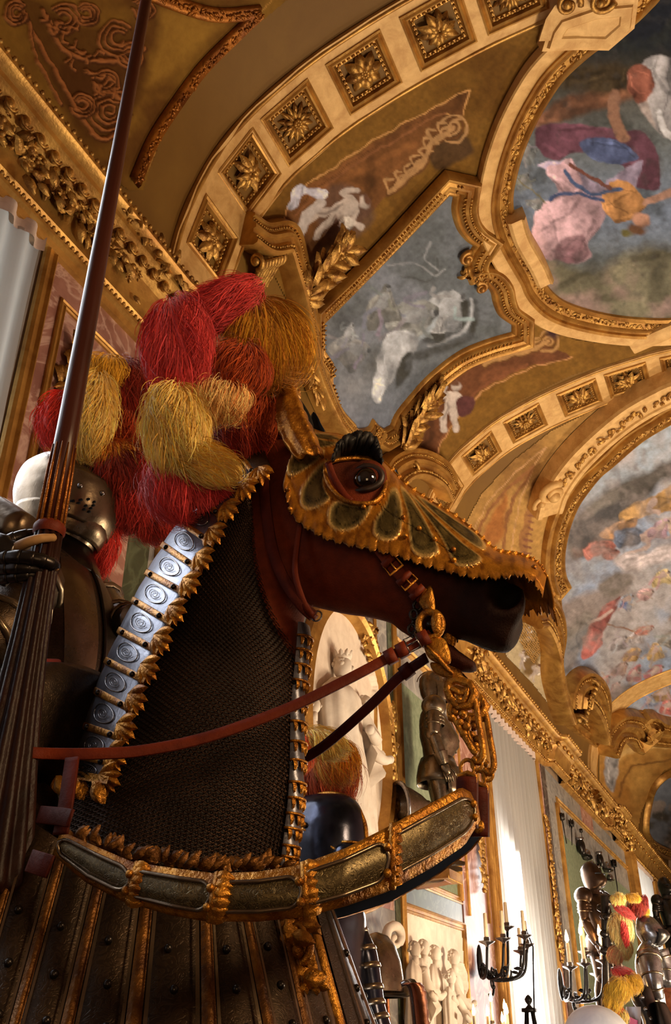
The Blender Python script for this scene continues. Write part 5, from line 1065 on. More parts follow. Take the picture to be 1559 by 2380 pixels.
for k in range(3):
    rws = [cring(12.6+.28*k+v, .02+.016*k+.02*v) for v in np.linspace(0, .5, 5)]; mb.grid(rws)
    for q in np.linspace(-1.7, 1.7, 9): rr_ = cring(13.0+.2*k, .05+.016*k, q, q+.1, 2); mb.leaf(rr_[0], V((0, 0, -1))+HF*.5, HN if q > 0 else -HN, .05, .03, .4)
mb.build('lower_lames', M['gold_armour'], ct)
# front plates along the throat, seen edge on
tf = thing('throat_plates', 'narrow chain of small steel and gold plates down the front of horse throat', 'horse armour', HP(680, 1750))
TF = crom([HP(x, y, 0) for x, y in ((700, 1455), (694, 1540), (684, 1640), (682, 1760), (678, 1860), (668, 1950), (660, 2020))], 8)
for k in range(15):
    i = k*len(TF)//15; a, b = TF[i], TF[min(len(TF)-1, i+3)]; d = (b-a).normalized(); mb = MB(); f = d.cross(HN).normalized(); f = f if f.dot(HF) > 0 else -f; rws = []
    for v in np.linspace(0, 1, 6): rws.append([a.lerp(b, v*1.05)+f*((.014+.008*v)*cos(q)+.004)+HN*(.026*sin(q)) for q in np.linspace(-1.6, 1.6, 11)])
    mb.grid(rws); pl = mb.build('throat_plate', M['silver'], tf)
    mb = MB(); mb.tube([b+f*(.024*cos(q)+.004)+HN*(.028*sin(q)) for q in np.linspace(-1.6, 1.6, 11)], .003, 6)
    for q in (-1, -.3, .3, 1): mb.leaf(b+f*(.022*cos(q))+HN*(.027*sin(q)), d+f*.3, f, .024, .016, .6, seg=3)
    mb.build('gilt_band', M['gold_armour'], pl)
# ------------------------------------------------------------------ peytral: ribbed breast armour
def poff(u, v): return .02+(.34+.16*v)*sin(min(1, u*.95)*pi/2)**.75
T0, T1 = np.array([(700, 2050), (640, 2045), (560, 2060), (480, 2060), (345, 2050), (240, 2010), (150, 1960), (60, 1900), (-60, 1850)], float), np.array([(800, 2420), (725, 2430), (640, 2440), (490, 2450), (300, 2450), (140, 2440), (20, 2430), (-90, 2420), (-220, 2400)], float)
def PT(i, v, dz=0.):
    a = np.array([np.interp(i, range(9), T0[:, 0]), np.interp(i, range(9), T0[:, 1])]); b = np.array([np.interp(i, range(9), T1[:, 0]), np.interp(i, range(9), T1[:, 1])]); p = a+(b-a)*v; return HP(p[0], p[1], poff(i/8, v)+dz)
py = thing('peytral', 'ribbed dark breast armour with gold strips flaring out below the rein band', 'horse armour', HP(400, 2250))
for s_ in (1, -1):
    f = (lambda p: p) if s_ > 0 else mirror
    for k in range(8):
        mb = MB(); mb.grid([[f(PT(k+u, v, .012*sin(pi*u))) for u in np.linspace(0, 1, 9)] for v in np.linspace(0, 1.15, 14)]); pl = mb.build('breast_panel', M['etched_dark'], py)
        mb = MB()
        for u0, w_ in ((.16, .014), (.84, .014)):
            mb.grid([[f(PT(k+u0+u*w_*2, v, .014+.012*sin(pi*u0))) for u in (-1, -.5, 0, .5, 1)] for v in np.linspace(0, 1.15, 10)])
        mb.build('etched_border', M['steel_warm'], pl)
        if k > 0:
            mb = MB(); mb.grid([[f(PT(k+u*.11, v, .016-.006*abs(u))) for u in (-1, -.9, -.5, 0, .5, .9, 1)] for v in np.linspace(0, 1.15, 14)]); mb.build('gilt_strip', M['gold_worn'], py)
        mb = MB()
        for v in (.38, .62, .86): mb.ball(f(PT(k+.5+.1*sin(v*20), v, .014)), .0075, 9, 6)
        mb.build('rivet', M['steel_dark'], pl)
mb = MB(); mb.tube([PT(.02, v, .004) for v in np.linspace(0, 1.1, 20)], .012, 8); mb.build('gilt_edge', M['gold_armour'], py)
mb = MB(); r = random.Random(4)                                           # carved mask and scrolls at the breast
for k in range(36):
    v = .12+.55*r.random()**1.1; w_ = .75*(1-.75*(v-.1)); u = .55+(r.random()-.5)*w_; p = PT(u, v, .03); mb.leaf(p, ZZ*r.uniform(-1, .3)+HF*r.uniform(-.8, .8), HN, .055*(1.2-v), .028, .7, seg=4)
for x, y, f_ in ((632, 2215, 1), (690, 2210, -1), (650, 2160, -1), (690, 2165, 1)):
    u = (700-x)/60*.6+.3; p = HP(x, y, .13); mb.spiral(p, HF, ZZ, HN, .03, 1.3, .009, 6, 1.5, f_)
pm = HP(678, 2265, .12); mb.ell(pm, HF*.03, HN*.03, ZZ*.04, 12, 9); mb.ell(pm+HN*.028-ZZ*.002, HF*.008, HN*.012, ZZ*.014, 8, 6)
for s_ in (-1, 1): mb.ball(pm+HN*.024+HF*(.012*s_)+ZZ*.012, .006, 6, 5); mb.ball(pm+HN*.02+HF*(.014*s_)-ZZ*.018, .012, 7, 5)
mb.tube([pm+HN*.025-ZZ*.018+HF*q for q in (-.012, 0, .012)], .004, 5)
for k in range(6): mb.ball(pm-ZZ*(.05+.016*k)+HN*(.01)+HF*(.004*k), .014-.0015*k, 7, 5)
mb.build('carved_mask', M['gold_armour'], py)
mb = MB()                                                                 # leafy scrolls along the top of the breast armour
for x in range(170, 660, 12):
    y = np.interp(x, [150, 240, 300, 420, 520, 660], [1935, 1960, 1985, 2005, 2015, 2005]); o_ = poff((700-x)/760, 0)+.0
    for k in range(2): mb.leaf(HP(x+r.uniform(-6, 6), y+8+6*sin(x*.11), o_+.01), ZZ*r.uniform(.4, 1)+HF*r.uniform(-1.2, 1.2), HN, .034, .017, .6, seg=4)
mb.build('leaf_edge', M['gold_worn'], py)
# ------------------------------------------------------------------ armoured reins
UE = [(140, 1932), (230, 1972), (310, 2006), (420, 2022), (500, 2032), (600, 2028), (690, 2014), (800, 1975), (900, 1925), (1000, 1870), (1072, 1832), (1108, 1850)]
LE = [(122, 1985), (200, 2050), (290, 2096), (400, 2126), (480, 2140), (600, 2140), (700, 2130), (800, 2105), (900, 2070), (1000, 2016), (1080, 1962), (1116, 1905)]
OF = [.40, .42, .43, .435, .43, .42, .40, .36, .30, .22, .14, .08]
UF = [(40, 1900), (160, 1985), (280, 2030), (400, 2060), (500, 2075), (600, 2075), (700, 2060), (800, 2030), (900, 1985), (1000, 1925), (1090, 1868), (1126, 1872)]
LF = [(30, 1970), (150, 2055), (280, 2105), (400, 2135), (500, 2152), (600, 2156), (700, 2150), (800, 2128), (905, 2094), (1000, 2040), (1090, 1975), (1130, 1925)]
OFF_ = [-.40, -.40, -.39, -.38, -.37, -.35, -.31, -.26, -.2, -.14, -.08, -.03]
def rein3(u, v, dz=0., far=False):
    A_, B_, O_ = (UF, LF, OFF_) if far else (UE, LE, OF); x = u*11; a = np.array([np.interp(x, range(12), [q[c] for q in A_]) for c in (0, 1)]); b = np.array([np.interp(x, range(12), [q[c] for q in B_]) for c in (0, 1)]); p = a+(b-a)*v; o = np.interp(x, range(12), O_); return HP(p[0], p[1], o+(dz+.016*sin(pi*np.clip(v, 0, 1)))*(-1 if far else 1))
brk = [0, 2.05/11, 4.02/11, 6.1/11, 8.08/11, 1.0]
def armoured_rein(label, f, far):
    t = thing('armoured_rein', label, 'rein', rein3(.5, .5, 0, far)); HS = HN*(-1 if far else 1)
    for k in range(5):
        u0, u1 = brk[k], brk[k+1]+(.012 if k < 4 else 0); lift = .006*(5-k)*.0+.004*(k % 2)
        def g(a, v, dz=0): 
            uu = lerpl(u0, u1, a); return rein3(uu, v, dz+lift, far)
        def rr(a, v):                                                     # rounds the right end of the panel
            return a
        mb = MB(); rows = [[g(a, v) for v in np.linspace(-.02, 1.02, 15)] for a in np.linspace(0, 1, 17)]; mb.grid(rows); pl = mb.build('plate', M['gold_armour'], t); sd = pl.modifiers.new('t', 'SOLIDIFY'); sd.thickness = .004
        mb = MB(); n = 26; rows = []
        for i in range(n):
            a = lerpl(.06 if k > 0 else .03, .92, i/(n-1)); q = max(0., (i/(n-1)-.82)/.18); hw = .31*sqrt(max(.02, 1-q*q)); q2 = max(0., (.12-i/(n-1))/.12) if k == 0 else 0; hw *= sqrt(max(.05, 1-q2*q2)); rows.append([g(a, .5+hw*w_, .008) for w_ in np.linspace(-1, 1, 11)])
        mb.grid(rows); pn = mb.build('etched_panel', M['etched'], pl)
        mb = MB()
        ed_ = [r_[0]+(HS*.002) for r_ in rows]+[r_[-1]+HS*.002 for r_ in reversed(rows)]; mb.tube(ed_, .0035, 6, closed=True)
        inn_ = [r_[0].lerp(r_[-1], .2) for r_ in rows[2:-3]]+[r_[0].lerp(r_[-1], .8) for r_ in reversed(rows[2:-3])]; mb.tube([p+HS*.002 for p in inn_], .002, 5, closed=True); mb.build('panel_rim', M['steel_warm'], pl)
        mb = MB()
        for a, v in ((.9, .3), (.9, .72)): mb.ball(g(a, v, .014), .007, 8, 6)
        mb.build('rivet', M['gold_armour'], pl)
        mb = MB()
        if k < 4:
            for v in np.linspace(.08, .92, 6): mb.leaf(g(.93, v, .008), (g(1.02, v)-g(.9, v)), HS, .035, .022, .8, seg=4)
            mb.tube([g(.955, v, .01) for v in np.linspace(-.02, 1.02, 14)], .006, 6)
            mb.build('leaf_clasp', M['gold_armour'], pl)
    mb = MB(); mb.grid([[rein3(u, v, -.009, far) for v in np.linspace(-.02, 1.02, 8)] for u in np.linspace(0, 1, 60)]); mb.build('lining', M['lining'], t)
    return t
armoured_rein('near armoured rein of gilt-bordered etched plates curving across the picture below the neck', None, False)
armoured_rein('far armoured rein seen from inside, dark lining below the gilt near rein', None, True)
# ------------------------------------------------------------------ leather straps
def strap(name, pts, w=.022, th=.004, m='leather', parent=None, f=lambda p: p, wd=None):
    P = [f(HP(x, y, o)) for x, y, o in pts]; P = crom(P, 6); mb = MB(); rows = []
    for i, p in enumerate(P):
        t = (P[min(i+1, len(P)-1)]-P[max(i-1, 0)]).normalized(); wv = HN.cross(t).normalized() if wd is None else wd; n_ = t.cross(wv).normalized()
        rows.append([p+wv*(w/2*a)+n_*(th*b) for a, b in ((-1, -.5), (-1, .5), (-.9, .8), (.9, .8), (1, .5), (1, -.5))])
    mb.grid(rows, closed=True, cap=True); return mb.build(name, M[m], parent), P
def buckle(p, t, parent, s_=.017, m='gold_armour'):
    t = t.normalized(); w = HN.cross(t).normalized(); mb = MB(); mb.tube([p+t*(s_*a)+w*(s_*b)+HN*.006 for a, b in ((-.8, -1), (.8, -1), (.8, 1), (-.8, 1))], .0028, 6, closed=True); mb.tube([p-t*s_*.8+HN*.007, p+t*s_*.8+HN*.009], .002, 5); return mb.build('buckle', M[m], parent)
br = thing('bridle', 'red-brown leather bridle straps around cheek and throat of the horse', 'bridle', HP(700, 1250))
strap('throat_strap', [(612, 1085, .10), (618, 1180, .105), (634, 1280, .11), (662, 1350, .11), (700, 1405, .10), (728, 1432, .07)], .026, m='leather_dark', parent=br)
strap('throat_strap', [(700, 1205, .112), (690, 1270, .116), (686, 1330, .116), (700, 1385, .105), (716, 1418, .09), (734, 1436, .06)], .013, m='leather', parent=br)
strap('cheek_strap', [(870, 1262, .122), (900, 1300, .112), (930, 1335, .102), (958, 1366, .092), (982, 1392, .085)], .026, parent=br)
strap('brow_strap', [(762, 1075, .125), (775, 1110, .118), (800, 1150, .112), (815, 1165, .11)], .016, parent=br)
for (x, y), (x2, y2), o in (((915, 1318), (925, 1330), .112), ((948, 1352), (958, 1362), .10)): buckle(HP(x, y, o), HP(x2, y2, o)-HP(x, y, o), br)
mb = MB(); p = HP(736, 1432, .06); mb.tube([p+HF*(.012*cos(a))+ZZ*(.012*sin(a)) for a in np.linspace(0, 6.28, 14, endpoint=False)], .002, 5, closed=True); mb.build('ring', M['steel'], br)
mb = MB()
for (x, y), o in (((905, 1303), .118), ((940, 1345), .106), ((970, 1378), .095)): mb.box(HP(x, y, o), (HP(x+8, y+9, o)-HP(x, y, o))*.5, HN*.007, (HP(x+14, y-14, o)-HP(x, y, o))*1.05)
mb.build('keeper_loop', M['leather'], br)
rn = thing('leather_rein', 'near red-brown leather rein running from the bit across the mail to the lance', 'rein', HP(480, 1715, .2))
UR = [(40, 1748, .40), (120, 1752, .36), (220, 1752, .34), (330, 1745, .30), (480, 1714, .25), (660, 1650, .20), (800, 1583, .15), (900, 1530, .115), (1002, 1474, .085)]
o, P = strap('strap', UR, .022, parent=rn); buckle(HP(960, 1498, .11), HP(980, 1487, .11)-HP(960, 1498, .11), rn, .016, 'steel')
mb = MB()
for x, y, o_ in ((935, 1511, .112), (908, 1526, .118), (985, 1484, .1)): q = HP(x, y, o_); t_ = (HP(x+20, y-11, o_)-q).normalized(); mb.box(q, t_*.011, HN*.007, HN.cross(t_)*.0145)
mb.build('keeper_loop', M['leather'], rn)
rf = thing('leather_rein', 'far dark leather rein passing behind the neck in front of oval relief', 'rein', HP(850, 1650, -.1))
strap('strap', [(560, 1830, -.20), (640, 1800, -.19), (695, 1770, -.17), (760, 1728, -.15), (860, 1640, -.11), (930, 1572, -.09), (992, 1528, -.065)], .024, m='leather_dark', parent=rf)
mb = MB(); q = HP(945, 1560, -.08); t_ = (HP(965, 1545, -.08)-q).normalized(); mb.box(q, t_*.014, HN*.007, HN.cross(t_)*.015); mb.build('keeper_loop', M['leather_dark'], rf)
# ------------------------------------------------------------------ curb bit
bt = thing('curb_bit', 'ornate pierced gold curb bit with long shanks hanging from horse mouth', 'bit', HP(1050, 1560, .07))
def plate(mb, P, off, th, f=lambda p: p, bulge=.006):
    P = crom(P, 4, True); c = np.mean(np.array(P), axis=0); n = len(P)
    def L(o, k): return [f(HP(c[0]+(x-c[0])*k, c[1]+(y-c[1])*k, o)) for x, y in P]
    mb.grid([L(off-th, 1), L(off, 1), L(off+bulge, .82), L(off+bulge, .0)], closed=True)
BO = .088
for f, nm in ((lambda p: p, 'near_cheek'), (lambda p: V(p)-HN*.085, 'far_cheek')):
    mb = MB(); plate(mb, [(972, 1392), (995, 1362), (1006, 1372), (1012, 1420), (1000, 1432), (985, 1412)], BO, .006, f)
    mb.tube([f(HP(1000+27*cos(a), 1452+30*sin(a), BO)) for a in np.linspace(0, 6.28, 22, endpoint=False)], .008, 7, closed=True); mb.tube([f(HP(x, y, BO)) for x, y in ((990, 1370), (978, 1400), (996, 1424))], .006, 6)
    plate(mb, [(984, 1484), (1012, 1478), (1036, 1490), (1048, 1530), (1040, 1545), (1008, 1538), (990, 1520)], BO, .008, f)
    for k in range(5): mb.tube([f(HP(988+8*k, 1500+9*k, BO+.008)), f(HP(1020+8*k, 1530+9*k, BO+.008))], .004, 5)
    plate(mb, [(1000, 1540), (1030, 1545), (1075, 1570), (1100, 1592), (1085, 1600), (1045, 1580), (1010, 1565)], BO, .007, f)
    mb.tube([f(HP(x, y, BO)) for x, y in ((1040, 1590), (1060, 1580), (1090, 1590), (1104, 1612), (1092, 1640), (1066, 1646), (1048, 1624), (1040, 1600))], .010, 7, closed=True)
    mb.tube([f(HP(x, y, BO+.004)) for x, y in crom([(1050, 1600), (1072, 1612), (1088, 1600), (1078, 1630), (1060, 1632)], 4)], .006, 6)
    for x, y in ((1058, 1655), (1075, 1660), (1068, 1680), (1085, 1690), (1050, 1668), (1078, 1706)): mb.ball(f(HP(x, y, BO)), .009, 8, 6)
    o = mb.build(nm, M['gold_armour'], bt)
    mb = MB(); mb.ell(f(HP(1014, 1448, BO+.004)), HF*.012, HN*.01, ZZ*.026, 10, 8); mb.build('boss', M['gold_armour'], o)
    mb = MB()
    mb.tube(crom([f(HP(x, y, BO)) for x, y in ((1052, 1632), (1046, 1652), (1060, 1678), (1080, 1712), (1100, 1745), (1108, 1752))], 5), .0065, 7); mb.tube(crom([f(HP(x, y, BO)) for x, y in ((1100, 1618), (1108, 1650), (1114, 1690), (1121, 1730), (1122, 1758), (1112, 1772), (1098, 1762))], 5), .0065, 7); mb.tube(crom([f(HP(x, y, BO)) for x, y in ((1092, 1664), (1088, 1700), (1095, 1722))], 5), .003, 5)
    mb.build('shank', M['gold_armour'], o)
mb = MB(); mb.tube([HP(1000, 1452, .088), HP(1000, 1452, -.03)], .009, 8); mb.build('mouthpiece', M['steel_dark'], bt)
mb = MB()
for k, (x, y) in enumerate(((970, 1408), (962, 1428), (968, 1448), (958, 1462), (968, 1474))): mb.tube([HP(x+9*cos(a), y+11*sin(a), .075+.006*(k % 2)) for a in np.linspace(0, 6.28, 12, endpoint=False)], .0035, 5, closed=True)
mb.build('curb_chain', M['steel_dark'], bt)
for f, lb, k in ((lambda p: p, 'near dark leather coupling with gold buckle joining bit shank to armoured rein', 0), (lambda p: V(p)-HN*.085, 'far dark leather coupling hanging from the far bit shank', 1)):
    cp = thing('rein_coupling', lb, 'strap', f(HP(1085, 1840, BO)))
    mb = MB(); mb.tube([f(HP(1086+16*cos(a), 1786+20*sin(a), BO)) for a in np.linspace(0, 6.28, 18, endpoint=False)], .004, 6, closed=True); mb.tube([f(HP(1108+12*cos(a), 1776+14*sin(a), BO)) for a in np.linspace(0, 6.28, 14, endpoint=False)], .0035, 6, closed=True); mb.build('ring', M['gold_armour'], cp)
    mb = MB(); mb.tube([f(HP(x, y, BO+.006)) for x, y in ((1066, 1802), (1068, 1828), (1102, 1830), (1106, 1804), (1086, 1796))], .005, 6, closed=True); mb.build('buckle', M['gold_armour'], cp)
    mb = MB(); mb.grid([[f(HP(x, y, BO-.004+dz)) for x, dz in ((1067, 0), (1070, .012), (1085, .016), (1101, .012), (1104, 0))] for y in np.linspace(1806, 1925, 10)]); o = mb.build('leather_tab', M['leather_dark'], cp); sd = o.modifiers.new('t', 'SOLIDIFY'); sd.thickness = .006
    mb = MB(); plate(mb, [(1072, 1888), (1094, 1886), (1098, 1905), (1084, 1918), (1070, 1905)], BO+.018, .004, f); mb.ball(f(HP(1084, 1898, BO+.026)), .005, 8, 6); mb.build('gilt_tip', M['gold_armour'], cp)
# ================================================================== PLUMES
def fmat(): return mat('ostrich feather', None, (.8, .8, .8), 60, .7, 0, attr=True, spec=.2, sheen=.3)
M['feather'] = fmat()
def feather(parent, x, y, rx, ry, d, rot, comb, c1, c2, n=1500, seed=1, L=.8, wid=.0017, fluff=.2, name='feather', depth=.75, fade=.25):
    """one curled ostrich plume: a soft core with fine barbs combed along it"""
    r = random.Random(seed); k = d/FPX; a = radians(rot); c = at(x, y, d)
    ex = (RT*cos(a)-UP*sin(a)); ey = (RT*sin(a)+UP*cos(a)); A, B, D = ex*(rx*k), ey*(ry*k), FW*(min(rx, ry)*k*depth); R0 = min(rx, ry)*k
    cd = (RT*comb[0]-UP*comb[1]).normalized(); mb = MB(); cc1, cc2 = np.array(c1), np.array(c2)
    mb.ell(c, A*.86, B*.86, D*.86, 14, 10, col=tuple(cc2*.6)); vs, fs, cs = [], [], []; n = int(n*1.7); wid = wid*.72
    A2, B2, D2 = A.length_squared, B.length_squared, D.length_squared
    for _ in range(n):
        u = V((r.gauss(0, 1), r.gauss(0, 1), r.gauss(0, 1))).normalized()
        if u.z > .45: u.z = -u.z
        jr = r.uniform(.84, 1.1); p = c+(A*u.x+B*u.y+D*u.z)*jr; t = r.random(); f = .7+.75*r.random()**1.5; col = (cc1*(1-t)+cc2*t)*f; m = 6; Ls = R0*L*r.choice((.5, .7, .8, 1., 1.15, 1.5))*r.uniform(.75, 1.25); step = Ls/m; w = wid*r.uniform(.6, 1.3); curl = r.gauss(0, .45); lift = r.uniform(.0, fluff*1.5) if r.random() > .15 else r.uniform(fluff, fluff*4)
        dv = None; pts = [p*1]
        for i in range(m):
            q = pts[-1]-c; nn = (A*(q.dot(A)/(A2*A2))+B*(q.dot(B)/(B2*B2))+D*(q.dot(D)/(D2*D2))); nn = nn.normalized(); cw = cd+ex*(.45*sin(u.x*4+u.y*3+seed))+ey*(.3*cos(u.y*4-u.x*2+seed*2)); t_ = cw-nn*cw.dot(nn); t_ = t_.normalized() if t_.length > .05 else nn.orthogonal()
            sd = nn.cross(t_); dv = (t_+nn*(lift*(1-1.3*i/m))+sd*(curl*(.3+i/m*.6))+V((0, 0, -.12*i/m))).normalized()
            nx = pts[-1]+dv*step; q = nx-c; rr = sqrt((q.dot(A)/A2)**2+(q.dot(B)/B2)**2+(q.dot(D)/D2)**2)
            if rr < .95: nx = c+q*(.95/max(rr, .2))
            pts.append(nx)
        b = len(vs); wv = dv.cross(V((0, 0, 1))+FW*.3).normalized()
        for i, q in enumerate(pts):
            ww = w*(1-.8*i/m); vs.append(q-wv*ww); vs.append(q+wv*ww); g = tuple(np.clip(col*(1+fade*(i/m-.4)), 0, 1)); cs += [g, g]
            if i: fs.append((b+2*i-2, b+2*i-1, b+2*i+1, b+2*i))
    mb.add(vs, fs, cs); return mb.build(name, M['feather'], parent)
RED, REDD, CRIM, YEL, YELL, AMB, ORG, RUST = C(212, 58, 52), C(132, 20, 14), C(212, 70, 82), C(252, 190, 64), C(255, 222, 146), C(210, 158, 36), C(196, 84, 20), C(140, 40, 10)
hp = thing('feather_plume', 'large red, yellow and orange ostrich plume behind the ears of the horse', 'plume', at(520, 1080, 2.2))
for i, q in enumerate([(556, 960, 106, 110, 2.42, 0, (.0, 1), ORG, RUST, 2600, .9, .35), (550, 1050, 92, 72, 2.34, 20, (.5, 1), RUST, REDD, 1500, .7, .3), (590, 890, 72, 60, 2.40, 10, (.4, 1), ORG, RUST, 1100, .8, .4), (612, 790, 100, 92, 2.33, 0, (.35, 1), AMB, C(180, 104, 14), 2200, 1.1, .10), (512, 712, 108, 52, 2.28, -28, (-1, .55), RED, CRIM, 1500, .8, .25), (412, 800, 74, 112, 2.20, 6, (.15, 1), RED, CRIM, 2300, .9, .22), (470, 930, 105, 52, 2.22, -6, (.1, 1), YELL, C(220, 130, 60), 1300, 1.0, .45), (408, 990, 70, 104, 2.16, -8, (.25, 1), YELL, YEL, 2000, .8, .35), (468, 1072, 84, 46, 2.15, 18, (1, .5), YELL, YEL, 1200, .9, .3), (560, 850, 60, 60, 2.26, 0, (-.3, 1), ORG, RUST, 900, .9, .5), (420, 1120, 84, 84, 2.21, 10, (.45, 1), CRIM, RED, 1800, .8, .22), (490, 1130, 60, 44, 2.20, 20, (.8, .5), CRIM, RED, 900, .7, .25)]):
    feather(hp, *q[:5], q[5], q[6], q[7], q[8], q[9], i+1, q[10], .0016, q[11])
mb = MB(); mb.tube(crom([HP(585, 1080, 0), at(570, 1010, 2.32), at(555, 900, 2.34)], 6), [.014]*12+[.006], 8); mb.build('plume_holder', M['gold_armour'], hp)
kp = thing('feather_plume', 'red and yellow plume trailing from the helmet of the lance bearer', 'plume', at(250, 1100, 2.85))
for i, q in enumerate([(292, 915, 58, 82, 2.92, 0, (.2, 1), REDD, RUST, 1300, .9, .25), (285, 1000, 60, 55, 2.9, 0, (.2, 1), REDD, ORG, 1000, .8, .3), (230, 862, 62, 40, 2.86, -5, (.2, 1), YEL, AMB, 900, .8, .2), (215, 960, 52, 98, 2.82, 8, (.0, 1), YEL, YELL, 1500, .8, .28), (140, 972, 48, 62, 2.86, 20, (-.1, 1), C(225, 60, 50), RED, 1000, .8, .35), (240, 1046, 78, 30, 2.84, 5, (.2, 1), YEL, ORG, 900, .8, .45), (290, 1095, 66, 60, 2.86, 0, (.3, 1), REDD, RUST, 1200, .8, .3), (300, 1170, 60, 58, 2.88, 0, (.1, 1), RED, REDD, 1200, .8, .35), (365, 1215, 52, 42, 2.9, 10, (.4, 1), RED, RUST, 900, .8, .4), (238, 1265, 34, 66, 2.86, 10, (-.1, 1), C(220, 60, 54), RED, 900, .9, .45)]):
    feather(kp, *q[:5], q[5], q[6], q[7], q[8], q[9], i+31, q[10], .0019, q[11])
bp_ = thing('feather_plume', 'yellow and orange plume on the dark helmet in front of the oval relief', 'plume', at(760, 1800, 3.6))
for i, q in enumerate([(735, 1810, 60, 60, 3.86, 0, (-.1, 1), REDD, RUST, 900, .9, .2), (768, 1800, 60, 66, 3.82, 0, (.35, 1), ORG, RUST, 1400, 1.0, .15), (780, 1768, 48, 50, 3.76, 10, (.6, 1), AMB, ORG, 1200, 1.1, .14), (745, 1725, 58, 34, 3.58, 10, (.7, .7), YEL, YELL, 1000, 1., .22), (700, 1745, 26, 44, 3.56, 0, (-.4, 1), C(236, 120, 40), RED, 500, 1, .5)]):
    feather(bp_, *q[:5], q[5], q[6], q[7], q[8], q[9], i+51, q[10], .0022, q[11])
# ================================================================== THE LANCE
M['lance'] = mat('lance wood', C(74, 30, 18), C(46, 17, 10), 5, .36, 0, bump=.15, bscale=60, spec=.35, stretch=(1, 1, .1))
M['lance_dark'] = mat('fluted lance grip', C(44, 19, 11), C(24, 10, 7), 8, .45, 0, bump=.2, bscale=60, spec=.2)
LB = at(115, 1230, 1.98)
def lz(y):                                                               # height on the upright axis seen at image row y
    lo, hi = .5, 9.
    for _ in range(50):
        m_ = (lo+hi)/2
        if project(V((LB.x, LB.y, m_)))[1] > y: lo = m_
        else: hi = m_
    return lo
def lpt(y): return V((LB.x, LB.y, lz(y)))
lt = thing('lance', 'tall dark wooden lance with fluted base held upright by the armoured hand', 'lance', lpt(2085))
def lprof(rows_): return [(r_*project(lpt(y))[2]/FPX, lz(y)) for y, r_ in rows_]
mb = MB(); mb.lathe((LB.x, LB.y, 0), (0, 0, 1), lprof([(1215, 29), (1000, 25), (760, 22), (600, 20), (370, 16.5), (0, 12.5), (-150, 10), (-420, 3)]), 24, cap=True); mb.build('shaft', M['lance'], lt)
mb = MB(); rows = []
for r_, h in [(q[0], q[1]) for q in lprof([(2085, 104), (2060, 112), (2040, 107), (1900, 88), (1800, 74), (1650, 57), (1500, 45), (1400, 39), (1330, 36), (1225, 32)])]:
    row = []
    for k in range(96):
        a = 2*pi*k/96; row.append(V((LB.x+cos(a)*r_*(1-.15*abs(sin(a*6))**3), LB.y+sin(a)*r_*(1-.15*abs(sin(a*6))**3), h)))
    rows.append(row)
mb.grid(rows, closed=True, cap=True); mb.build('fluted_grip', M['lance_dark'], lt)
mb = MB()
for k in range(12):
    a = 2*pi*(k)/12; pr = lprof([(1235, 31), (1100, 28.5), (1040, 27.0)]); mb.tube([V((LB.x+cos(a)*r_, LB.y+sin(a)*r_, h)) for r_, h in pr], [.004, .0035, .0012], 6)
mb.build('fluted_neck', M['gold_dark'], lt)
pr = lprof([(1245, 33), (1238, 37), (1226, 37), (1218, 31)]); mb = MB(); mb.lathe((LB.x, LB.y, 0), (0, 0, 1), pr, 24); mb.build('collar', M['leather'], lt)
# ================================================================== THE LANCE BEARER
KO = at(150, 1300, 2.75)
def KP(x, y, off=0.): return onplane(x, y, KO+HN*off, HN)
def kloft(rows_, n=32, sub=4, f=1.0, P=None, front=1.0, lo=0, hi=2*pi, corr=0.):
    """rows: (y, back x, front x, half width) level by level"""
    P = P or KP; S = crom([(r_[0], r_[1], r_[2]) for r_ in rows_], sub); W = np.interp(np.linspace(0, len(rows_)-1, len(S)), range(len(rows_)), [r_[3] for r_ in rows_]); out = []
    for s_, w in zip(S, W):
        a, b = P(s_.y, s_.x), P(s_.z, s_.x); c = (a+b)/2; e = (b-a)/2*f; L = e.length; Lc = sqrt(max(L*L-corr*w*w, .2*L*L)); e = e*(Lc/max(L, 1e-6)); row = []
        for k in range(n):
            t = lo+(hi-lo)*k/(n if hi-lo > 6.2 else n-1); cs = cos(t); row.append(c+e*(cs*(front if cs > 0 else 1))+HN*(w*f*sin(t)))
        out.append(row)
    return out
sa = thing('suit_of_armor', 'browned etched steel armour of the mounted lance bearer at picture edge', 'suit of armor', KP(100, 1750))
HM = [(1066, 138, 182, .03), (1074, 105, 212, .07), (1100, 70, 238, .105), (1130, 54, 252, .122), (1165, 47, 252, .128), (1200, 49, 243, .122), (1230, 60, 228, .112), (1252, 76, 212, .10), (1275, 92, 198, .085), (1296, 92, 205, .09)]
mb = MB(); mb.grid(kloft(HM), closed=True, cap=True); he = mb.build('helmet', M['steel_warm'], sa)
VS = [(1128, 140, 262, .130), (1150, 126, 261, .136), (1175, 124, 256, .136), (1205, 132, 246, .130), (1236, 150, 226, .112)]
mb = MB(); mb.grid(kloft(VS, 24, 4, 1.0, lo=-1.75, hi=1.75)); o = mb.build('visor', M['steel_warm'], he); o.modifiers.new('t', 'SOLIDIFY').thickness = .004
vr = kloft(VS, 200, 4, 1.0, lo=-1.75, hi=1.75)
def vpt(x, y, lift=.003):
    best = None
    for r_ in vr:
        for p in r_[100:]:
            q = project(p); d = (q[0]-x)**2+(q[1]-y)**2
            if best is None or d < best[0]: best = (d, p)
    return best[1]+HN*lift
mb = MB()
for x, y in ((170, 1164), (187, 1164), (203, 1164), (220, 1165), (182, 1173), (200, 1174), (217, 1173), (196, 1182), (211, 1182), (206, 1192)): mb.box(vpt(x, y, .002), HF*.0065, HN*.003, ZZ*.0028)
mb.build('breath_slits', M['lining'], he)
mb = MB()
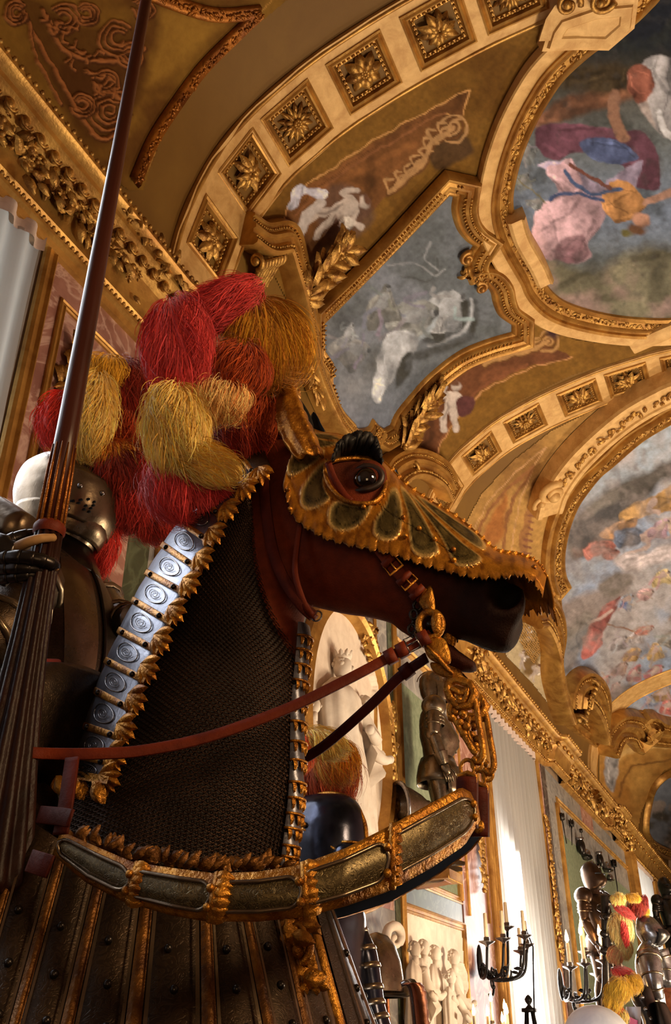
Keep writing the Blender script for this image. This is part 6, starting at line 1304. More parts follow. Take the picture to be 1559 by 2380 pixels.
for x, y in ((188, 1132), (158, 1156), (240, 1146), (158, 1184)): mb.ball(vpt(x, y, .004), .009, 9, 6)
mb.build('rivet', M['steel'], he)
mb = MB(); mb.grid(kloft([(1205, 60, 238, .134), (1235, 66, 228, .126), (1262, 84, 208, .108)], 32, 4, 1.03), closed=True); o = mb.build('bevor', M['steel_warm'], he); o.modifiers.new('t', 'SOLIDIFY').thickness = .004
mb = MB(); top = [r_ for r_ in kloft(HM, 32)]; mb.tube([KP(x, y, .0) for x, y in crom([(52, 1150), (70, 1095), (110, 1068), (160, 1062), (210, 1072), (240, 1098)], 5)], .006, 6); mb.build('comb', M['steel'], he)
mb = MB(); mb.grid(kloft([(1262, 86, 200, .10), (1285, 90, 206, .10), (1310, 80, 214, .12), (1330, 66, 216, .14)], 32, 4), closed=True); o = mb.build('gorget', M['steel_dark'], sa); o.modifiers.new('t', 'SOLIDIFY').thickness = .004
BP = [(1292, 72, 190, .12), (1318, 20, 208, .19), (1365, -24, 228, .23), (1430, -46, 240, .24), (1490, -50, 243, .235), (1545, -40, 238, .22), (1585, -20, 228, .20), (1620, -15, 215, .20)]
mb = MB(); mb.grid(kloft(BP, 40), closed=True, cap=True); bp2 = mb.build('breastplate', M['etched_dark'], sa)
mb = MB(); rws = kloft(BP, 200, 4, 1.01); mb.grid([[r_[k] for k in (4, 7, 10, 13, 16, 19)] for r_ in rws]); mb.build('side_band', M['steel_warm'], bp2)
mb = MB(); mb.tube([r_[0] for r_ in rws], .006, 6); mb.build('front_ridge', M['steel_dark'], bp2)
mb = MB(); mb.grid(kloft([(1590, -30, 232, .22), (1640, -60, 240, .27), (1720, -110, 236, .32), (1800, -130, 200, .34)], 40), closed=True); o = mb.build('skirt', M['etched_dark'], sa); o.modifiers.new('t', 'SOLIDIFY').thickness = .005
def limb(parent, name, pts, rads, m, n=16, lames=0):
    mb = MB(); P = crom(pts, 5); R = np.interp(np.linspace(0, 1, len(P)), np.linspace(0, 1, len(rads)), rads); mb.tube(P, list(R), n); o = mb.build(name, M[m], parent)
    if lames:
        mb = MB()
        for k in range(lames):
            i = int((k+.5)/lames*(len(P)-2)); d = (P[i+1]-P[i]).normalized(); mb.lathe(P[i], d, [(R[i]*1.0, -.006), (R[i]*1.1, 0), (R[i]*1.13, .012), (R[i]*1.0, .016)], n)
        mb.build('lame_edge', M['steel_warm'], o)
    return o
sh_ = KP(60, 1370, .2); limb(sa, 'upper_arm', [sh_+V((0, 0, .03)), KP(10, 1450, .30), KP(-60, 1500, .36)], [.10, .085, .075], 'etched_dark', lames=4)
el = at(-90, 1180, 2.25); wr = at(70, 1262, 2.02)
limb(sa, 'forearm', [KP(-60, 1500, .36), el], [.07, .07], 'steel_warm'); limb(sa, 'vambrace', [el, at(-20, 1202, 2.18), at(52, 1240, 2.1)], [.062, .055, .046], 'steel_warm', lames=0)
fs_ = KP(262, 1440, -.12); limb(sa, 'far_arm', [KP(200, 1380, -.2), KP(258, 1440, -.2), KP(290, 1452, -.12), KP(318, 1440, -.08)], [.09, .072, .06, .05], 'steel', lames=3)
ga = None
mb = MB(); hand = [at(-40, 1290, 1.97), at(-15, 1298, 1.95), at(20, 1305, 1.93)]; mb.tube(crom([at(-70, 1260, 2.06), at(-40, 1285, 1.98), at(-5, 1300, 1.935), at(28, 1312, 1.925)], 5), [.05]*6+[.056]*6+[.05]*4, 14, flat=.55, up=FW); ga = mb.build('gauntlet', M['steel_dark'], sa)
gl = mat('tan glove', C(170, 132, 84), C(130, 96, 56), 20, .7, 0)
M['glove'] = gl
def finger(pts, rad, plates, seed=0):
    P = crom([at(*p) for p in pts], 8); mb = MB(); R = list(np.linspace(rad, rad*.72, len(P))); mb.tube(P, R, 10); mb.ball(P[-1], rad*.74, 8, 6); fo = mb.build('finger', M['glove'], ga)
    if plates:
        mb = MB(); n = len(P); per = (n-1)/plates
        for k in range(plates):
            i0 = int(k*per*.92); i1 = min(n-1, int((k+1)*per*.92)+1); rws = []
            for q, i in enumerate(range(i0, i1+1)):
                d = (P[min(n-1, i+1)]-P[max(0, i-1)]).normalized(); o_ = (-FW*.8+UP*.6); o_ = (o_-d*o_.dot(d)).normalized(); s_ = d.cross(o_); rr = R[i]*(1.22+.16*(q/(max(1, i1-i0)))); rws.append([P[i]+o_*(rr*cos(a))+s_*(rr*sin(a)) for a in np.linspace(-1.75, 1.75, 11)])
            if len(rws) > 1: mb.grid(rws)
        o = mb.build('finger_plates', M['steel_dark'], ga); o.modifiers.new('t', 'SOLIDIFY').thickness = .0015
finger([(25, 1280, 1.93), (60, 1262, 1.915), (95, 1252, 1.92), (122, 1250, 1.94)], .0125, 0)
finger([(-5, 1300, 1.915), (40, 1296, 1.895), (85, 1300, 1.895), (116, 1310, 1.91), (128, 1318, 1.93)], .0135, 6)
finger([(-5, 1322, 1.915), (40, 1320, 1.895), (80, 1322, 1.9), (108, 1326, 1.92)], .0125, 5)
finger([(0, 1345, 1.92), (40, 1340, 1.90), (75, 1336, 1.90), (92, 1338, 1.915)], .0115, 5)
finger([(10, 1262, 1.97), (45, 1248, 1.98), (80, 1243, 2.0), (112, 1246, 2.02)], .012, 4)
for s_ in (1, -1): limb(sa, 'thigh_plate', [KP(20, 1800, .22*s_), KP(40, 1980, .36*s_), KP(60, 2140, .40*s_)], [.11, .10, .08], 'etched_dark', lames=2); limb(sa, 'shin_plate', [KP(60, 2140, .40*s_), KP(30, 2500, .42*s_), KP(20, 2700, .42*s_)], [.075, .06, .045], 'etched_dark')
sd_ = thing('war_saddle', 'dark etched steel saddle bow with red piping in front of the rider', 'saddle', HP(160, 1700))
mb = MB(); rws = []
for i, (y, xl, xr, w) in enumerate(((1572, 148, 240, .10), (1590, 142, 245, .16), (1640, 135, 240, .22), (1690, 110, 228, .28), (1740, 80, 215, .33), (1800, 60, 205, .37), (1860, 40, 190, .39))):
    c = HP((xl+xr)/2, y, 0); hw = (HP(xr, y, 0)-HP(xl, y, 0)).length/2; rws.append([c+HN*(w*sin(q))+HF*(hw*cos(q)*.9) for q in np.linspace(-1.9, 1.9, 25)])
mb.grid(rws); o = mb.build('saddle_bow', M['etched_dark'], sd_); o.modifiers.new('t', 'SOLIDIFY').thickness = .008
mb = MB(); mb.tube([r_[-3] for r_ in rws], .009, 7); mb.build('red_piping', mat('red piping', C(120, 24, 20), None, 5, .7), sd_)
strap('hanging_strap', [(168, 1762, .40), (160, 1820, .42), (150, 1890, .43), (140, 1940, .43)], .03, m='leather_dark', parent=sd_, wd=HF)
strap('hanging_strap', [(92, 1893, .42), (140, 1898, .44), (165, 1902, .45)], .03, m='leather_dark', parent=sd_); strap('hanging_strap', [(70, 2000, .46), (95, 2008, .47), (118, 2015, .47)], .036, m='leather_dark', parent=sd_)
# ================================================================== ARMOURS STANDING AND RIDING BEHIND
def suit(name, label, base, h, face, m='steel', stance=.0, legs=True, morion=False, group=None, arm=(.0, .0), visor_up=False):
    """free-standing plate armour, h = height, face = heading"""
    fw = V((cos(face), sin(face), 0)); sd = V((-sin(face), cos(face), 0)); s_ = h/1.8; b = V(base); t = thing(name, label, 'suit of armor', base, group)
    def Q(f, l, z): return b+fw*(f*s_)+sd*(l*s_)+ZZ*(z*s_)
    def ring(f, z, rx, ry, n=20, pw=1.): return [Q(f+rx*cos(a), ry*sin(a), z) for a in np.linspace(0, 2*pi, n, endpoint=False)]
    mb = MB(); mb.grid([ring(.0, 1.46, .09, .09), ring(.0, 1.40, .12, .19), ring(.02, 1.30, .155, .20), ring(.05, 1.18, .185, .185), ring(.06, 1.08, .175, .17), ring(.03, .99, .14, .15), ring(.02, .96, .15, .165)], closed=True, cap=True); cu = mb.build('breastplate', M[m], t)
    mb = MB(); mb.tube([Q(.155, 0, 1.38), Q(.19, 0, 1.28), Q(.238, 0, 1.14), Q(.2, 0, 1.02)], .008, 6); mb.build('front_ridge', M[m], cu)
    mb = MB(); mb.grid([ring(.02, .97, .155, .17), ring(.02, .9, .18, .2), ring(.02, .80, .2, .225), ring(.02, .73, .2, .23)], closed=True); o = mb.build('skirt', M[m], t); o.modifiers.new('t', 'SOLIDIFY').thickness = .006
    mb = MB(); mb.grid([ring(.0, 1.44, .10, .11), ring(.01, 1.49, .085, .085), ring(.02, 1.54, .09, .085)], closed=True); mb.build('gorget', M[m], t)
    mb = MB(); mb.grid([ring(.01, 1.845, .01, .008), ring(.01, 1.835, .05, .035), ring(.01, 1.81, .09, .064), ring(.01, 1.76, .124, .09), ring(.02, 1.69, .14, .104), ring(.03, 1.60, .135, .098), ring(.03, 1.54, .11, .09), ring(.02, 1.50, .09, .085)], closed=True, cap=True); he = mb.build('helmet', M[m], t)
    mb = MB(); mb.grid([[Q(.03+(.145+e)*cos(a)**1 if abs(a) < 1.5 else .03, .106*sin(a), z) for a in np.linspace(-1.45, 1.45, 17)] for z, e in ((1.70, -.005), (1.66, .02), (1.61, .055), (1.56, .03), (1.53, -.01))]); mb.build('visor', M[m], he)
    mb = MB(); mb.box(Q(.145, 0, 1.685), fw*.03*s_, sd*.085*s_, ZZ*.007*s_); mb.build('eye_slit', M['lining'], he)
    mb = MB(); mb.tube([Q(.14*cos(a), 0, 1.70+.145*sin(a)) for a in np.linspace(.3, 2.9, 12)], .005*s_, 6); mb.build('comb', M[m], he)
    for l in (1, -1):
        a0, a1, a2 = Q(.0, .235*l, 1.39), Q(-.02+arm[0]*.5, .29*l, 1.12), Q(.06+arm[0], .27*l, .86+arm[1]); ar = limb(t, 'arm', [a0, (a0+a1)/2+sd*(.02*l*s_), a1], [.075*s_, .066*s_, .055*s_], m, 14, 2); limb(ar, 'vambrace', [a1, (a1+a2)/2, a2], [.056*s_, .058*s_, .04*s_], m, 14)
        mb = MB(); mb.ell(a0+ZZ*.02*s_, fw*.12*s_, sd*.10*s_, ZZ*.11*s_, 14, 10)
        for k in range(3): mb.lathe(a0-ZZ*(.07+.035*k)*s_, (0, 0, -1), [(.088*s_, 0), (.098*s_, .03*s_), (.09*s_, .034*s_)], 14)
        mb.build('pauldron', M[m], t); mb = MB(); mb.ell(a1, fw*.075*s_, sd*.05*s_, ZZ*.06*s_, 12, 8); mb.build('elbow_cop', M[m], ar)
        g0 = a2-(a1-a2).normalized()*(.02*s_); dn = (a2-a1).normalized(); mb = MB(); mb.lathe(a2-dn*.1*s_, dn, [(.07*s_, 0), (.05*s_, .09*s_), (.042*s_, .11*s_)], 12); mb.ell(a2+dn*.05*s_, fw*.045*s_, sd*.025*s_, dn*.06*s_, 10, 8)
        for k in range(4): mb.tube([a2+dn*.08*s_+fw*((k-1.5)*.02*s_), a2+dn*(.14-.01*abs(k-1.2))*s_+fw*((k-1.5)*.021*s_), a2+dn*.165*s_+fw*((k-1.5)*.02*s_)-sd*(.025*l*s_)], [.011*s_, .010*s_, .007*s_], 6)
        mb.tube([a2+dn*.03*s_+fw*.04*s_, a2+dn*.08*s_+fw*.07*s_, a2+dn*.12*s_+fw*.068*s_], [.012*s_, .011*s_, .008*s_], 6)
        mb.build('gauntlet', M[m], ar)
        mb = MB(); mb.grid([[Q(.05+.16*cos(a), l*.11+.1*sin(a), z) for a in np.linspace(-1.3, 1.3, 11)] for z in (.86, .78, .68, .60)]); o = mb.build('tasset', M[m], t); o.modifiers.new('t', 'SOLIDIFY').thickness = .005
        if legs:
            h0, k0, f0 = Q(.0, .1*l, .84), Q(.03+stance*l*.0, .13*l, .48), Q(-.01, .15*l, .08); lg = limb(t, 'leg', [h0, (h0+k0)/2+fw*.015*s_, k0], [.1*s_, .092*s_, .066*s_], m, 14); limb(lg, 'greave', [k0, lerpv(k0, f0, .35)-fw*.015*s_, f0], [.06*s_, .066*s_, .045*s_], m, 14)
            mb = MB(); mb.ell(k0+fw*.02*s_, fw*.075*s_, sd*.075*s_, ZZ*.075*s_, 12, 8); mb.build('knee_cop', M[m], lg); mb = MB(); mb.grid([[f0+fw*((-.05+.26*u)*s_)+sd*(.048*(1-.5*u*u)*sin(a)*s_)+ZZ*((-.08+(.10-.07*u)*max(0, cos(a)))*s_) for a in np.linspace(-1.57, 1.57, 9)] for u in np.linspace(0, 1, 9)]); mb.build('sabaton', M[m], lg)
    return t
def lerpv(a, b, t): return a+(b-a)*t
def bracket(name, label, cx, cy, z, w, d, hgt, group=None):
    t = thing(name, label, 'bracket', (cx, cy, z-hgt), group); mb = MB(); mb.abox((X0+.03, cy-w/2, z-.1), (cx+d/2, cy+w/2, z)); mb.build('shelf', M['gold'], t, smooth=False)
    mb = MB(); mb.grid([[(lerpl(X0+.03, cx+d/2-.1, .15+.85*cos(u*1.5)), cy+q*(w/2-.1)*(1-.5*u), z-.1-(hgt-.1)*u) for q in (-1, -.6, 0, .6, 1)] for u in np.linspace(0, 1, 12)]); mb.build('corbel', M['gold_dark'], t)
    mb = MB()
    for k in range(24): mb.leaf((cx+d/2-.02, cy+(k/23-.5)*w, z-.05), (.2, 0, -1), (1, 0, 0), .06, .03, .4, seg=3)
    mb.build('carved_leaves', M['gold_leafy'], t); return t
# armour on the green wall bay
ab = atY(1028, 1905, 12.1); ab = onplane(1024, 1900, V((-3.62, 0, 0)), V((1, 0, 0))); htop = onplane(1000, 1570, V((-3.55, ab.y, 0)), V((1, 0, 0)))
print('wall armour', ab, htop)
hgt_ = 2.0; bz = htop.z-hgt_+.25
suit('suit_of_armor', 'polished plate armour standing on the green wall bay, left of the glowing curtain', (-3.55, htop.y, htop.z-2.38), 2.38, radians(22), 'steel_warm')
bracket('wall_bracket', 'gilded wall bracket carrying the armour on the green bay', -3.62, htop.y, htop.z-2.43, .5, .5, .16)
# conical shield boss left of it
tg = thing('lance_guard', 'brown steel cone-shaped lance guard hanging on the green wall left of the armour', 'lance guard', onwall(965, 1870, -3.9)); mb = MB(); c_ = onplane(945, 1872, V((-3.75, 0, 0)), V((1, 0, 0))); dr = V((.75, .75, .12)).normalized(); mb.lathe(c_-dr*.1, dr, [(.27, 0), (.26, .02), (.2, .14), (.12, .28), (.055, .36), (.045, .40)], 24); mb.build('cone', M['steel_warm'], tg); mb = MB(); mb.lathe(c_-dr*.1, dr, [(.24, -.01), (.285, -.005), (.285, .02), (.25, .03)], 24); mb.build('rim', M['steel'], tg); mb = MB(); mb.tube([c_+dr*.28, c_+dr*.5], .03, 8); mb.build('neck', M['steel_dark'], tg)
# armour in the far bay, standing out from the wall on a console
fb = onplane(1375, 2050, V((-3.2, 0, 0)), V((1, 0, 0))); ft = onplane(1368, 2012, V((-3.2, 0, 0)), V((1, 0, 0))); print('far armour', ft)
ft2 = at(1368, 2012, 15.5); hh = 2.35; suit('suit_of_armor', 'tall browned plate armour behind the lit candelabra on the far green bay', (ft2.x, ft2.y, ft2.z-hh), hh, radians(-20), 'steel_brown', arm=(.06, .0))
t = thing('pedestal', 'carved gilded pedestal under the tall armour beside the lit candelabra', 'pedestal', (ft2.x, ft2.y, 0)); mb = MB(); z_ = ft2.z-hh
mb.abox((ft2.x-.5, ft2.y-.5, z_-.16), (ft2.x+.5, ft2.y+.5, z_-.02)); mb.abox((ft2.x-.38, ft2.y-.38, 0), (ft2.x+.38, ft2.y+.38, z_-.16)); mb.build('block', M['copper'], t, smooth=False)
mb = MB()
for k in range(60): a = rnd.choice((0, 1)); p = V((ft2.x+(.39 if a else rnd.uniform(-.38, .38)), ft2.y+(rnd.uniform(-.38, .38) if a else -.39), z_-.2-rnd.random()*.9)); mb.leaf(p, (rnd.gauss(0, 1), rnd.gauss(0, 1), rnd.gauss(0, 1)), (1, 0, 0) if a else (0, -1, 0), .16, .08, .5, seg=3)
mb.build('carved_leaves', M['gold_leafy'], t)
e_ = at(1549, 2100, 22); suit('suit_of_armor', 'dark armour at the right edge beyond the plumed rider', (e_.x, e_.y, e_.z-1.75), 2.3, radians(-40), 'steel_dark')
t = thing('pedestal', 'plain pedestal under the dark armour at right edge', 'pedestal', (e_.x, e_.y, 0)); mb = MB(); mb.abox((e_.x-.45, e_.y-.45, e_.z-1.90), (e_.x+.45, e_.y+.45, e_.z-1.77)); mb.abox((e_.x-.35, e_.y-.35, 0), (e_.x+.35, e_.y+.35, e_.z-1.9)); mb.build('block', M['copper'], t, smooth=False)
# ------------------------------------------------------------------ knight in blued armour behind the neck (helmet, shoulders with gold stars)
BO3 = at(770, 2000, 3.55); D3 = 3.55
M['blued'] = mat('blued steel', C(58, 61, 76), C(32, 34, 44), 7, .22, .85, bump=.08, bscale=20, rvar=.05)
def BP3(x, y, off=0.): return onplane(x, y, BO3+HN*off, HN)
k3 = thing('suit_of_armor', 'blued armour with gold stars and borders behind the horse chest', 'suit of armor', BP3(780, 2400))
H3 = [(1846, 730, 800, .02), (1856, 700, 822, .06), (1880, 690, 838, .10), (1920, 684, 848, .125), (1965, 684, 851, .13), (2010, 688, 848, .125), (2050, 700, 830, .11), (2085, 705, 815, .10)]
mb = MB(); mb.grid(kloft(H3, 32, 4, 1., BP3), closed=True, cap=True); he = mb.build('helmet', M['blued'], k3)
mb = MB(); mb.tube([BP3(x, y, .115) for x, y in crom([(700, 1925), (730, 1940), (765, 1965), (800, 1985), (845, 1992)], 5)], .006, 6); mb.tube([BP3(x, y, 0) for x, y in crom([(690, 1900), (715, 1862), (762, 1845), (815, 1860), (845, 1910), (851, 1960)], 5)], .011, 6); mb.ball(BP3(705, 1916, .125), .012, 8, 6); mb.build('gilt_rim', M['gold_armour'], he)
mb = MB(); mb.grid(kloft([(1968, 790, 862, .10), (1984, 772, 872, .125), (2004, 765, 874, .13), (2030, 770, 858, .12)], 24, 3, 1.02, BP3, lo=-1.9, hi=1.9)); vz = mb.build('visor', M['blued'], he); vz.modifiers.new('t', 'SOLIDIFY').thickness = .006
vk = kloft([(1968, 790, 862, .10), (1984, 772, 872, .125), (2004, 765, 874, .13), (2030, 770, 858, .12)], 24, 3, 1.03, BP3, lo=-1.9, hi=1.9); mb = MB(); mb.tube(vk[0], .006, 6); mb.build('gilt_edge', M['gold_armour'], vz)
def star(mb, c, u, v, nn, R):
    P = []
    for k in range(12): a = pi*k/6+pi/2; rr = R if k % 2 == 0 else R*.38; P.append(c+u*(rr*cos(a))+v*(rr*sin(a))+nn*.002)
    mb.add([c+nn*.004]+P, [(0, 1+k, 1+(k+1) % 12) for k in range(12)])
B3 = [(2085, 690, 820, .15), (2120, 650, 838, .22), (2180, 640, 836, .26), (2260, 640, 838, .28), (2340, 650, 842, .27), (2420, 660, 845, .27), (2560, 660, 845, .27)]
mb = MB(); mb.grid(kloft(B3, 36, 4, 1., BP3), closed=True, cap=True); bb = mb.build('breastplate', M['blued'], k3)
b3r = kloft(B3, 120, 4, 1.004, BP3)
def b3pt(x, y):
    best = min(((project(p)[0]-x)**2+(project(p)[1]-y)**2, i, j) for i, r_ in enumerate(b3r) for j, p in enumerate(r_) if j < 62); return b3r[best[1]][best[2]]+HN*.004
mb = MB()
for P_ in ([(756, 2318), (780, 2310), (805, 2298), (824, 2278)], [(772, 2352), (800, 2344), (822, 2332), (836, 2316)]): mb.tube(crom([b3pt(*p) for p in P_], 5), .005, 6)
mb.build('gilt_border', M['gold_armour'], bb)
mb = MB()
for x, y, R in ((781, 2334, .020), (795, 2280, .014), (828, 2306, .011), (772, 2225, .012)): p = b3pt(x, y); star(mb, p, HF, ZZ, HN, R)
mb.build('gold_star', M['gold_armour'], bb, smooth=False)
mb = MB(); mb.grid(kloft([(2118, 690, 778, .30), (2160, 680, 793, .33), (2210, 690, 795, .335), (2244, 710, 780, .31), (2254, 730, 765, .29)], 28, 4, 1., BP3), closed=True, cap=True); pa = mb.build('pauldron', M['blued'], k3)
mb = MB(); mb.tube(kloft([(2244, 708, 783, .315)]+[(2254, 708, 783, .315)], 28, 1, 1., BP3)[0], .006, 6, closed=True); mb.build('gilt_border', M['gold_armour'], pa)
limb(k3, 'far_arm', [BP3(826, 2150, -.1), BP3(846, 2220, -.1), BP3(858, 2280, -.1), BP3(866, 2340, -.1), BP3(880, 2400, -.1)], [.035, .05, .045, .045, .05], 'blued', lames=6)
limb(k3, 'arm', [BP3(755, 2240, .3), BP3(762, 2290, .31), BP3(770, 2320, .3)], [.05, .045, .04], 'steel_dark', lames=3)
t = tp_; o = thing('plinth', 'hidden plinth carrying the blued armour', 'plinth', (0, 0, 0)) if False else None
b_ = BP3(760, 2560); mb = MB(); mb.abox((b_.x-.3, b_.y-.3, 0), (b_.x+.3, b_.y+.3, b_.z+.05)); o = mb.build('plinth', M['wallpaint'], origin=(b_.x, b_.y, 0), smooth=False); tag(o, 'plain plinth under the blued armour with gold stars', 'plinth')
# staff with volute head and a broad-brimmed helmet on the wall behind it
cr = thing('crook_staff', 'staff with white volute head and gilded knop against the grey wall', 'staff', onwall(890, 2400, -3.7)); XS = -3.75
def SP(x, y, X=XS): return onwall(x, y, X)
mb = MB(); mb.tube(crom([SP(x, y) for x, y in ((905, 2230), (898, 2200), (897, 2180), (902, 2160), (916, 2152), (928, 2160), (931, 2180), (924, 2196), (914, 2198), (910, 2186), (917, 2178))], 6), [.05]*40+[.03]*21, 10); mb.build('volute', M['plaster'], cr)
mb = MB(); mb.tube([SP(905, 2195), SP(896, 2225)], .035, 8)
for k in range(30): q = SP(893, 2232); mb.leaf(q+V((rnd.gauss(0, .03), rnd.gauss(0, .05), rnd.gauss(0, .07))), (rnd.gauss(0, 1), rnd.gauss(0, 1), 1), (1, 0, 0), .1, .06, .5, seg=3)
mb.build('gilded_knop', M['gold_leafy'], cr); mb = MB(); mb.tube([SP(894, 2240), SP(897, 2300), SP(902, 2400), SP(905, 2600)], .028, 8); mb.build('pole', M['copper'], cr)
mo = thing('broad_brim_helmet', 'brown steel helmet with upturned pointed brim beside the crook staff', 'helmet', SP(880, 2300, -3.6)); c_ = SP(878, 2305, -3.55); ux, uy = V((.35, .93, 0)), V((.93, -.35, 0)); mb = MB()
mb.grid([[c_+ux*(r_*cos(a))+uy*(r_*.8*sin(a))+ZZ*h for a in np.linspace(0, 2*pi, 24, endpoint=False)] for r_, h in ((.02, .50), (.12, .47), (.2, .38), (.25, .25), (.27, .12), (.27, .0))], closed=True); mb.build('skull', M['steel_warm'], mo)
mb = MB(); mb.grid([[c_+ux*((.27+.2*v)*cos(a))+uy*((.23+.05*v)*sin(a))+ZZ*(-.04+.17*v*abs(cos(a))**3) for a in np.linspace(0, 2*pi, 28, endpoint=False)] for v in (0, .3, .6, 1)], closed=True); o = mb.build('brim', M['steel_dark'], mo); o.modifiers.new('t', 'SOLIDIFY').thickness = .01
# coppery horse neck armour rising at the bottom of the picture
cq = thing('neck_armour', 'coppery scalloped neck armour strip in front of the figure relief', 'horse armour', at(970, 2400, 6)); D6 = 6.0
mb = MB(); PTS = [(962, 2288), (975, 2284), (985, 2300), (990, 2330), (994, 2370), (998, 2420), (1000, 2520)]; rws = []
for i, (x, y) in enumerate(crom(PTS, 6)): rws.append([at(x+dx-14, y, D6+dz) for dx, dz in ((-16, .05), (-11, -.03), (0, -.07), (10, -.05), (15+3*abs(sin(i*.8)), .03))])
mb.grid(rws); mb.build('plates', M['copper'], cq); mb = MB(); mb.tube([r_[0] for r_ in rws], .02, 7); mb.build('steel_edge', M['steel'], cq)
b_ = at(985, 2520, 6); mb = MB(); mb.abox((b_.x-.3, b_.y-.2, 0), (b_.x+.3, b_.y+.2, b_.z+.08)); o = mb.build('plinth', M['wallpaint'], origin=(b_.x, b_.y, 0), smooth=False); tag(o, 'plain plinth carrying the coppery neck armour', 'plinth')
# ------------------------------------------------------------------ wall candelabra
M['flame2'] = M['flame']
def sconce(label, base, s_, lit, seed):
    t = thing('wall_candelabra', label, 'candelabra', base); b = V(base); r = random.Random(seed)
    mb = MB(); mb.ell(b+V((.02, 0, 0)), (.03*s_, 0, 0), (0, .06*s_, 0), (0, 0, .16*s_), 12, 8); mb.build('back_plate', M['iron'], t)
    k = 0
    for dy, dx, dz in ((-.42, .22, .12), (-.24, .34, .16), (-.02, .5, .2), (.22, .46, .14), (.42, .34, .1), (.1, .3, .3)):
        e = b+V((dx, dy, dz))*s_; mb = MB(); path = crom([b+V((.04, 0, -.02))*s_, b+V((dx*.35, dy*.4, -.16))*s_, b+V((dx*.85, dy*.95, -.12))*s_, e-ZZ*.02*s_], 6); mb.tube(path, .014*s_, 7); mb.spiral(b+V((dx*.5, dy*.55, -.12))*s_, (0, 1, 0), (0, 0, 1), (1, 0, 0), .06*s_, 1.3, .01*s_, 5, r.random()*6)
        for j in range(3): mb.leaf(path[int(len(path)*(.3+.2*j))], (r.gauss(0, 1), r.gauss(0, 1), .5), (1, 0, 0), .09*s_, .05*s_, .5, seg=3)
        a = mb.build('arm', M['iron'], t)
        mb = MB(); mb.lathe(e, (0, 0, 1), [(.012*s_, -.03*s_), (.02*s_, -.01*s_), (.075*s_, .015*s_), (.08*s_, .025*s_), (.03*s_, .02*s_), (.028*s_, .06*s_), (.024*s_, .06*s_)], 14); mb.build('drip_pan', M['steel'], a)
        mb = MB(); hc = .25*s_*(.9+.25*r.random()); mb.lathe(e, (0, 0, 1), [(.021*s_, .03*s_), (.019*s_, hc*.5), (.017*s_, hc), (.012*s_, hc+.006)], 12, cap=True); mb.build('candle', M['wax'], a)
        if lit: mb = MB(); mb.lathe(e+ZZ*hc, (0, 0, 1), [(.004*s_, 0), (.022*s_, .03*s_), (.018*s_, .07*s_), (.002*s_, .13*s_)], 10); mb.build('flame', M['flame'], a)
    mb = MB(); mb.spiral(b+V((.12, -.05, -.22))*s_, (0, 1, 0), (0, 0, 1), (1, 0, 0), .11*s_, 1.2, .014*s_, 6, 4); mb.build('scroll', M['iron'], t); return t
s1b = onwall(1112, 2235, -3.94); sconce('dark iron wall candelabra with unlit candles in front of the glowing curtain', s1b, 1.35, False, 1)
s2b = onwall(1302, 2262, -3.94); print('sconces', s1b, s2b); sconce('lit wall candelabra with burning candles right of the glowing curtain', at(1300, 2288, project(s2b)[2]*.86), 1.45, True, 2)
s3b = at(1090, 2450, 9.0); t3_ = sconce('lit candelabra whose flames just show at the bottom edge below first candelabra', s3b, .8, True, 3)
# obelisk finial in front of the curtain
ob = at(1237, 2420, 12.5); fo = thing('obelisk_finial', 'small dark obelisk with ball finial before the glowing curtain', 'finial', (ob.x, ob.y, 0)); tz = at(1237, 2318, 12.5).z; mb = MB()
for sx in (-1, 1):
    for sy in (-1, 1): mb.tube([(ob.x+.12*sx, ob.y+.12*sy, 0), (ob.x+.10*sx, ob.y+.10*sy, tz-.7), (ob.x+.04*sx, ob.y+.04*sy, tz-.16)], .02, 6)
mb.build('frame_bars', M['iron'], fo); mb = MB(); mb.abox((ob.x-.09, ob.y-.09, tz-.17), (ob.x+.09, ob.y+.09, tz-.12)); mb.lathe((ob.x, ob.y, 0), (0, 0, 1), [(.06, tz-.12), (.02, tz-.08), (.05, tz-.04), (.055, tz-.01), (.03, tz+.03), (.0, tz+.05)], 14); mb.build('ball', M['iron'], fo)
mb = MB(); mb.tube([(ob.x, ob.y, tz-.9), at(1238, 2200, 12.6), at(1222, 2160, 12.6)], .012, 5); mb.build('rod', M['iron'], fo)
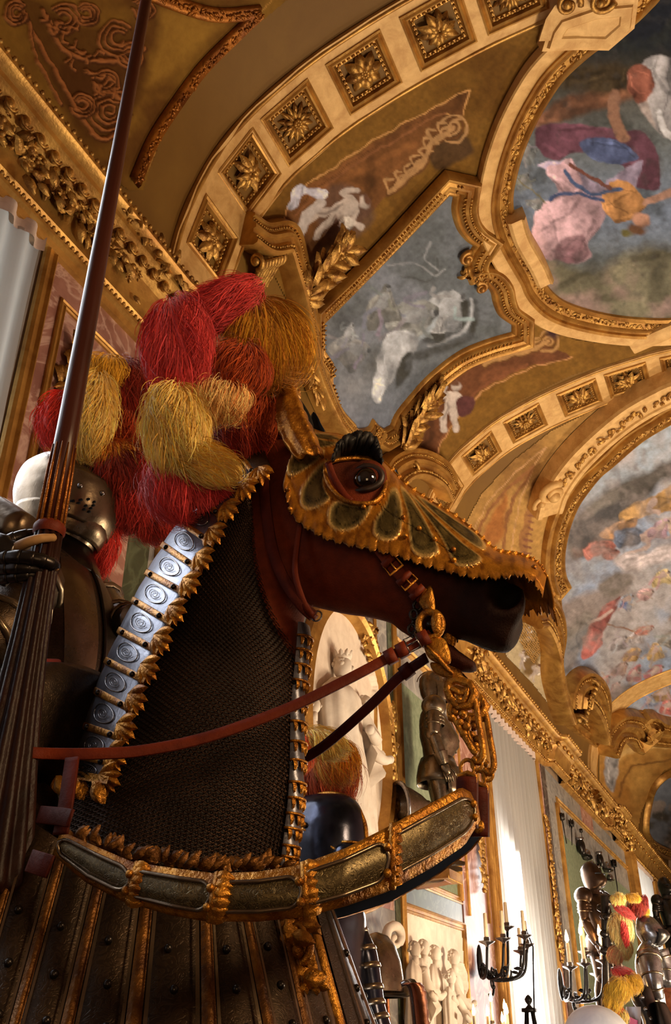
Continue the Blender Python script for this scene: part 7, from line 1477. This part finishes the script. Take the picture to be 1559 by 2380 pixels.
# ------------------------------------------------------------------ trophies of small weapons on the far green bay
def trophy_item(kind, label, x, y, s_, rot, group):
    p = onwall(x, y, -3.9); t = thing('wall_%s' % kind, label, kind.replace('_', ' '), p, group); a = radians(rot); u = V((0, cos(a), sin(a))); v = V((0, -sin(a), cos(a))); n_ = V((1, 0, 0))
    if kind == 'breastplate': mb = MB(); mb.ell(p, u*.22*s_, v*.28*s_, n_*.14*s_, 14, 10); mb.build('plate', M['steel_dark'], t); mb = MB(); mb.lathe(p+v*.28*s_, v, [(.12*s_, -.04), (.14*s_, .0), (.11*s_, .02)], 12); mb.build('collar', M['steel'], t)
    elif kind == 'helmet': mb = MB(); mb.ell(p, u*.17*s_, v*.2*s_, n_*.17*s_, 14, 10); mb.build('skull', M['steel'], t); mb = MB(); mb.ell(p-v*.12*s_, u*.26*s_, v*.04*s_, n_*.24*s_, 14, 6); mb.build('brim', M['steel_dark'], t)
    elif kind == 'mace': mb = MB(); mb.tube([p-v*.6*s_, p+v*.35*s_], .022*s_, 8); mb.build('handle', M['steel_dark'], t); mb = MB(); mb.ell(p+v*.45*s_, u*.13*s_, v*.17*s_, n_*.11*s_, 8, 6); [mb.box(p+v*.45*s_+u*(.12*s_*cos(q))+n_*(.1*s_*sin(q)), u*.03*s_, v*.13*s_, n_*.02*s_) for q in np.linspace(0, 6.28, 7)]; mb.build('head', M['steel_dark'], t)
    else: mb = MB(); mb.box(p, v*.75*s_, u*.022*s_, n_*.008); mb.build('blade', M['steel'], t); mb = MB(); mb.tube([p-v*.6*s_-u*.14*s_, p-v*.6*s_+u*.14*s_], .018*s_, 6); mb.tube([p-v*.6*s_, p-v*.82*s_], .02*s_, 6); mb.ball(p-v*.84*s_, .04*s_, 8, 6); mb.build('hilt', M['steel_dark'], t)
G_ = 'weapons hung on the far green bay'
for kind, label, x, y, s_, rot in (('mace', 'dark mace hanging upper left on the far green bay', 1310, 1925, .85, 20), ('mace', 'dark mace crossing the first on the far green bay', 1328, 1935, .85, -25), ('breastplate', 'dark breastplate in the cluster below the gold moulding of the far bay', 1350, 1968, 1.1, 10), ('helmet', 'dark helmet low in the first cluster of the far bay', 1362, 1985, 1.0, -20), ('mace', 'short dark mace above the first breastplate of the far bay', 1352, 1945, .5, 5), ('helmet', 'bright helmet left of the second cluster of the far bay', 1374, 2010, .8, 0), ('breastplate', 'bright breastplate in the second cluster of the far bay', 1394, 1998, 1.0, 15), ('helmet', 'bright helmet right in the second cluster of the far bay', 1410, 2015, 1.1, -10), ('breastplate', 'dark breastplate low in the second cluster of the far bay', 1390, 2025, .9, 40), ('sword', 'long straight sword below the second cluster of the far bay', 1394, 2060, 1.5, 3), ('helmet', 'small dark helmet low on the far green bay', 1417, 2040, .8, 0), ('mace', 'dark mace by the right gold frame of the far bay', 1430, 2035, 1.1, 2)):
    trophy_item(kind, label, x, y, s_*.62, rot, G_)
# ------------------------------------------------------------------ mounted figures far down the gallery
DK = 9.0
def far_plume(label, lobes, d):
    t = thing('feather_plume', label, 'plume', at(lobes[0][0], lobes[0][1], d))
    for i, q in enumerate(lobes): feather(t, q[0], q[1], q[2], q[3], d+q[7], q[4], q[5], q[6][0], q[6][1], 420, i+70, 1.0, .0035, .2)
YY, RR = (YEL, YELL), (C(220, 70, 60), RED)
far_plume('tall pale yellow and pink plume behind the helmet of the distant rider', [(1436, 2088, 16, 13, 0, (.3, 1), YY, -.1), (1470, 2086, 18, 10, 10, (.5, .6), (YEL, AMB), 0), (1480, 2106, 20, 20, 0, (.3, 1), (REDD, RUST), .1), (1496, 2100, 9, 20, 0, (.2, 1), (REDD, REDD), .1), (1500, 2118, 8, 10, 0, (0, 1), (YEL, AMB), .1), (1448, 2116, 30, 10, 35, (1, .7), RR, -.1), (1442, 2155, 26, 36, -10, (.2, 1), (YELL, C(240, 190, 110)), -.05), (1452, 2170, 8, 30, -10, (0, 1), RR, -.15), (1430, 2218, 18, 18, 0, (-.2, 1), (C(236, 120, 90), YELL), 0), (1452, 2205, 16, 22, 0, (.2, 1), (C(240, 190, 110), YELL), 0)], DK)
kf = thing('suit_of_armor', 'polished armour of the distant rider with pointed visor below the pale plume', 'suit of armor', at(1510, 2360, DK)); kO = at(1500, 2200, DK)
def FP_(x, y, off=0.): return onplane(x, y, kO+HN*off, HN)
mb = MB(); mb.grid(kloft([(2128, 1490, 1508, .03), (2134, 1480, 1520, .09), (2150, 1477, 1534, .13), (2168, 1478, 1546, .14), (2180, 1484, 1552, .13), (2192, 1492, 1540, .11), (2204, 1500, 1524, .09)], 24, 4, 1., FP_), closed=True, cap=True); he = mb.build('helmet', M['steel'], kf)
mb = MB(); mb.grid(kloft([(2162, 1512, 1550, .145), (2174, 1512, 1557, .145), (2188, 1514, 1548, .13), (2200, 1518, 1535, .10)], 16, 3, 1.02, FP_, lo=-1.6, hi=1.6)); mb.build('visor', M['steel_dark'], he)
mb = MB(); mb.grid(kloft([(2190, 1492, 1520, .12), (2206, 1482, 1530, .2), (2235, 1476, 1538, .25), (2260, 1478, 1540, .25), (2285, 1486, 1534, .22), (2310, 1496, 1530, .2), (2350, 1490, 1540, .25)], 28, 4, 1., FP_), closed=True, cap=True); mb.build('breastplate', M['steel'], kf)
limb(kf, 'arm', [FP_(1506, 2216, .25), FP_(1512, 2250, .32), FP_(1520, 2290, .36), FP_(1528, 2320, .33)], [.11, .1, .08, .06], 'steel', lames=3); limb(kf, 'far_arm', [FP_(1530, 2210, -.2), FP_(1545, 2250, -.2), FP_(1552, 2290, -.15)], [.1, .08, .06], 'steel', lames=2)
limb(kf, 'thigh_plate', [FP_(1500, 2340, .25), FP_(1530, 2380, .4), FP_(1560, 2440, .4)], [.13, .12, .09], 'steel_dark', lames=2)
far_plume('drooping yellow plume with red top at the lower right, before the dark horse head', [(1448, 2262, 28, 14, 15, (.8, .6), RR, .05), (1428, 2310, 22, 42, 10, (-.1, 1), (YEL, C(200, 150, 30)), -.1), (1444, 2298, 22, 26, 0, (.1, 1), (YEL, AMB), -.15), (1468, 2284, 20, 22, -20, (.3, 1), (YEL, AMB), 0), (1434, 2348, 14, 12, 0, (0, 1), (RED, ORG), -.05), (1440, 2362, 18, 18, 0, (0, 1), (YEL, YELL), -.05)], 7.6)
dh = thing('horse_head_armour', 'dark steel head armour of the distant horse below the yellow plume', 'horse armour', at(1505, 2340, 7.9)); hO = at(1505, 2330, 7.9)
def FH_(x, y, off=0.): return onplane(x, y, hO+HN*off, HN)
mb = MB(); mb.grid(kloft([(2290, 1475, 1500, .06), (2298, 1466, 1512, .12), (2325, 1468, 1522, .16), (2355, 1486, 1530, .17), (2385, 1496, 1540, .2), (2440, 1500, 1560, .25)], 24, 4, 1., FH_), closed=True, cap=True); pl = mb.build('face_plate', M['steel_dark'], dh)
mb = MB(); mb.grid(kloft([(2330, 1520, 1545, .2), (2350, 1524, 1556, .24), (2400, 1530, 1580, .3)], 20, 3, 1., FH_), closed=True, cap=True); mb.build('neck_lames', M['steel_dark'], dh)
mb = MB()
for x, y in ((1492, 2318), (1500, 2345), (1512, 2368)): mb.ball(FH_(x, y, .17), .02, 8, 6)
mb.build('rivet', M['steel'], dh)
M['white'] = mat('white caparison', C(232, 234, 240), C(210, 214, 224), 6, .6)
wh = thing('white_saddle_cloth', 'bright white and pink rounded cloth at the bottom right edge', 'cloth', at(1400, 2440, 7)); mb = MB(); mb.ell(at(1390, 2420, 7.2), RT*.27, UP*.24, FW*.3, 24, 16); mb.build('rounded_cloth', M['white'], wh)
mb = MB(); mb.grid([[at(x, y, 7.7+.1*sin(i)) for i, x in enumerate((1454, 1462, 1472, 1482, 1489))] for y in (2340, 2360, 2385, 2420)]); mb.build('hanging_cloth', M['white'], wh); mb = MB(); mb.grid([[at(x, y+dy, 7.65) for x, dy in ((1462, 0), (1472, 6), (1482, 10))] for y in (2362, 2385, 2420)]); mb.build('pink_lining', mat('pink cloth', C(214, 110, 160), None, 5, .7), wh)
for x, y, d, lb in ((1395, 2420, 7.2, 'plain plinth below the white rounded cloth'), (1510, 2440, 8.2, 'plain plinth below the distant rider')):
    b_ = at(x, y, d); mb = MB(); mb.abox((b_.x-.35, b_.y-.35, 0), (b_.x+.35, b_.y+.35, b_.z-.02)); o = mb.build('plinth', M['wallpaint'], origin=(b_.x, b_.y, 0), smooth=False); tag(o, lb, 'plinth')
hl = at(1412, 2170, 11.5); mb = MB(); t = thing('arms_trophy', 'dark cluster of weapon hilts standing between tall armour and pale plume', 'trophy', hl); r = random.Random(2)
for k in range(7):
    p = at(1408+r.uniform(-12, 10), 2090+20*k, 11.5+r.uniform(-.2, .2)); mb.ell(p, RT*.07, FW*.06, UP*.05, 8, 6); mb.tube([p, p+RT*r.uniform(-.12, .12)+UP*.12], .016, 6)
mb.build('hilts', M['steel_dark'], t); mb = MB(); mb.tube([at(1404, 2080, 11.5), at(1412, 2330, 11.5), V((at(1412, 2330, 11.5).x, at(1412, 2330, 11.5).y, 0))], .05, 8); mb.build('post', M['steel_dark'], t)

def lamp(name, p, power, col, r_=.05):
    l = bpy.data.lights.new(name, 'POINT'); l.energy = power; l.color = col; l.shadow_soft_size = r_; o = bpy.data.objects.new(name, l); COL.objects.link(o); o.location = p
lamp('candle_glow', at(1330, 2205, project(s2b)[2]*.86)+V((.45, 0, .1)), 22, (1, .55, .22)); lamp('candle_glow', at(1100, 2400, 9.0)+V((.3, 0, .2)), 14, (1, .55, .22))
# ================================================================== CAMERA, LIGHT, WORLD
cam = bpy.data.cameras.new('camera'); co = bpy.data.objects.new('camera', cam); COL.objects.link(co)
co.matrix_world = Matrix(((RT.x, UP.x, -FW.x, CAM.x), (RT.y, UP.y, -FW.y, CAM.y), (RT.z, UP.z, -FW.z, CAM.z), (0, 0, 0, 1)))
cam.sensor_fit = 'VERTICAL'; cam.sensor_height = 36; cam.lens = 36*FPX/2380; cam.clip_start = .05; cam.clip_end = 200
bpy.context.scene.camera = co
def area(name, loc, target, sx, sy, power, col, spread=180):
    l = bpy.data.lights.new(name, 'AREA'); l.shape = 'RECTANGLE'; l.size = sx; l.size_y = sy; l.energy = power; l.color = col; l.spread = radians(spread)
    o = bpy.data.objects.new(name, l); COL.objects.link(o); o.location = loc
    o.rotation_euler = (V(target)-V(loc)).to_track_quat('-Z', 'Y').to_euler(); return o
WC = (1, .81, .54)
area('uplight_near', (2.8, 7.4, 1.1), (-1.8, 6.6, 11), 1.0, 1.5, 330, WC)
area('uplight_middle', (1.2, 11, 1.1), (-.5, 12, 11), 1.2, 2, 430, WC)
area('uplight_far', (1.2, 19, 1.1), (-.5, 20, 11), 1.2, 3, 650, WC)
area('uplight_end', (1.2, 30, 1.1), (-.5, 31, 11), 1.2, 3, 700, WC)
area('window_light_near', (-3.75, 1.7, 4.7), (0, 1.9, 3.4), 3.0, 3.2, 200, (.88, .93, 1))
area('window_light_behind', (-3.7, -1.6, 3.0), (-.6, 1.9, 2.4), 2.0, 3.5, 14, (.88, .93, 1))  # added cool fill for the neck plates; the wall has no window here
area('window_light_second', (-3.8, 16.8, 3.0), (1, 12, 2.2), 3.0, 3, 520, (1, .97, .94), 130)
area('warm_key', (2.4, 1.0, 3.6), (-.3, 1.8, 2.8), .8, .8, 20, (1, .66, .34), 70)
area('warm_fill', (.9, -1.2, 1.7), (-.4, 1.9, 2.6), 1.0, 1.0, 3.5, (1, .62, .3), 90)
area('gallery_lamp', (2.0, 10, 1.3), (-4, 12.3, 4.2), 1, 1, 120, (1, .8, .56), 100)
area('gallery_lamp_low', (-1.2, 3.0, 1.15), (.2, 7.5, 2.2), .6, .6, 45, (.95, .97, 1), 90)  # added fill, out of view, brightening the white cloth and distant rider
area('daylight_near', (-5.6, 1.9, 4.2), (-4, 1.9, 4.2), 3.4, 5, 150, (.92, .97, .95))
area('daylight_second', (-5.0, 16.6, 1.9), (-4, 16.6, 1.9), 1.7, 2.6, 1500, (1, .95, .84))
area('daylight_third', (-5.6, 33.5, 3.5), (-4, 33.5, 3.5), 5, 5, 700, (1, .95, .86))
w = bpy.data.worlds.new('world'); bpy.context.scene.world = w; w.use_nodes = True
w.node_tree.nodes['Background'].inputs[0].default_value = (1, .8, .55, 1); w.node_tree.nodes['Background'].inputs[1].default_value = .04
sc = bpy.context.scene
sc.view_settings.view_transform = 'Standard'; sc.view_settings.look = 'None'; sc.view_settings.exposure = 0
sc.cycles.max_bounces = 7; sc.cycles.diffuse_bounces = 3; sc.cycles.glossy_bounces = 4; sc.cycles.transmission_bounces = 4
sc.cycles.use_adaptive_sampling = True; sc.cycles.adaptive_threshold = .02; sc.cycles.use_denoising = True; sc.cycles.sample_clamp_indirect = 6
